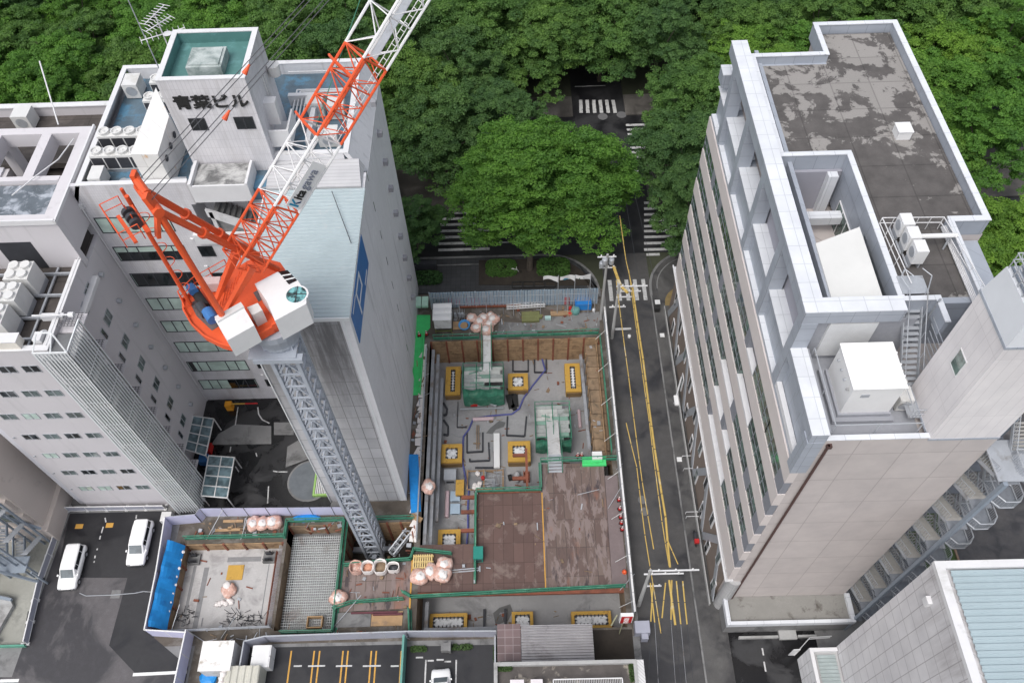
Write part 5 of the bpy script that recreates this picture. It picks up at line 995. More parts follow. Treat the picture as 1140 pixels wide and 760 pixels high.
chiller(-34.1,51.9,4,'row of four fan units on the blue roof, farther row'); chiller(-34.1,49.6,4,'row of four fan units on the blue roof, nearer row')
chiller(-31.4,58.6,2,'fan unit pair at the far side of the blue roof'); chiller(-31.4,56.2,2,'fan unit pair between the far unit and the white slanted housing')
def acbox(x,y,z,w_,l,h,lb,grp='small outdoor units'):
    t = thing('outdoor_unit', lb, 'air conditioner', (x,y,z), grp); b = MB(); b.box(x,x+w_,y,y+l,z+.1,z+h); obj('casing', b, m_acw, t); b = MB(); b.tube((x+w_/2,y-.02,z+h*.55),(x+w_/2,y+.01,z+h*.55),h*.32,14); obj('fan_grille', b, m_steel, t); b = MB(); b.box(x,x+w_,y+.1,y+.2,z,z+.1); b.box(x,x+w_,y+l-.2,y+l-.1,z,z+.1); obj('feet', b, m_steeld, t); return t
acbox(-34.0,58.8,ZR,1.3,1.6,1.5,'boxy grey unit in the far left corner of the blue roof'); acbox(-33.9,47.6,ZR,1.,1.5,1.3,'boxy unit by the near left corner of the blue roof')
acbox(-17.6,55.6,ZR,1.4,1.2,1.5,'boxy unit on the blue roof behind the crane boom, left one'); acbox(-15.8,55.2,ZR,1.4,1.3,1.5,'boxy unit on the blue roof behind the crane boom, right one'); acbox(-16.2,51.8,ZR,1.6,1.2,1.4,'boxy unit near the front parapet behind the crane boom')
t = thing('roof_enclosure', 'white panelled plant housing with a stained lid beside the lettered stair tower', 'plant housing', (-28.5,52,32)); b = MB(); b.hexa([(-29.5,47.7,32.),(-27.4,47.6,32.),(-27.4,52.2,32.),(-29.5,55.8,32.)],[(-29.5,47.7,35.5),(-27.4,47.6,35.5),(-27.5,52.,35.5),(-29.4,55.6,35.5)]); obj('panels', b, grid('white_panel_box',(.76,.75,.73),(.55,.54,.52),1.9,1.9,True,.02,.5,.03,dirt=.05,dcol=(.6,.35,.15)), t)
b = MB()
for y in (48.6,50.,51.3): b.tube((-27.4,y,34.2),(-27.36,y,34.2),.28,10)
obj('port_holes', b, m_steeld, t)
b = MB(); b.tube((-20.,61.,32.6),(-16.2,61.,32.6),.05,5)
for i in range(4): o = i*.35; b.path([(-18.9+o,54.5,32.5+.1*i),(-18.9+o,58.6-o,32.5+.1*i),(-14.6,58.6-o,32.5+.1*i)],.07,5)
solo('roof_pipes', b, m_cap, 'white pipe runs on the blue roof behind the crane boom', 'pipes')
b = MB(); b.box(-19.4,-16.8,57.2,57.6,ZR,33.); b.box(-17.2,-16.8,51.5,57.2,ZR,33.); solo('roof_upstand', b, m_cap, 'white upstand wall dividing the blue roof beside the stair tower', 'upstand')
b = MB(); 
for x,y,r in ((-31.8,48.6,.35),(-30.6,48.9,.28),(-32.6,48.,.2)): b.lathe((x,y,ZR+.005),[(r,0),(r,.04)],12)
b.box(-31.,-26.2,47.6,47.95,32.5,32.8); b.box(-26.,-25.2,48.6,49.1,32.,32.9); solo('roof_fittings', b, m_steel, 'grey drains and cable tray along the front of the blue roof', 'fittings')
# ------------------------------------------------------------------ annex with corrugated roof and stained panel wall
T = thing('annex_building', 'tall annex with a pale corrugated roof and grey stained panels facing the crane mast', 'building', (-16,40.5,0))
b = MB(); b.box(-20.,-12.55,34.5,46.6,0,31.6); obj('front_wall', b, m_alc, T)
b = MB(); b.box(-12.55,-12.2,34.5,49.1,0,31.6); b.box(-12.9,-12.17,34.42,34.498,0,31.7); obj('side_wall', b, m_side, T)
b = MB(); b.corr(-20.05,-12.1,34.35,47.2,31.75,.36,.07,'x'); obj('roof', b, m_corr, T)
b = MB(); b.box(-20.1,-20.,34.3,46.6,31.4,31.95); b.box(-12.17,-12.1,34.3,47.2,31.5,31.74); b.box(-20.1,-12.1,34.26,34.34,31.5,31.86); obj('verge_trim', b, m_lou, T)
b = MB(); b.box(-12.9,-12.15,34.3,34.42,0,.01); b = MB(); b.box(-20.06,-19.98,34.4,34.5,0,31.5); b.box(-12.75,-12.6,34.4,34.5,0,31.5); obj('corner_trim', b, m_lou, T)
b = MB(); q = [(-12.19,42.85,31.0),(-12.19,42.95,27.6),(-12.19,35.0,27.6),(-12.19,35.2,31.)]; b.box(-12.2,-12.15,35.05,42.9,27.6,31.0); S_ = obj('blue_banner', b, m_bluep, T)
b = MB(); X = -12.13; b.box(-12.149,X,37.4,39.6,30.35,30.6); b.box(-12.149,X,39.35,39.6,29.2,30.35); b.box(-12.149,X,37.65,39.6,28.95,29.2); b.box(-12.149,X,37.4,37.65,28.0,30.35); 
for i in range(9): b.box(-12.149,X,35.5+i*.2,35.62+i*.2,30.6,30.8)
for i in range(7): b.box(-12.149,X,40.3+i*.22,40.45+i*.22,27.95,28.2)
obj('banner_mark', b, m_white, S_)
b = MB(); b.tube((-14.6,46.5,32.2),(-12.6,41.2,31.95),.03,4); solo('roof_cable', b, m_steeld, 'dark cable slanting across the corrugated roof', 'cable')
# ------------------------------------------------------------------ lilac grey building with louvred stair tower (left)
B_ = thing('tall_building', 'pale grey mid rise with small windows and fan units on its dark roof', 'building', (-40.4,47,0))
m_bw = mat('pale_lilac_render', (.56,.54,.56), .75, .04, .2, streak=.25, dcol=(.45,.44,.45)); XR, YF = -35.35, 34.6
b = MB(); b.box(-45.2,XR,YF,61.,0,27.4); b.box(-45.2,XR,YF,YF+.4,27.4,28.4); b.box(-45.2,-44.8,YF+.4,61,27.4,28.4); b.box(XR-.4,XR,YF+.4,43.4,27.4,28.4); b.box(-60,XR,60.6,61,27.4,29.9); b.box(XR-.3,XR,54,60.6,27.4,29.8); obj('walls', b, m_bw, B_)
b = MB(); b.box(-46.1,-45.2,34.9,61,0,28.6); obj('corner_fin', b, mat('pale_fin',(.6,.6,.64),.6,.04,.3), B_)
b = MB(); b.quad((-44.8,YF+.4,27.42),(XR-.4,YF+.4,27.42),(XR-.4,60.6,27.42),(-44.8,60.6,27.42)); b.box(-52,XR-.31,54.25,60.59,28.3,28.9); obj('roof', b, patchy('dark_roof',(.07,.06,.055),(.14,.12,.11),.5,.7,.5,gu=3.), B_)
b = MB(); b.box(-45.25,XR+.04,YF-.05,YF+.45,28.4,28.5); b.box(XR-.45,XR+.04,YF+.45,43.4,28.4,28.5); obj('coping', b, m_cap, B_); b = MB(); b.box(-60,XR+.05,60.5,61.1,29.9,30.); b.box(XR-.35,XR+.05,54,60.5,29.8,29.88); obj('coping', b, m_cap, B_)
rg = RN(5)
for k in range(7):
    z = 3.95+3.6*k
    for i in range(5):
        x = -44.+1.87*i
        if k >= 1 and i == 4: continue
        if x > -36.6: continue
        win_front(B_, x, x+1.2, YF, z, z+.85, n=2, fr=.05, gm=rg.choice((g_dark,g_grey,g_blindsky,g_grey)), frm=m_steel)
    win_side(B_, XR, 41.4, 42.5, z, z+1.1, 1, 2, gm=g_grey, frm=m_steel); win_side(B_, XR, 40.2, 40.6, z-.3, z+.9, 1, 1, gm=g_dark, frm=m_steel)
    h = MB(); h.tube((XR,44.2,z-.0),(XR+.35,44.2,z-.05),.22,10); obj('vent_hood', h, m_steel, B_)
    h = MB(); h.tube((-44.9,YF,z+.4),(-44.9,YF-.1,z+.4),.1,8); obj('wall_vent', h, m_steel, B_)
# upper frame structure
b = MB(); zt = 33.; b.box(-52,XR-.004,43.5,44.1,27.45,zt); b.box(-52,XR-.95,44.1,47.8,31.4,32.2); b.box(-52,-36.3,47.8,48.3,31.,zt)
for x in (XR-.905,-39.4,-43.6): b.box(x,x+.9 if x > -39 else x+.8,48.3,53.4,31.6,32.9)
b.box(-52,XR-.006,53.4,54.2,31.6,32.9); b.box(XR-.9,XR-.003,44.11,48.29,29.,zt-.01); b.box(XR-.9,XR-.007,48.3,49.4,27.45,31.59); b.box(XR-.9,XR-.007,52.9,53.99,27.45,31.59); b.box(-43.6,-42.8,53.,54.2,27.4,31.6); obj('roof_frame', b, m_bw, B_)
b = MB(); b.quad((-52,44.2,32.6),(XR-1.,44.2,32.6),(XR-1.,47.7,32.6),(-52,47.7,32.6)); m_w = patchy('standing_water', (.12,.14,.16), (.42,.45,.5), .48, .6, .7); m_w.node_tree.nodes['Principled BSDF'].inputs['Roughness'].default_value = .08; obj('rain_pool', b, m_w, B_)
b = MB(); b.box(-52,XR,43.35,43.5,32.6,33.1); b.box(XR-.02,XR+.12,43.35,54.3,32.7,33.02); obj('frame_coping', b, m_cap, B_)
b = MB(); b.box(-41.2,-38.4,43.46,43.498,27.5,30.6); obj('dark_opening', b, m_steeld, B_)
b = MB(); b.box(XR-.1,XR+.5,34.8,43.4,26.,26.4); b.path([(XR+.1,34.7,28.9),(XR+.1,43.3,28.9)],.05); obj('gutter', b, m_cap, B_)
# louvred corner tower
LX0,LX1,LY0,LY1,LZ = -35.45,-32.96,33.46,36.4,29.6
t = thing('louvre_screen', 'white horizontal louvre screen wrapped around the corner stair of the grey building', 'louvre screen', ((LX0+LX1)/2,(LY0+LY1)/2,0)); b = MB(); z = .8
while z < LZ: b.box(LX0,LX1,LY0+.05,LY0+.1,z,z+.05); b.box(LX1-.1,LX1-.05,LY0+.1,LY1,z,z+.05); z += 3.6
b2 = MB(); k = 0
for i in range(10): x = LX0+(LX1-LX0)*i/9.; b2.box(x-.06,x+.06,LY0-.02,LY0+.05,.5,LZ)
for i in range(1,11): y = LY0+(LY1-LY0)*i/10.; b2.box(LX1-.05,LX1+.02,y-.06,y+.06,.5,LZ)
obj('louvre_blades', b, m_lou, t); obj('vertical_fins', b2, m_lou, t)
b = MB(); b.box(LX0,LX0+.1,LY0-.04,LY0+.06,0,LZ+.1); b.box(LX1-.06,LX1+.06,LY0-.06,LY0+.06,0,LZ+.1); b.box(LX1-.06,LX1+.06,LY1-.06,LY1+.06,0,LZ+.1); b.box(LX0,LX1+.05,LY0-.05,LY0+.05,LZ,LZ+.15); b.box(LX1-.05,LX1+.05,LY0,LY1,LZ,LZ+.15)
b.path([(LX0,LY0,LZ+.1),(LX0+.5,LY0+1.,LZ+1.2),(LX0+1.6,LY0+1.,LZ+1.2),(LX1,LY0,LZ+.1)],.06); b.tube((LX0+1.6,LY0+1,LZ+1.2),(LX0+1.3,LY0,LZ+.1),.06); obj('frame', b, m_lou, t)
b = MB(); b.box(LX0+.15,LX1-.5,LY0+.5,LY1-.1,.0,LZ-1.5); obj('core_box', b, mat('dark_screen_backing',(.16,.165,.17),.8,.3,.7), t)  # backing box added to block the view through, darkened to set off the fins
for k in range(8): z = 3.2+3.6*k; b = MB(); b.box(LX0+.1,LX1-.12,LY0+.12,LY0+.48,z,z+.12); b.box(LX1-.48,LX1-.12,LY0+.5,LY1-.2,z,z+.12); obj('landing', b, m_conc, t)
t2 = thing('balcony_stack', 'narrow balconies with dark diamond mesh beside the louvre screen', 'balcony', (-34.6,37.2,0)); m_cage = mat('mesh_grey',(.14,.14,.15),.6,.2,2.)
for k in range(8):
    z = 2.6+3.6*k; b = MB(); b.box(XR+.003,-33.6,LY1+.1,LY1+1.9,z,z+.15); obj('floor_slab', b, m_bw, t2)
    b = MB()
    for i in range(7): b.box(XR+.15+i*.27,XR+.19+i*.27,LY1+.2,LY1+1.5,z+.8,z+.84); b.box(XR+.15,-33.4,LY1+.2+i*.2,LY1+.24+i*.2,z+.84,z+.87)
    obj('mesh_tray', b, m_cage, t2)
# fan units on dark roof
for i in range(3):
    x = -38.9-.3*i; y = 41.2-2.1*i; t = thing('air_conditioner', 'large white fan unit on the dark roof rails, %s of three in the right row' % ('farthest','middle','nearest')[i], 'air conditioner', (x,y,27.8), 'fan units on the dark roof'); b = MB(); b.box(x-1.,x+.9,y-.9,y+.9,28.,29.9); obj('casing', b, m_acw, t); b = MB()
    for dx in (-.5,.4): 
        for dy in (-.45,.45): b.lathe((x+dx,y+dy,29.9),[(.4,0),(.38,.22),(.1,.22)],12)
    obj('fan', b, m_acw, t); b = MB(); b.box(x-1.,x-.9,y-.9,y+.9,27.5,28.); b.box(x+.8,x+.9,y-.9,y+.9,27.5,28.); obj('feet', b, m_steel, t)
for i in range(2):
    x, y = -42.8-.2*i, 39.4-2.6*i; t = thing('air_conditioner', 'fan unit with dark coil side at the left edge of the dark roof, %s one' % ('farther','nearer')[i], 'air conditioner', (x,y,27.8), 'fan units on the dark roof'); b = MB(); b.box(x-1.5,x+1.,y-1.2,y+1.2,28.,29.8); obj('casing', b, m_acw, t); b = MB()
    for j in range(4): b.box(x+1.004,x+1.03,y-1.1+j*.57,y-1.1+j*.57+.48,28.1,29.6)
    for j in range(4): b.box(x-1.4+j*.6,x-1.4+j*.6+.5,y-1.23,y-1.204,28.1,29.6)
    obj('coil_grille', b, m_steeld, t)
b = MB()
for y in (36.,38.,40.2,42.4): b.box(-44.6,-36.,y,y+.16,27.7,27.95)
for x in (-43.9,-41.2,-40.2,-37.6): b.box(x,x+.16,35.4,43.3,27.55,27.7)
solo('unit_rails', b, m_steel, 'grey steel rails carrying the fan units on the dark roof', 'rails')
t = thing('parapet_box', 'cream box standing on the front parapet of the dark roof', 'box', (-38.2,34.9,28.3)); b = MB(); b.box(-38.9,-37.3,34.7,35.5,28.5,29.4); obj('casing', b, mat('cream_box',(.74,.7,.64)), t); b = MB(); b.box(-38.95,-37.25,34.65,35.55,29.4,29.46); obj('lid', b, m_cap, t)
b = MB(); b.box(-36.6,-34.9,37.4,37.8,28.3,28.8); b.tube((-36.9,37.2,29.3),(-33.9,37.2,29.3),.07); b.tube((-34.1,37.2,29.3),(-33.7,37.2,29.3),.22,10); b.lathe((-36.2,36.2,27.5),[(.35,0),(.35,.9),(.1,1.1)],10); b.box(-36.5,-35.9,35.2,36.,27.5,28.9); solo('roof_plant', b, m_cap, 'white pipes and floodlight at the head of the louvre screen', 'roof plant')
b = MB(); b.path([(-36.4,52.5,33.1),(-36.9,50.,33.15),(-38.,48.,33.3),(-39.3,46,33.2)],.05); b.tube((-38.3,54.4,33.),(-39.6,58.6,36.2),.06); solo('roof_rod', b, m_cap, 'thin white rod and cable over the frame of the dark roof', 'rod')
acbox(-45.2,58.6,28.9,1.5,1.6,1.6,'weathered grey unit in the far corner of the dark roof')
# two glazed canopies beside the grey building
def canopy(P, z, lb, n=(2,4)):
    q = [np.array(G(*p, z)) for p in P]; c = sum(q)/4; t = thing('glazed_canopy', lb, 'canopy', (float(c[0]),float(c[1]),0), 'glazed canopies over the bicycle parking'); f = MB(); g = MB(); L = lambda u, v: (q[0]*(1-u)+q[1]*u)*(1-v)+(q[3]*(1-u)+q[2]*u)*v
    for i in range(n[0]+1): f.beam(L(i/n[0],0),L(i/n[0],1),.09,.12)
    for j in range(n[1]+1): f.beam(L(0,j/n[1]),L(1,j/n[1]),.09,.13)
    for p in q: f.beam(p,(p[0],p[1],0),.09,.09)
    g.add([tuple(p-[0,0,.03]) for p in q],[(0,3,2,1)]); obj('frame', f, m_whited, t); obj('glazing', g, glass('canopy_glass_'+lb[:5].replace(' ','_'),(.1,.15,.17),.12,.4,.8), t); return t
canopy([(215,463),(238,466),(229,507),(206,500)],2.5,'smaller glazed canopy with red and blue things below it, nearer the office block'); canopy([(232.5,507),(261,509),(253,554),(224,551.5)],2.5,'larger glazed canopy with eight panes beside the louvre screen')
b = MB(); b.box(-34.2,-33.4,40.2,41.2,.1,.9); solo('red_crates', b, m_red, 'red crates under the smaller glazed canopy', 'crate'); b = MB(); b.box(-34.4,-33.5,38.9,39.9,.1,.9); solo('blue_crates', b, m_bluep, 'blue crates under the smaller glazed canopy', 'crate')
# barrier gate, ramps in the court
t = thing('barrier_gate', 'orange barrier gate with a striped arm at the foot of the office block', 'barrier gate', g3(256,453)); a = G(256,452,.5); b = MB(); b.box(a[0]-.4,a[0]+.3,a[1]-.3,a[1]+.3,0,1.1); obj('housing', b, mat('amber_paint',(.7,.3,.02)), t); b = MB(); b.box(a[0]+.3,a[0]+1.8,a[1]-.05,a[1]+.05,.9,1.02); obj('arm_yellow', b, m_yel, t); b = MB(); b.box(a[0]+1.8,a[0]+3.2,a[1]-.05,a[1]+.05,.9,1.02); obj('arm_red', b, m_red, t)
t = thing('parking_lift', 'ribbed grey platform with a lime green edge beside the turntable', 'platform', (-20.9,36.3,0)); b = MB()
for i in range(9): b.box(-21.7+i*.19,-21.58+i*.19,35.2,39.2,.3,.38)
obj('ribs', b, m_whited, t); b = MB(); b.box(-21.9,-21.72,35.0,39.2,.1,.5); b.box(-21.72,-20.05,35.0,35.17,.1,.5); obj('green_edge', b, mat('lime_paint',(.3,.5,.15)), t)
# ------------------------------------------------------------------ cream building and steel stair at the far left
Cb = thing('cream_building', 'plain cream walled building behind the steel stair at the left edge', 'building', (-52,36,0)); m_cr = mat('cream_render',(.56,.5,.46),.8,.04,.2,dirt=.1,dcol=(.45,.4,.37))
b = MB(); b.box(-62,-47.6,31.5,50,2.6,16); b.box(-62,-47.1,31.0,50,0,2.6); obj('walls', b, m_cr, Cb)
for i in range(4): b = MB(); b.box(-48.7,-47.85,31.15,31.498,3.8+3.2*i,5.9+3.2*i); obj('wall_rib', b, m_cr, Cb)
for k in range(4): win_front(Cb,-50.6,-49.1,31.5,3.8+3.2*k,5.6+3.2*k,n=1,gm=g_green,frm=m_steel); win_front(Cb,-54.,-52.,31.5,3.8+3.2*k,5.6+3.2*k,gm=g_green,frm=m_steel)
t = thing('steel_stair', 'blue grey outdoor steel stair in front of the cream building', 'stair', (-50,29,0)); m_bst = mat('blue_grey_steel',(.25,.29,.34),.5,.1,.8,.1); b = MB(); s_ = MB(); l = MB()
for k in range(4):
    z0 = 3.3*k; x0 = -50.9-.1; 
    for s0 in (-50.8,-49.6,-48.5,-47.7): b.box(s0-.08,s0+.08,27.2,27.36,z0,z0+3.3); b.box(s0-.08,s0+.08,30.6,30.76,z0,z0+3.3)
    for j in range(10): s_.box(-50.7,-49.7,28.3+j*.25,28.52+j*.25,z0+j*.165,z0+.05+j*.165); s_.box(-48.4,-47.8,28.3+j*.25,28.52+j*.25,z0+3.3-j*.165,z0+3.35-j*.165)
    l = MB(); l.box(-52.8,-47.5 if k == 0 else -49.6,26.6,28.2,z0+3.2,z0+3.32); obj('landing', l, m_bst, t)
    b.beam((-50.75,28.2,z0+.2),(-50.75,30.8,z0+1.9),.08,.3); b.beam((-49.6,28.2,z0+.2),(-49.6,30.8,z0+1.9),.08,.3)
b.beam((-46.9,26.6,.1),(-46.9,26.6,3.3),.15); b.beam((-55,26.5,12),(-47.4,26.5,1.),.2,.3); b.beam((-55,31.3,14),(-47.3,30.9,3.4),.2,.35)
obj('frame', b, m_bst, t); obj('steps', s_, m_steel, t)
sheet('yard_concrete', [[(-60,18.2),(-47.5,21.0),(-47.5,27.),(-47.1,31),(-60,31)]], .012, mat('yard_concrete_pale',(.3,.3,.27),.85,.15,.4,dirt=.3,dcol=(.22,.22,.2)))
b = MB(); b.prism([(-56,20.6),(-50.2,21.2),(-49.4,24.4),(-50.1,25.3),(-56,26.4)], .02, .5); solo('equipment_plinth', b, m_conc, 'grey plinth with dark stains below the steel stair', 'plinth'); b = MB(); b.beam((-56,26.2,1.),(-49.6,24.9,.6),.25,.35); b.beam((-56,20.2,1.),(-49.7,21.1,.6),.3,.3); b.prism([(-60,22.5),(-53.2,23.),(-52.6,26.8),(-60,27.2)],1.6,1.8); solo('steel_cradle', b, m_bst, 'blue grey steel beams framing the stained plinth at the left edge', 'steel frame')
b = MB(); b.prism([G(100,697)[:2]+(0,) for _ in ()] or [G(28,698)[:2],G(37,698)[:2],G(40,680)[:2],G(31,680)[:2]], .015, .03); solo('ground_plate', b, m_walk, 'brown grey plate on the pale yard by the fence', 'plate')
def lowfence(lb, pts, h=1.0):
    c = np.mean(np.array(pts),0); t = thing('low_fence', lb, 'fence', (float(c[0]),float(c[1]),0), 'low panel fences around the left car park'); p_ = MB(); f = MB(); k_ = MB()
    for p, q in zip(pts, pts[1:]):
        p = np.array([*p,0.]); q = np.array([*q,0.]); L = np.linalg.norm(q-p); n = max(1,round(L/2.2)); d = (q-p)/L; nn = np.array([-d[1],d[0],0])
        p_.beam(p+[0,0,h*.55],q+[0,0,h*.55],.03,h*.8); f.beam(p+[0,0,h],q+[0,0,h],.1,.07); f.beam(p+[0,0,.1],q+[0,0,.1],.1,.06)
        for i in range(n+1): a = p+d*L*i/n; f.beam(a,a+[0,0,h],.07,.07); k_.box(a[0]-.14,a[0]+.14,a[1]-.14,a[1]+.14,0,.18); k_.beam(a+[0,0,.5],a-nn*.45+[0,0,.05],.04); k_.box(*(lambda e: (e[0]-.13,e[0]+.13,e[1]-.13,e[1]+.13))(a-nn*.5),0,.2)
    obj('panels', p_, m_lilacg, t); obj('frame', f, m_white, t); obj('feet', k_, m_whited, t)
lowfence('low grey panel fence along the foot of the grey building', [(-37.0,34.05),(-47.1,34.15)]); lowfence('long low grey panel fence between the parked car and the steel stair', [(-47.2,34.1),(-47.5,27.),(-47.0,20.9)])
b = MB(); b.box(-55,-47.1,20.6,20.75,0,.5); solo('green_kerb_fence', b, mat('teal_edge',(.1,.3,.22)), 'teal edging at the near end of the pale yard', 'edging')
acbox(-36.9,32.4,0,1.,1.,1.,'outdoor unit in the corner between the fence and the louvre screen')
b = MB(); a = G(129,661); b.box(a[0]-.45,a[0]+.45,a[1]-.4,a[1]+.4,.01,.03); solo('drain_grate', b, m_concd, 'pale square drain grate in the car park', 'drain')
b = MB(); P = [(89,660),(96,663),(125,662),(150,660),(160,658),(172,659)]; q = [G(*p) for p in P]; b.path([(a[0],a[1],.04) for a in q],.04); solo('ground_cable', b, m_steel, 'pale cable running across the car park through the drain grate', 'cable')
# ------------------------------------------------------------------ luffing tower crane
m_mast = mat('grey_mast_paint', (.36,.39,.44), .5, .08, 1., dirt=.15, dcol=(.25,.27,.3))
CR = thing('tower_crane', 'orange and white luffing tower crane on a grey lattice mast', 'tower crane', (-15.8,30.9,-4.6))
mx, my, hw = -15.8, 30.9, .84
b = MB(); l = MB()
for sx in (-1,1):
    for sy in (-1,1): x, y = mx+sx*hw, my+sy*hw; b.box(x-.13,x+.13,y-.13,y+.13,-4.6,35.)
z = -4.4
k = 0
while z < 34.6:
    dz = 1.55
    for sy in (-1,1):
        y = my+sy*hw; l.beam((mx-hw,y,z),(mx+hw,y,z),.13); l.beam((mx-hw,y,z),(mx,y,z+dz*.95),.11,.13); l.beam((mx+hw,y,z),(mx,y,z+dz*.95),.11,.13)
        l.box(mx-.28,mx+.28,y-.05,y+.05,z+dz-.3,z+dz)
        x = mx+sy*hw; l.beam((x,my-hw,z),(x,my+hw,z),.13); l.beam((x,my-hw,z),(x,my,z+dz*.95),.11,.13); l.beam((x,my+hw,z),(x,my,z+dz*.95),.11,.13); l.box(x-.05,x+.05,my-.28,my+.28,z+dz-.3,z+dz)
    z += dz; k += 1
obj('mast_chords', b, m_mast, CR); obj('mast_lacing', l, m_mast, CR)
b = MB(); b.lathe((mx,my,34.4), [(1.25,0),(1.35,.3),(1.35,.5),(1.7,1.6),(1.75,2.2)], 20); b.box(mx-1.6,mx+1.6,my-1.7,my-1.2,33.9,34.3); b.box(mx-1.9,mx+1.2,my-1.6,my+1.6,34.3,34.4); obj('slewing_ring', b, m_mast, CR)
b = MB(); b.box(mx-2.4,mx+2.4,my-.25,my+.25,-4.6,-4.1); b.box(mx-.25,mx+.25,my-1.2,my+1.15,-4.1,-3.7); obj('mast_base', b, m_mast, CR)
DK = [(342,347),(262,388),(246,384),(228,375),(214,362),(205,346),(204,334),(222,321),(285,285),(312,292),(330,318)]
q = [G(*p, 37.0) for p in DK]; b = MB(); b.prism([(p[0],p[1]) for p in q][::-1], 36.6, 37.0); deckO = obj('machine_deck', b, m_orange, CR)
b = MB(); q3 = [G(*p, 37.0) for p in ((236,368),(219,352),(212,338),(224,330),(240,345),(246,362))]; b.prism([(p[0],p[1]) for p in q3][::-1], 37.0, 37.03); q3 = [G(*p, 37.0) for p in ((282,326),(296,318),(300,328),(288,336))]; b.prism([(p[0],p[1]) for p in q3][::-1], 37.0, 37.03); obj('deck_grating', b, mat('deck_grating_grey',(.12,.1,.1),.7,.3,4.), CR)
b = MB()
for p, r in zip(q[:7], q[1:8]): b.beam((p[0],p[1],37.1),(r[0],r[1],37.1),.1,.2)
obj('deck_kerb', b, m_orange, CR)
az = np.array([.8,.6,0]); la = np.array([.6,-.8,0]); FT = np.array(G(245,340,38.))
def PL(px, py, off=0.):
    d = RM@_ray(px,py); o = np.array([0,0,H0]); t = np.dot(FT+la*off-o, la)/np.dot(d, la); return o+d*t
B1, B2, B3 = PL(310.6,223.7), PL(357,147), PL(407.5,63)
dr = (B3-B1)/np.linalg.norm(B3-B1); nn = np.cross(la, dr); nn = nn if nn[2] > 0 else -nn
seg = np.linalg.norm(B2-B1); B0 = B1-dr*seg*.93; hb = .92
print('boom dir', dr, 'seg', seg)
def C4(c, sc=1.): return [c+la*s*hb*sc+nn*t*hb*sc for s, t in ((-1,1),(-1,-1),(1,1),(1,-1))]
def lattice(nm, A, B, m, sc0=1., sc1=1., n=3, ch=.085):
    a, c = C4(A,sc0), C4(B,sc1); b = MB()
    for p, r in zip(a, c): b.tube(p, r, ch, 6)
    obj(nm+'_chords', b, m, CR); b = MB(); pairs = ((0,1),(2,3),(0,2),(1,3))
    for i in range(n):
        for (i0, i1) in pairs:
            P = lambda k, u: a[k]*(1-u)+c[k]*u
            b.tube(P(i0,i/n),P(i1,i/n),.045,4); u0, um, u1 = i/n, (i+.5)/n, (i+1)/n; b.tube(P(i0,u0),P(i1,um),.04,4); b.tube(P(i1,um),P(i0,u1),.04,4)
    for (i0,i1) in pairs: b.tube(c[i0],c[i1],.07,5)
    obj(nm+'_lacing', b, m, CR)
lattice('lower_boom', B0, B1, m_orange, 1., 1., 4); lattice('second_boom', B1+dr*.02, B2, m_cwhite, n=3); lattice('third_boom', B2+dr*.02, B3, m_orange, n=3); B4 = B3+dr*seg*1.6; lattice('upper_boom', B3+dr*.02, B4, m_cwhite, n=3)
B5 = B4+dr*9; lattice('tip_boom', B4+dr*.02, B5, m_orange, 1, .5, n=5)
b = MB()   # flat base legs
for s in (-1,1):
    f0 = FT+la*s*.62; t0 = B0+la*s*hb; 
    b.hexa([tuple(f0+az*e*.12+np.array([0,0,-.1])+la*g*.16) for e,g in ((-1,-1),(1,-1),(1,1),(-1,1))], [tuple(t0+dr*.3+nn*e*.26+la*g*.2) for e,g in ((1,-1),(-1,-1),(-1,1),(1,1))])
obj('boom_foot', b, m_orange, CR)
b = MB(); cA, cB = C4(B3+dr*.02), C4(B4); off = la*.28
for (u0,u1,mm) in ((0,1,0),): b.hexa([tuple(v) for v in (cA[1]+la*.15,cA[1]+la*.75,cA[1]+la*.75+nn*.04,cA[1]+la*.15+nn*.04)], [tuple(v) for v in (cB[1]+la*.15,cB[1]+la*.75,cB[1]+la*.75+nn*.04,cB[1]+la*.15+nn*.04)])
obj('boom_walkway', b, m_steel, CR); b = MB()
cA, cB = C4(B2)[3]-la*.25+nn*.1, C4(B5)[3]-la*.25+nn*.1; L = np.linalg.norm(cB-cA); n = int(L/.45)
b.tube(cA,cB,.03,4); b.tube(cA-la*.4,cB-la*.4,.03,4)
for i in range(n): p = cA+(cB-cA)*i/n; b.tube(p,p-la*.4,.025,4)
obj('boom_ladder', b, m_cwhite, CR)
# name board on the right face of the second boom section
o = C4(B1)[3]+la*.1; b = MB(); wv = dr*(seg*.8)
b.hexa([tuple(v) for v in (o+dr*.3+nn*.2, o+dr*.3+nn*1.25, o+dr*.3+nn*1.25+la*.03, o+dr*.3+nn*.2+la*.03)][::-1], [tuple(v) for v in (o+dr*3.4+nn*.2, o+dr*3.4+nn*1.25, o+dr*3.4+nn*1.25+la*.03, o+dr*3.4+nn*.2+la*.03)][::-1]); NB = obj('name_board', b, m_cwhite, CR)
obj('board_lettering', textput('ita', 1., tuple(o+dr*.92+nn*.48+la*.05), tuple(dr), tuple(nn), width=.62, height=.6, bold=.02), m_black, NB)
obj('board_lettering', textput('gawa', 1., tuple(o+dr*1.62+nn*.33+la*.05), tuple(dr), tuple(nn), width=1.35, height=.62), mat('grey_lettering',(.2,.22,.27)), NB)
b = MB(); P = lambda u, v: tuple(o+dr*u+nn*v+la*.06)
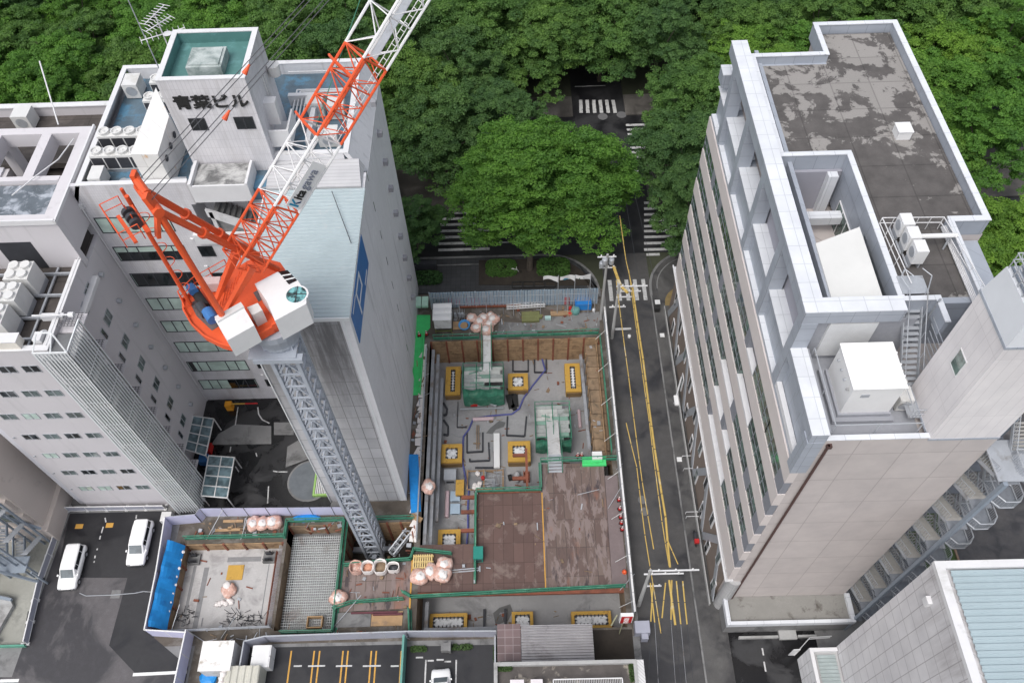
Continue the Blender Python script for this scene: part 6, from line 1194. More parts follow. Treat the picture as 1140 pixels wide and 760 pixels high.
b.add([P(.42,.42),P(.54,.42),P(.54,1.1),P(.42,1.1)],[(0,1,2,3)]); b.add([P(.54,.76),P(.74,1.1),P(.88,1.1),P(.64,.74)],[(0,3,2,1)]); obj('board_emblem', b, mat('teal_logo',(.0,.2,.35)), NB); b = MB(); b.add([P(.56,.72),P(.64,.74),P(.86,.42),P(.72,.42)],[(0,3,2,1)]); obj('board_emblem', b, mat('dark_logo',(.01,.04,.12)), NB)
# A-frame
AP = PL(166,222); s1 = 1.0
TR, TL = np.array(G(309,300,37.3)), np.array(G(287,284,37.3)); RR_, RL_ = np.array(G(258,368,37.2)), np.array(G(212,338,37.2))
b = MB(); b.tube(AP+la*s1, TR, .21, 10); b.tube(AP-la*s1, TL, .21, 10)
for s, e in ((s1,TR),(-s1,TL)):
    for u in (.33,.62): p = (AP+la*s)*(1-u)+e*u; d = (e-AP)/np.linalg.norm(e-AP); b.tube(p-d*.12,p+d*.12,.33,10)
obj('front_struts', b, m_orange, CR); b = MB(); b.tube(AP+la*s1, RR_, .2, 10); b.tube(AP-la*s1+np.array([-1.,.0,-.5]), RL_, .13, 8); b.tube(AP-la*s1-la*.7+np.array([-1.,.0,-.5]), RL_-la*.6, .1, 6)
obj('rear_struts', b, m_orange, CR)
b = MB(); a0, a1 = AP-la*s1+np.array([-.9,.0,-1.2]), RL_; n = 16
for i in range(n): p = a0+(a1-a0)*i/n; b.tube(p, p-la*.6, .04, 4); 
for i in range(1,7): 
    p = a0+(a1-a0)*i/7
    for j in range(7): an = math.pi*j/7; an2 = math.pi*(j+1)/7; w_ = la*-1; f = lambda an: p-la*.3+la*.42*math.cos(an)+az*.5*math.sin(an)-az*0; b.tube(f(an),f(an2),.03,4)
obj('frame_ladder', b, m_orange, CR)
b = MB(); b.tube(AP-la*1.3,AP+la*1.3,.3,12); b.tube(AP-la*1.2+[0,0,.8],AP+la*.5+[0,0,.8],.22,10); b.beam(AP-la*.9,AP-la*.9+[0,0,1.2],.25,.5); b.beam(AP+la*.9,AP+la*.9+[-.2,0,1.],.25,.5); b.beam(AP+az*-.9-la*1.2+[0,0,-.9],AP+az*-.9+la*1.2+[0,0,-.9],.25,.12); b.beam(AP+az*-1.7-la*1.2+[0,0,-1.1],AP+az*-1.7+la*1.2+[0,0,-1.1],.2,.12); b.beam(AP+la,AP+la*1.-az*.6+[0,0,-1.6],.4,.2); obj('frame_head', b, m_orange, CR)
b = MB(); c = AP-az*1.2-[0,0,1.1]
for i in range(4): p = c-la*1.3+la*.85*i; b.tube(p,p+[0,0,1.1],.035,4); b.tube(p-az*1.0,p-az*1.0+[0,0,1.1],.035,4)
for zz in (.55,1.1): b.path([c-la*1.3+[0,0,zz],c-la*1.3-az*1.+[0,0,zz],c+la*1.25-az*1.+[0,0,zz],c+la*1.25+[0,0,zz]],.035,4)
obj('head_railing', b, m_orange, CR); b = MB()
for s in (-.5,0,.5): b.tube(c+la*(s-.12)+[0,0,.5],c+la*(s+.12)+[0,0,.5],.33,12)
obj('sheaves', b, m_steeld, CR)
# winches, housings, cab
def rot(m_, px, py, z, L, r, d, nm): c = np.array(G(px,py,z)); b = MB(); b.tube(c-d*L/2,c+d*L/2,r,14); obj(nm, b, m_, CR)
rot(m_black,223,333,37.6,1.6,.3,la,'winch_drum'); rot(m_bluep,214,322,38.,.6,.28,la,'blue_motor'); rot(m_bluep,234,351,38.,.9,.36,la,'blue_motor'); rot(m_steeld,226,345,37.9,1.,.3,la,'winch_drum')
def housing(pp, z0, z1, m, nm, par=None): q = [G(*p, z1) for p in pp]; b = MB(); b.prism([(p[0],p[1]) for p in q][::-1], z0, z1); return obj(nm, b, m, par or CR)
H_ = housing([(239,355),(269,338),(283,362),(253,379)],37.,38.7,m_cwhite,'machinery_housing')
housing([(238.5,352.5),(268,336),(271.5,341),(242,358)],38.7,38.85,m_acw,'housing_lit_edge'); housing([(275,342),(287,337),(292,345),(281,351)],37.,38.2,m_acw,'control_box')  # thin raised strip on the housing top stands in for its lit edge
CB = housing([(283.5,316),(309,302.5),(330,310),(341,326),(341,338),(306,357),(297,335)],37.0,39.0,m_cwhite,'cab')
b = MB(); c = np.array(G(330,328,39.02)); b.lathe(tuple(c),[(.64,0),(.62,.03)],24); obj('round_window', b, glass('teal_cab_glass',(.1,.25,.26),.1,.8,3.), CB); b = MB(); b.lathe((c[0],c[1],c[2]-.005),[(.74,0),(.74,.02),(.70,.025)],24); obj('window_ring', b, m_cwhite, CB); b = MB(); b.beam(c-[.62,0,-.05],c+[.62,0,.05],.04); b.beam(c-[0,.62,-.05],c+[0,.62,.05],.04); obj('window_bars', b, m_steeld, CB)
b = MB(); q = [G(*p,39.03) for p in ((310,302.5),(320,300.5),(331,312),(321.5,316.5))]; b.add(q,[(3,2,1,0)]); obj('roof_window', b, g_dark, CB)
b = MB(); q = [G(*p,39.05) for p in ((313.3,307),(324,305.),(317.5,311.5),(328,309.))]; b.tube(q[0],q[1],.05,4); b.tube(q[2],q[3],.05,4); obj('window_bars', b, m_cwhite, CB)
b = MB(); q = [G(*p,37.3) for p in ((342,343),(303,364),(286,374))]; b.beam(q[0],q[1],.15,.5); b.beam((q[1][0],q[1][1],37.1),(q[2][0],q[2][1],37.1),.15,.6); obj('side_skirt', b, m_orange, CR)
b = MB(); rl = [G(*p,37.) for p in ((212,352),(204,335),(220,320),(255,300))]
for p, r in zip(rl, rl[1:]):
    p = np.array(p); r = np.array(r)
    for zz in (.5,1.): b.tube(p+[0,0,zz],r+[0,0,zz],.04,4)
    for u in (0,.5,1): e = p*(1-u)+r*u; b.tube(e,e+[0,0,1],.04,4)
for u in range(8): e = np.array(G(243+u*4.,346-u*6.,37.)); b.tube(e,e+[.5,.2,1.],.03,4)
obj('deck_railing', b, m_orange, CR)
b = MB(); q = np.array(G(234,312,38.)); b.box(q[0]-.6,q[0]+.6,q[1]-.3,q[1]+.3,37.2,38.); obj('electric_cabinet', b, mat('pale_pink_cabinet',(.6,.45,.43)), CR)
# luffing ropes from the head to beyond the picture
for i, (o_, e_) in enumerate(((-.9,(395,-160)),(-.5,(330,-40)),(.4,(330,-10)),(.9,(345,5)))):
    pass
TP = B5+nn*.5
for i, s in enumerate((-.9,-.5,.45,.85)):
    p = AP+la*s+[0,0,.6]; e = TP+la*s*.5; b = MB(); b.tube(p, e, .028, 4); rope = obj('luffing_rope', b, m_steeld, CR)
    if i in (1,3): mk_ = p+(e-p)*(.28 if i == 1 else .2); b = MB(); b.tube(mk_-dr*.25,mk_+dr*.3,.15,8,r2=.05); obj('rope_socket', b, m_orange, rope)
b = MB(); b.tube(tuple(PL(352,140)), tuple(PL(420,-55,-2.5)), .03, 4); obj('green_rope', b, m_gpaint, CR)
# safety bits on boom: struts sticking to the left at each joint
b = MB()
for P_ in (B2, B3-dr*1.2): c4 = C4(P_); b.beam(c4[0],c4[0]-la*.9-nn*.2,.12); b.beam(c4[2],c4[0],.14)
obj('boom_brackets', b, m_orange, CR)
# ------------------------------------------------------------------ right hand office building
m_pnk = grid('pink_beige_cladding', (.5,.457,.44), (.37,.33,.32), 3.1, 3.72, True, .035, .7, .03, ov=-1.7, dirt=.0)
m_pnkb = mat('pink_beige_band', (.58,.53,.51), .7, .04, .4); m_alu = grid('grey_aluminium_panel', (.35,.38,.43), (.24,.26,.29), 1.5, 1.25, True, .02, .4, .03); m_alul = grid('pale_aluminium_top', (.66,.68,.71), (.5,.52,.55), 1.5, 1.5, False, .025, .4, .03)
m_alud = mat('dark_grey_panel', (.22,.23,.26), .5, .08, .6); m_roof3 = patchy('worn_membrane_roof', (.1,.092,.088), (.29,.275,.26), .52, .55, .38, gu=3.05, dist=.3, ygrad=(38,56,.07))
E_ = thing('office_building', 'pink beige office block with grey metal frames and a worn flat roof', 'building', (24,40,0))
FX, FY, RX, RY = 17.85, 22.9, 28.85, 58.
b = MB(); b.box(FX,RX,FY,FY+.3,0,33.4); b.box(FX,RX,FY+.3,57.,0,32.4); b.box(RX,31.2,36.6,58.4,0,36.2) ; b.box(24.7,RX,57.,58.4,0,36.2); obj('main_wall', b, m_pnk, E_)
b = MB()
zs = [10.7+3.7*k for k in range(5)]
bands = [(7.9,10.7-.0)]+[(z+1.9,z+3.7) for z in zs]
for i, (z0, z1) in enumerate(bands):
    b.box(17.3,FX+.0,FY-.0 if i else FY,57.5,z0,z1)
obj('facade_band', b, m_pnkb, E_)
b = MB(); b.box(17.15,17.85,FY-.05,58.2,7.3,7.55); b.box(17.08,17.2,FY-.1,58.3,7.56,7.75); obj('ledge', b, m_cap, E_)
rg = RN(31)
for k, z in enumerate(zs):
    y = FY+.05; segs = []
    segs.append((y,y+1.2,'d')); y += 1.2
    while y < 57.2:
        L = rg.choice((2.4,3.6,4.8)); L = min(L, 57.4-y)
        if 31.2 < y+L/2 < 36.6: segs.append((y,y+L,'o'))
        else: segs.append((y,y+L,'g'))
        y += L
        if y < 56 and rg.random() < .55: L = rg.choice((.9,1.3)); segs.append((y,y+L,'d')); y += L
    for (a, c, t_) in segs:
        if t_ == 'd': dk = MB(); dk.box(17.33,FX,a+.01,c-.01,z+.005,z+1.895); obj('grey_panel', dk, m_alud, E_)
        elif t_ == 'g':
            gl = MB(); gl.box(17.37,FX,a+.005,c-.005,z+.005,z+1.895); w_ = obj('window', gl, g_green, E_); n = max(1,round((c-a)/1.2)); mu = MB()
            for i in range(n+1): yy = a+(c-a)*i/n; mu.box(17.345,17.368,yy-.03,yy+.03,z+.01,z+1.89)
            mu.box(17.345,17.368,a,c,z+.9,z+.94); obj('mullions', mu, m_alud, w_)
        else: op = MB(); op.box(17.3,17.75,a+.01,c-.01,z+.005,z+.25); op.box(17.8,FX,a+.01,c-.01,z+.25,z+1.845,1); obj('recess', op, [m_cap, m_alud], E_)
# lower floors with cross braces
b = MB(); b.box(17.45,FX-.001,FY+1.2,57.4,.1,7.28); obj('lower_wall', b, mat('brown_lower_wall',(.2,.16,.135),.8,.08,.5), E_)
for i in range(9):
    y = 24.+i*3.7
    for z0, z1 in ((.6,2.9),(4.3,6.6)):
        yy = y+(1.2 if z0 > 1 else 0)
        if yy+1 > 57: continue
        f = MB(); f.box(17.36,17.447,yy,yy+.95,z0,z1); w_ = obj('window', f, m_cap, E_); p = MB(); p.box(17.34,17.358,yy+.2,yy+.75,z0+.15,z1-.15); obj('pane', p, g_dark if i % 3 else g_grey, w_)
for i in range(5):
    y0 = 23.6+i*6.8; y1 = y0+6.2
    for p, q in (((17.4,y0,.3),(17.4,(y0+y1)/2,7.1)),((17.4,y1,.3),(17.4,(y0+y1)/2,7.1))): b = MB(); b.beam(p, q, .75, .1, up=(1,0,0)); obj('cross_brace', b, m_steel, E_)
b = MB(); b.tube((18.1,FY+.25,.1),(18.1,FY+.25,7.3),.62,20); obj('corner_column', b, grid('small_tile_column',(.42,.42,.42),(.3,.3,.3),.15,.3,True,.015), E_)
b = MB(); b.path([(18.6,FY-.14,.3),(18.6,FY-.14,33.)],.09,6); b.box(18.5,18.8,FY-.25,FY-.003,32.7,33.); obj('drain_pipe', b, mat('brown_pipe',(.08,.045,.04)), E_)
# top grid of frames on the street side
CY_ = [23.3,29.6,35.6,41.8,47.8,53.7]; 
b = MB(); 
for i, y in enumerate(CY_): zt = 34.1 if i == 0 else 37.9; b.box(17.31,18.34,y-.42,y+.42,29.56,zt-1.12 if i else 33.19)
for z in (29.25,): b.box(17.4,18.3,FY+.85,57.4,z,z+.29)
b.box(17.3,18.35,FY-.02,29.17,33.2,34.1); b.box(17.3,18.5,30.31,56.,36.8,37.9); b.box(17.28,23.4,29.2,30.3,36.79,37.91); b.box(18.37,24.7,56.02,57.4,33.4,34.6); b.box(17.3,18.35,56.02,57.4,33.4,34.6)
obj('street_frame', b, m_alu, E_)
b = MB(); b.box(17.27,18.52,30.31,56.,37.92,37.99); b.box(17.25,23.4,29.18,30.3,37.92,37.99); b.box(17.28,18.37,FY-.04,29.18,34.12,34.18); b.box(18.37,24.6,FY-.04,FY+.32,33.42,33.48); b.box(17.27,24.7,56.05,57.4,34.62,34.68)
for i, y in enumerate(CY_[1:]): 
    y0 = y+.42; y1 = (CY_[i+2]-.42) if i+2 < 6 else 57.3
    b.box(17.45,18.9,y0,y1,32.55,32.62); b.box(17.4,17.9,y0,y1,29.56,29.62)
obj('frame_caps', b, m_alul, E_)
b = MB(); b.box(19.3,19.6,30.3,56.,32.4,37.); b.box(18.3,18.5,30.3,56.,29.,32.5); b.box(17.5,18.9,30.3,56.,32.3,32.55); b.box(18.6,24.4,56.,56.3,32.4,36.5); b.box(17.79,17.848,FY+.9,57.3,29.55,32.29); obj('set_back_wall', b, m_alu, E_)
for i, y in enumerate(CY_[1:]): 
    for dz in (29.7,33.): win_side(E_, 19.28 if dz > 30 else 18.28, y+1.6, y+3.2, dz+.3, dz+2.1, -1, 1, gm=g_green, frm=m_cap)
f = MB(); f.box(17.8,17.9,24.0,29.1,30.3,33.); 
for i in range(5): win_side(E_, 17.85, 24.1+i*1.02, 24.95+i*1.02, 30.3, 32.9, -1, 1, gm=g_dark, frm=m_cap)
b = MB(); b.box(17.4,17.75,23.75,29.18,29.6,30.1); obj('balcony_trough', b, m_cap, E_)
b = MB(); b.box(17.25,18.3,FY-.045,FY+.83,29.,33.17); obj('corner_block', b, m_alu, E_)
# terrace with the water tank room
m_gdeck = mat('grey_terrace', (.3,.31,.34), .6, .06, .5)
b = MB(); b.quad((18.3,FY+.3,32.42),(24.6,FY+.3,32.42),(24.6,29.5,32.42),(18.3,29.5,32.42)); b.box(18.37,18.6,FY+.31,29.3,32.43,33.9); b.box(18.36,24.6,29.5,29.6,32.42,36.6); obj('terrace', b, m_gdeck, E_)
b = MB(); b.box(19.2,22.2,29.3,29.5,33.,36.55); obj('ribbed_screen', b, mat('ribbed_screen_metal',(.62,.63,.64),.5,.06,2.), E_)
b = MB(); b.path([(18.75,29.,34.4),(18.75,FY+.5,34.4),(24.,FY+.5,34.4)],.04)
for x,y in ((18.75,29),(18.75,26),(18.75,FY+.5),(21.4,FY+.5),(24,FY+.5)): b.tube((x,y,32.42),(x,y,34.4),.035)
obj('terrace_rail', b, m_steel, E_)
# roof
b = MB()
for r in ((18.9,24.7,43.4,54.2),(24.7,30.7,43.4,58.),(23.7,30.7,36.9,43.4),(23.7,28.4,30.9,36.9)): b.quad((r[0],r[2],36.85),(r[1],r[2],36.85),(r[1],r[3],36.85),(r[0],r[3],36.85))
obj('roof', b, m_roof3, E_)
b = MB(); P_ = [(18.6,43.2,24.7-.3,43.5),(18.6,43.5,18.9,54.4),(18.6,54.4,24.4,54.7),(24.4,54.4,24.7,58.2),(24.4,58.2,31.1,58.5),(30.75,36.7,31.1,58.2),(28.4,36.6,31.1,36.95),(28.35,26.5,28.65,36.6),(23.35,30.4,23.65,43.2),(23.35,30.2,25.6,30.45),(25.6,28.5,25.85,30.45)]
P_[0] = (18.6,43.2,23.65,43.5)
for x0,y0,x1,y1 in P_: b.box(x0,x1,y0,y1,36.2,37.55)
obj('parapet', b, m_alu, E_); c_ = MB()
for i,(x0,y0,x1,y1) in enumerate(P_): c_.box(x0-.05,x1+.05,y0-.05,y1+.05,37.56+.004*i,37.64+.004*i)
obj('parapet_cap', c_, m_alul, E_)
b = MB(); b.box(23.4,30.7,36.9,43.4,33,36.84); b.box(18.9,30.7,43.5,54.4,33,36.84); b.box(23.65,28.4,30.45,36.9,32.4,36.84); obj('upper_wall', b, m_alu, E_)
b = MB(); b.box(28.6,31.1,27.5,36.6,34.2,35.6); b.box(28.9,30.9,30.,36.5,35.6,35.7); obj('side_block', b, m_alu, E_)
# atrium
b = MB(); b.quad((18.6,30.3,30.2),(23.3,30.3,30.2),(23.3,43.1,30.2),(18.6,43.1,30.2)); obj('atrium_floor', b, g_dark, E_)
b = MB(); b.box(18.55,23.35,42.95,43.2,30.2,36.2); b.box(18.5,18.58,30.3,43.2,30.2,36.8); obj('atrium_wall', b, mat('atrium_grey',(.3,.3,.34),.7,.05,.5), E_)
win_side(E_, 23.33, 37.5, 41.5, 32.3, 34.6, -1, 4, gm=g_green, frm=m_cap); b = MB(); b.box(18.6,23.3,40.2,40.9,33.6,34.3); b.box(22.3,23.0,42.4,42.95,30.2,36.2); obj('atrium_beam', b, m_alul, E_)
b = MB(); q = [GX(*p, 20.) for p in ()]; sk = [(19.6,30.5,36.6),(23.2,30.5,36.6),(23.2,37.6,36.6),(20.6,37.6,36.6)]
q = [G(908,271,37.1),G(957,252.5,37.1),G(984,334,37.1),G(927,336,37.1)]; b.add([(p[0],p[1],p[2]) for p in q]+[(p[0],p[1],p[2]-.25) for p in q],[(3,2,1,0),(0,1,5,4),(1,2,6,5),(2,3,7,6),(3,0,4,7),(4,5,6,7)]); obj('skylight_roof', b, mat('cream_roof_sheet',(.64,.64,.62),.45,.04,.5), E_)
b = MB(); b.prism([(q[3][0]+.15,q[3][1]+.1),(q[2][0]-.1,q[2][1]+.1),(q[1][0]-.1,q[1][1]-.1),(q[0][0]+.15,q[0][1]-.1)], 32.4, 36.8); obj('skylight_glass', b, g_green, E_)
# lift and stair core
KX0,KX1,KY0,KY1 = 24.6,28.85,FY-.01,26.6
b = MB(); b.box(KX0,KX1,KY0,KY1,33.3,43.); obj('core_box', b, grid('white_core_panels',(.72,.69,.69),(.55,.52,.52),.62,6.,True,.012,.6,.02), E_); b = MB(); b.box(KX0-.04,KX1+.05,KY0-.03,KY1+.04,33.1,33.3); obj('base_trim', b, m_alu, E_); b = MB(); b.box(KX0-.05,KX1+.05,KY0-.05,KY1+.05,43.,43.2); obj('top_trim', b, m_alu, E_)
b = MB(); b.hexa([(KX0-.02,KY0-.02,43.2),(KX1,KY0-.02,43.2),(KX1,KY1,43.2),(KX0-.02,KY1,43.2)],[(KX0+.35,KY0+.3,45.2),(KX1-.1,KY0+.3,45.2),(KX1-.1,KY1-.1,45.2),(KX0+.35,KY1-.1,45.2)]); obj('core_cap', b, mat('pale_metal_cap',(.58,.6,.63),.4,.04,.4), E_)
win_side(E_, KX0, 24.3, 25.2, 38.2, 39.6, -1, 1, gm=g_green, frm=m_cap)
b = MB()
for i in range(14): x = KX0+.5+i*.27; b.box(x,x+.1,KY0+.4,KY1-.2,45.3,45.36)
b.box(KX0+.9,KX1-.4,KY0+.8,KY1-.6,45.36,45.7); obj('top_grating', b, mat('grating_blue_grey',(.2,.23,.27)), E_); b = MB()
for z in (45.8,46.3): b.path([(KX0+.4,KY0+.35,z),(KX0+.4,KY1-.15,z),(KX1-.15,KY1-.15,z)],.04)
for i in range(6): b.tube((KX0+.4,KY0+.4+i*.62,45.2),(KX0+.4,KY0+.4+i*.62,46.3),.035)
b.path([(26.4,27.2,46.3),(26.4,27.2,39.)],.05); b.path([(27.0,27.2,46.3),(27.0,27.2,39.)],.05)
for i in range(8):
    for j in range(6): a0 = math.pi*j/6; a1 = math.pi*(j+1)/6; b.tube((26.7+.45*math.cos(a0),27.2+.6*math.sin(a0),40.+i*.8),(26.7+.45*math.cos(a1),27.2+.6*math.sin(a1),40.+i*.8),.03,4)
obj('top_railing', b, m_steel, E_)
# low annex with flat concrete roof in front
b = MB(); b.box(17.9,29.1,20.5,FY-.003,0,2.9); obj('low_annex', b, m_concd, E_); b = MB(); b.box(17.95,29.05,20.55,FY-.01,2.9,2.93); obj('annex_roof', b, mat('annex_roof_concrete',(.24,.235,.22),.85,.12,.6,dirt=.3,dcol=(.1,.09,.08),dscale=.8), E_)
b = MB(); b.box(17.75,29.2,20.3,20.6,2.6,3.3); b.box(17.75,18.1,20.6,FY-.01,2.6,3.3); b.box(28.8,29.2,20.6,FY-.01,2.6,3.3); obj('annex_coping', b, m_alul, E_)
b = MB(); b.box(23.0,24.6,19.7,20.5,.05,.35); b.box(19.3,22.9,19.85,20.05,0,.4); b.box(24.7,26.4,19.85,20.05,0,.4); obj('entrance_step', b, m_conc, E_)
# ------------------------------------------------------------------ things on the roofs of that block
t = thing('water_tank', 'large white panelled water tank on a grey plinth on the front terrace', 'water tank', (21.,26.2,32.4)); b = MB(); b.box(19.3,23.1,24.5,28.4,32.45,32.8); b.box(19.6,22.9,24.8,28.2,32.8,33.1); obj('plinth', b, m_gdeck, t); b = MB(); b.box(19.75,22.8,24.95,28.1,33.1,36.); obj('tank_body', b, m_white, t)
b = MB(); b.box(19.65,22.9,24.85,28.2,36.,36.06)
for i in range(1,4): y = 24.85+3.35*i/4; b.box(19.62,22.93,y-.04,y+.04,36.06,36.14)
b.box(22.,22.5,27.5,27.9,36.06,36.2); obj('lid', b, mat('bright_tank_lid',(.84,.84,.83),.4,.02,.5), t); b = MB()
for i in range(4): b.tube((19.75,25.4+i*.7,35.2),(19.6,25.4+i*.7,35.2),.08,8)
b.box(20.4,20.9,24.9,24.95,35.,35.3); obj('fittings', b, m_steel, t)
for i in range(3): acbox(23.35+.05*i,28.-1.35*i,32.45,.85,1.1,1.3,'beige outdoor unit beside the white tank, %s of three' % ('farthest','middle','nearest to the parapet')[i],'outdoor units by the water tank')
for i in range(3):
    x, y, z = 25.05+.1*i, 36.-1.15*i, 36.9; t = thing('outdoor_unit','white round grilled unit in a column on the worn roof, %s of three' % ('farthest','middle','nearest')[i],'air conditioner',(x,y,z),'white units on the worn roof'); b = MB(); b.box(x-.3,x+.45,y-.5,y+.5,z+.5,z+1.7); obj('casing', b, m_white, t); b = MB(); b.tube((x-.34,y,z+1.15),(x-.29,y,z+1.15),.36,14); obj('fan_grille', b, m_steel, t); b = MB(); b.box(x-.3,x-.2,y-.4,y+.4,z,z+.5); b.box(x+.3,x+.4,y-.4,y+.4,z,z+.5); b.tube((x-.4,y-.5,z+.2),(x-.4,y+.6,z+.2),.07,6); obj('stand', b, m_steel, t)
t = thing('white_duct', 'fat white duct on short legs running across the worn roof', 'duct', (26.6,34.9,37)); b = MB(); b.tube((25.5,35.,38.),(28.3,35.1,37.9),.16,10); obj('pipe', b, m_white, t); b = MB(); b.tube((27.8,35.,37.9),(27.7,34.8,36.9),.06,6); b.tube((26.,34.9,38),(25.9,34.8,36.9),.06,6); obj('legs', b, m_steel, t)
b = MB(); 
for i in range(4): b.box(28.05+i*.08,28.11+i*.08,29.5,36.6,37.0+.04*i,37.1+.04*i)
solo('pipe_tray', b, m_cap, 'bundle of white pipes along the right edge of the worn roof', 'pipes')
b = MB(); a = G(1005,145,37.3); b.box(a[0]-.5,a[0]+.5,a[1]-.55,a[1]+.45,36.86,37.55); b.box(a[0]-.55,a[0]+.55,a[1]-.6,a[1]+.5,37.55,37.62); solo('roof_vent', b, m_white, 'small white vent box standing alone on the worn roof', 'vent')
b = MB(); Q = [(28.7,29.6),(27.9,36.6),(23.9,36.7),(24.2,31.2)]
for z in (37.5,38.): b.path([(*p,z) for p in Q],.035)
for p, r in zip(Q, Q[1:]):
    for i in range(5): u = i/5; b.tube((p[0]*(1-u)+r[0]*u,p[1]*(1-u)+r[1]*u,36.86),(p[0]*(1-u)+r[0]*u,p[1]*(1-u)+r[1]*u,38.),.03,4)
solo('roof_railing', b, m_cap, 'thin white railing round the units on the worn roof', 'railing')
t = thing('roof_stair', 'grey steel stair climbing from the tank terrace to the worn roof', 'stair', (24.,29.,32.4)); b = MB(); s_ = MB(); n = 17
for i in range(n): y = 26.2+i*.255; z = 32.7+i*.255; s_.box(23.95,24.95,y,y+.24,z,z+.05)
for x in (23.9,25.): b.beam((x,26.,32.6),(x,30.6,37.1),.06,.25); b.tube((x,26.,33.6),(x,30.6,38.1),.035,4); [b.tube((x,26.+.92*i,32.6+.9*i),(x,26.+.92*i,33.6+.9*i),.03,4) for i in range(6)]
b.path([(23.9,30.6,38.1),(23.6,31.6,38.2),(24.,32.2,38.2),(24.4,31.6,38.2)],.035,4); b.path([(25.,30.6,38.1),(25.5,31.6,38.2),(25.1,32.2,38.2)],.035,4)
obj('stringers', b, m_steel, t); obj('steps', s_, m_steel, t); b = MB(); b.box(23.8,26.3,24.4,25.9,33.2,33.26); obj('landing', b, m_steel, t); b = MB(); b.box(23.6,25.2,30.6,32.,37.7,37.75); obj('landing', b, m_steel, t); b = MB()
for z in (33.7,34.2): b.path([(23.8,25.9,z),(23.8,24.4,z),(26.4,24.4,z)],.03,4)
for i in range(12): b.tube((23.8+i*.22,24.4,33.2),(23.8+i*.22,24.4,34.2),.02,4)
for i in range(9): z = 33.+i*.45; b.tube((25.6,26.+i*.1,z),(25.6,28.+i*.2,z),.03,4)
b.box(25.55,25.65,26.,26.1,32.5,37.); b.box(25.55,25.65,29.9,30.,32.5,38.); obj('railing', b, m_steel, t)
# ------------------------------------------------------------------ outdoor fire stair at the right
t = thing('fire_stair', 'tall zigzag steel fire stair on the far side of the pink beige block', 'fire stair', (31.,24.,0))
for x, y in ((29.2,20.6),(29.3,25.1),(31.5,25.1),(31.6,22.6)): b = MB(); b.box(x-.13,x+.13,y-.13,y+.13,0,31.6); obj('post', b, m_bst, t)
m_grat = mat('grating_floor', (.2,.215,.24), .6, .2, 3.); m_tread = mat('stair_tread', (.34,.33,.31), .7, .15, 2.)
for k in range(9):
    z = 3.65*k+.1; l = MB(); pts = [(31.5,22.6),(30.3,22.6),(30.3,21.2),(30.7,20.7),(31.6,20.7),(32.,21.2),(32.,22.2),(31.5,22.6)]; l.prism(pts[:0:-1], z+1.8, z+1.86); l.box(29.0,30.3,20.75,21.4,z+1.8,z+1.86); obj('landing', l, m_grat, t)
    if k: l = MB(); l.box(29.0,31.6,24.2,25.2,z,z+.06); obj('landing', l, m_grat, t)
    for fl, (x0, x1, s0) in enumerate(((29.0,30.2,-1),(30.35,31.4,1))):
        s_ = MB(); ya = 21.4 if fl == 0 else 22.5; run = 24.2-ya; n = 10
        for i in range(n): y = ya+i*run/n; s_.box(x0+.04,x1-.04,y,y+run/n-.03,z+1.8+s0*i*.18,z+1.85+s0*i*.18,1)
        for x in (x0,x1):
            s_.beam((x,ya,z+1.8),(x,24.2,z+1.8+s0*1.8),.06,.25); s_.tube((x,ya,z+2.8),(x,24.2,z+2.8+s0*1.8),.035,4)
            for i in range(14): u = i/14; y = ya+run*u; s_.tube((x,y,z+1.8+s0*1.8*u),(x,y,z+2.8+s0*1.8*u),.02,4)
        obj('flight', s_, [m_steel, m_tread], t)
    r_ = MB()
    for p, q in zip(pts, pts[1:]):
        r_.tube((*p,z+2.9),(*q,z+2.9),.045,4); r_.tube((*p,z+2.0),(*q,z+2.0),.045,4); n = max(2,int(math.dist(p,q)/.13))
        for i in range(n): u = i/n; r_.tube((p[0]*(1-u)+q[0]*u,p[1]*(1-u)+q[1]*u,z+1.9),(p[0]*(1-u)+q[0]*u,p[1]*(1-u)+q[1]*u,z+2.9),.022,3)
    obj('railing', r_, m_steel, t)
l = MB(); l.box(28.9,33.0,20.8,23.6,31.4,31.5); obj('landing', l, m_steel, t)
# ------------------------------------------------------------------ white warehouse at the bottom right
t = thing('warehouse', 'white panel walled warehouse with pale blue corrugated roof in the bottom right corner', 'building', (33,12,0)); WX, WY, WZ = 26.8, 18.15, 25.
b = MB(); b.box(WX,46,2,WY,0,WZ-.4); obj('panel_wall', b, grid('white_panel_wall',(.6,.59,.6),(.36,.35,.36),1.08,1.5,True,.03,.7,.04,streak=.75,dcol=(.28,.26,.26),topstain=(19,25)), t)
b = MB(); b.box(WX-.05,WX+.55,2,WY+.05,WZ-.4,WZ); b.box(WX+.55,46,WY-.45,WY+.05,WZ-.4,WZ); obj('parapet', b, m_cap, t); b = MB(); b.corr(WX+.9,46,2,WY-.5,WZ-.25,.42,.1,'x'); obj('roof', b, mat('pale_blue_corrugated',(.36,.44,.47),.4,.04,.4,.1), t)
b = MB(); b.box(WX-.3,WX-.003,16.,16.55,22.3,23.); obj('wall_unit', b, m_cap, t); b = MB(); b.box(WX-.02,WX-.003,15.,15.8,0.,.01) ; b.box(WX-.25,WX-.003,9,9.2,17,18); obj('wall_bracket', b, m_cap, t)
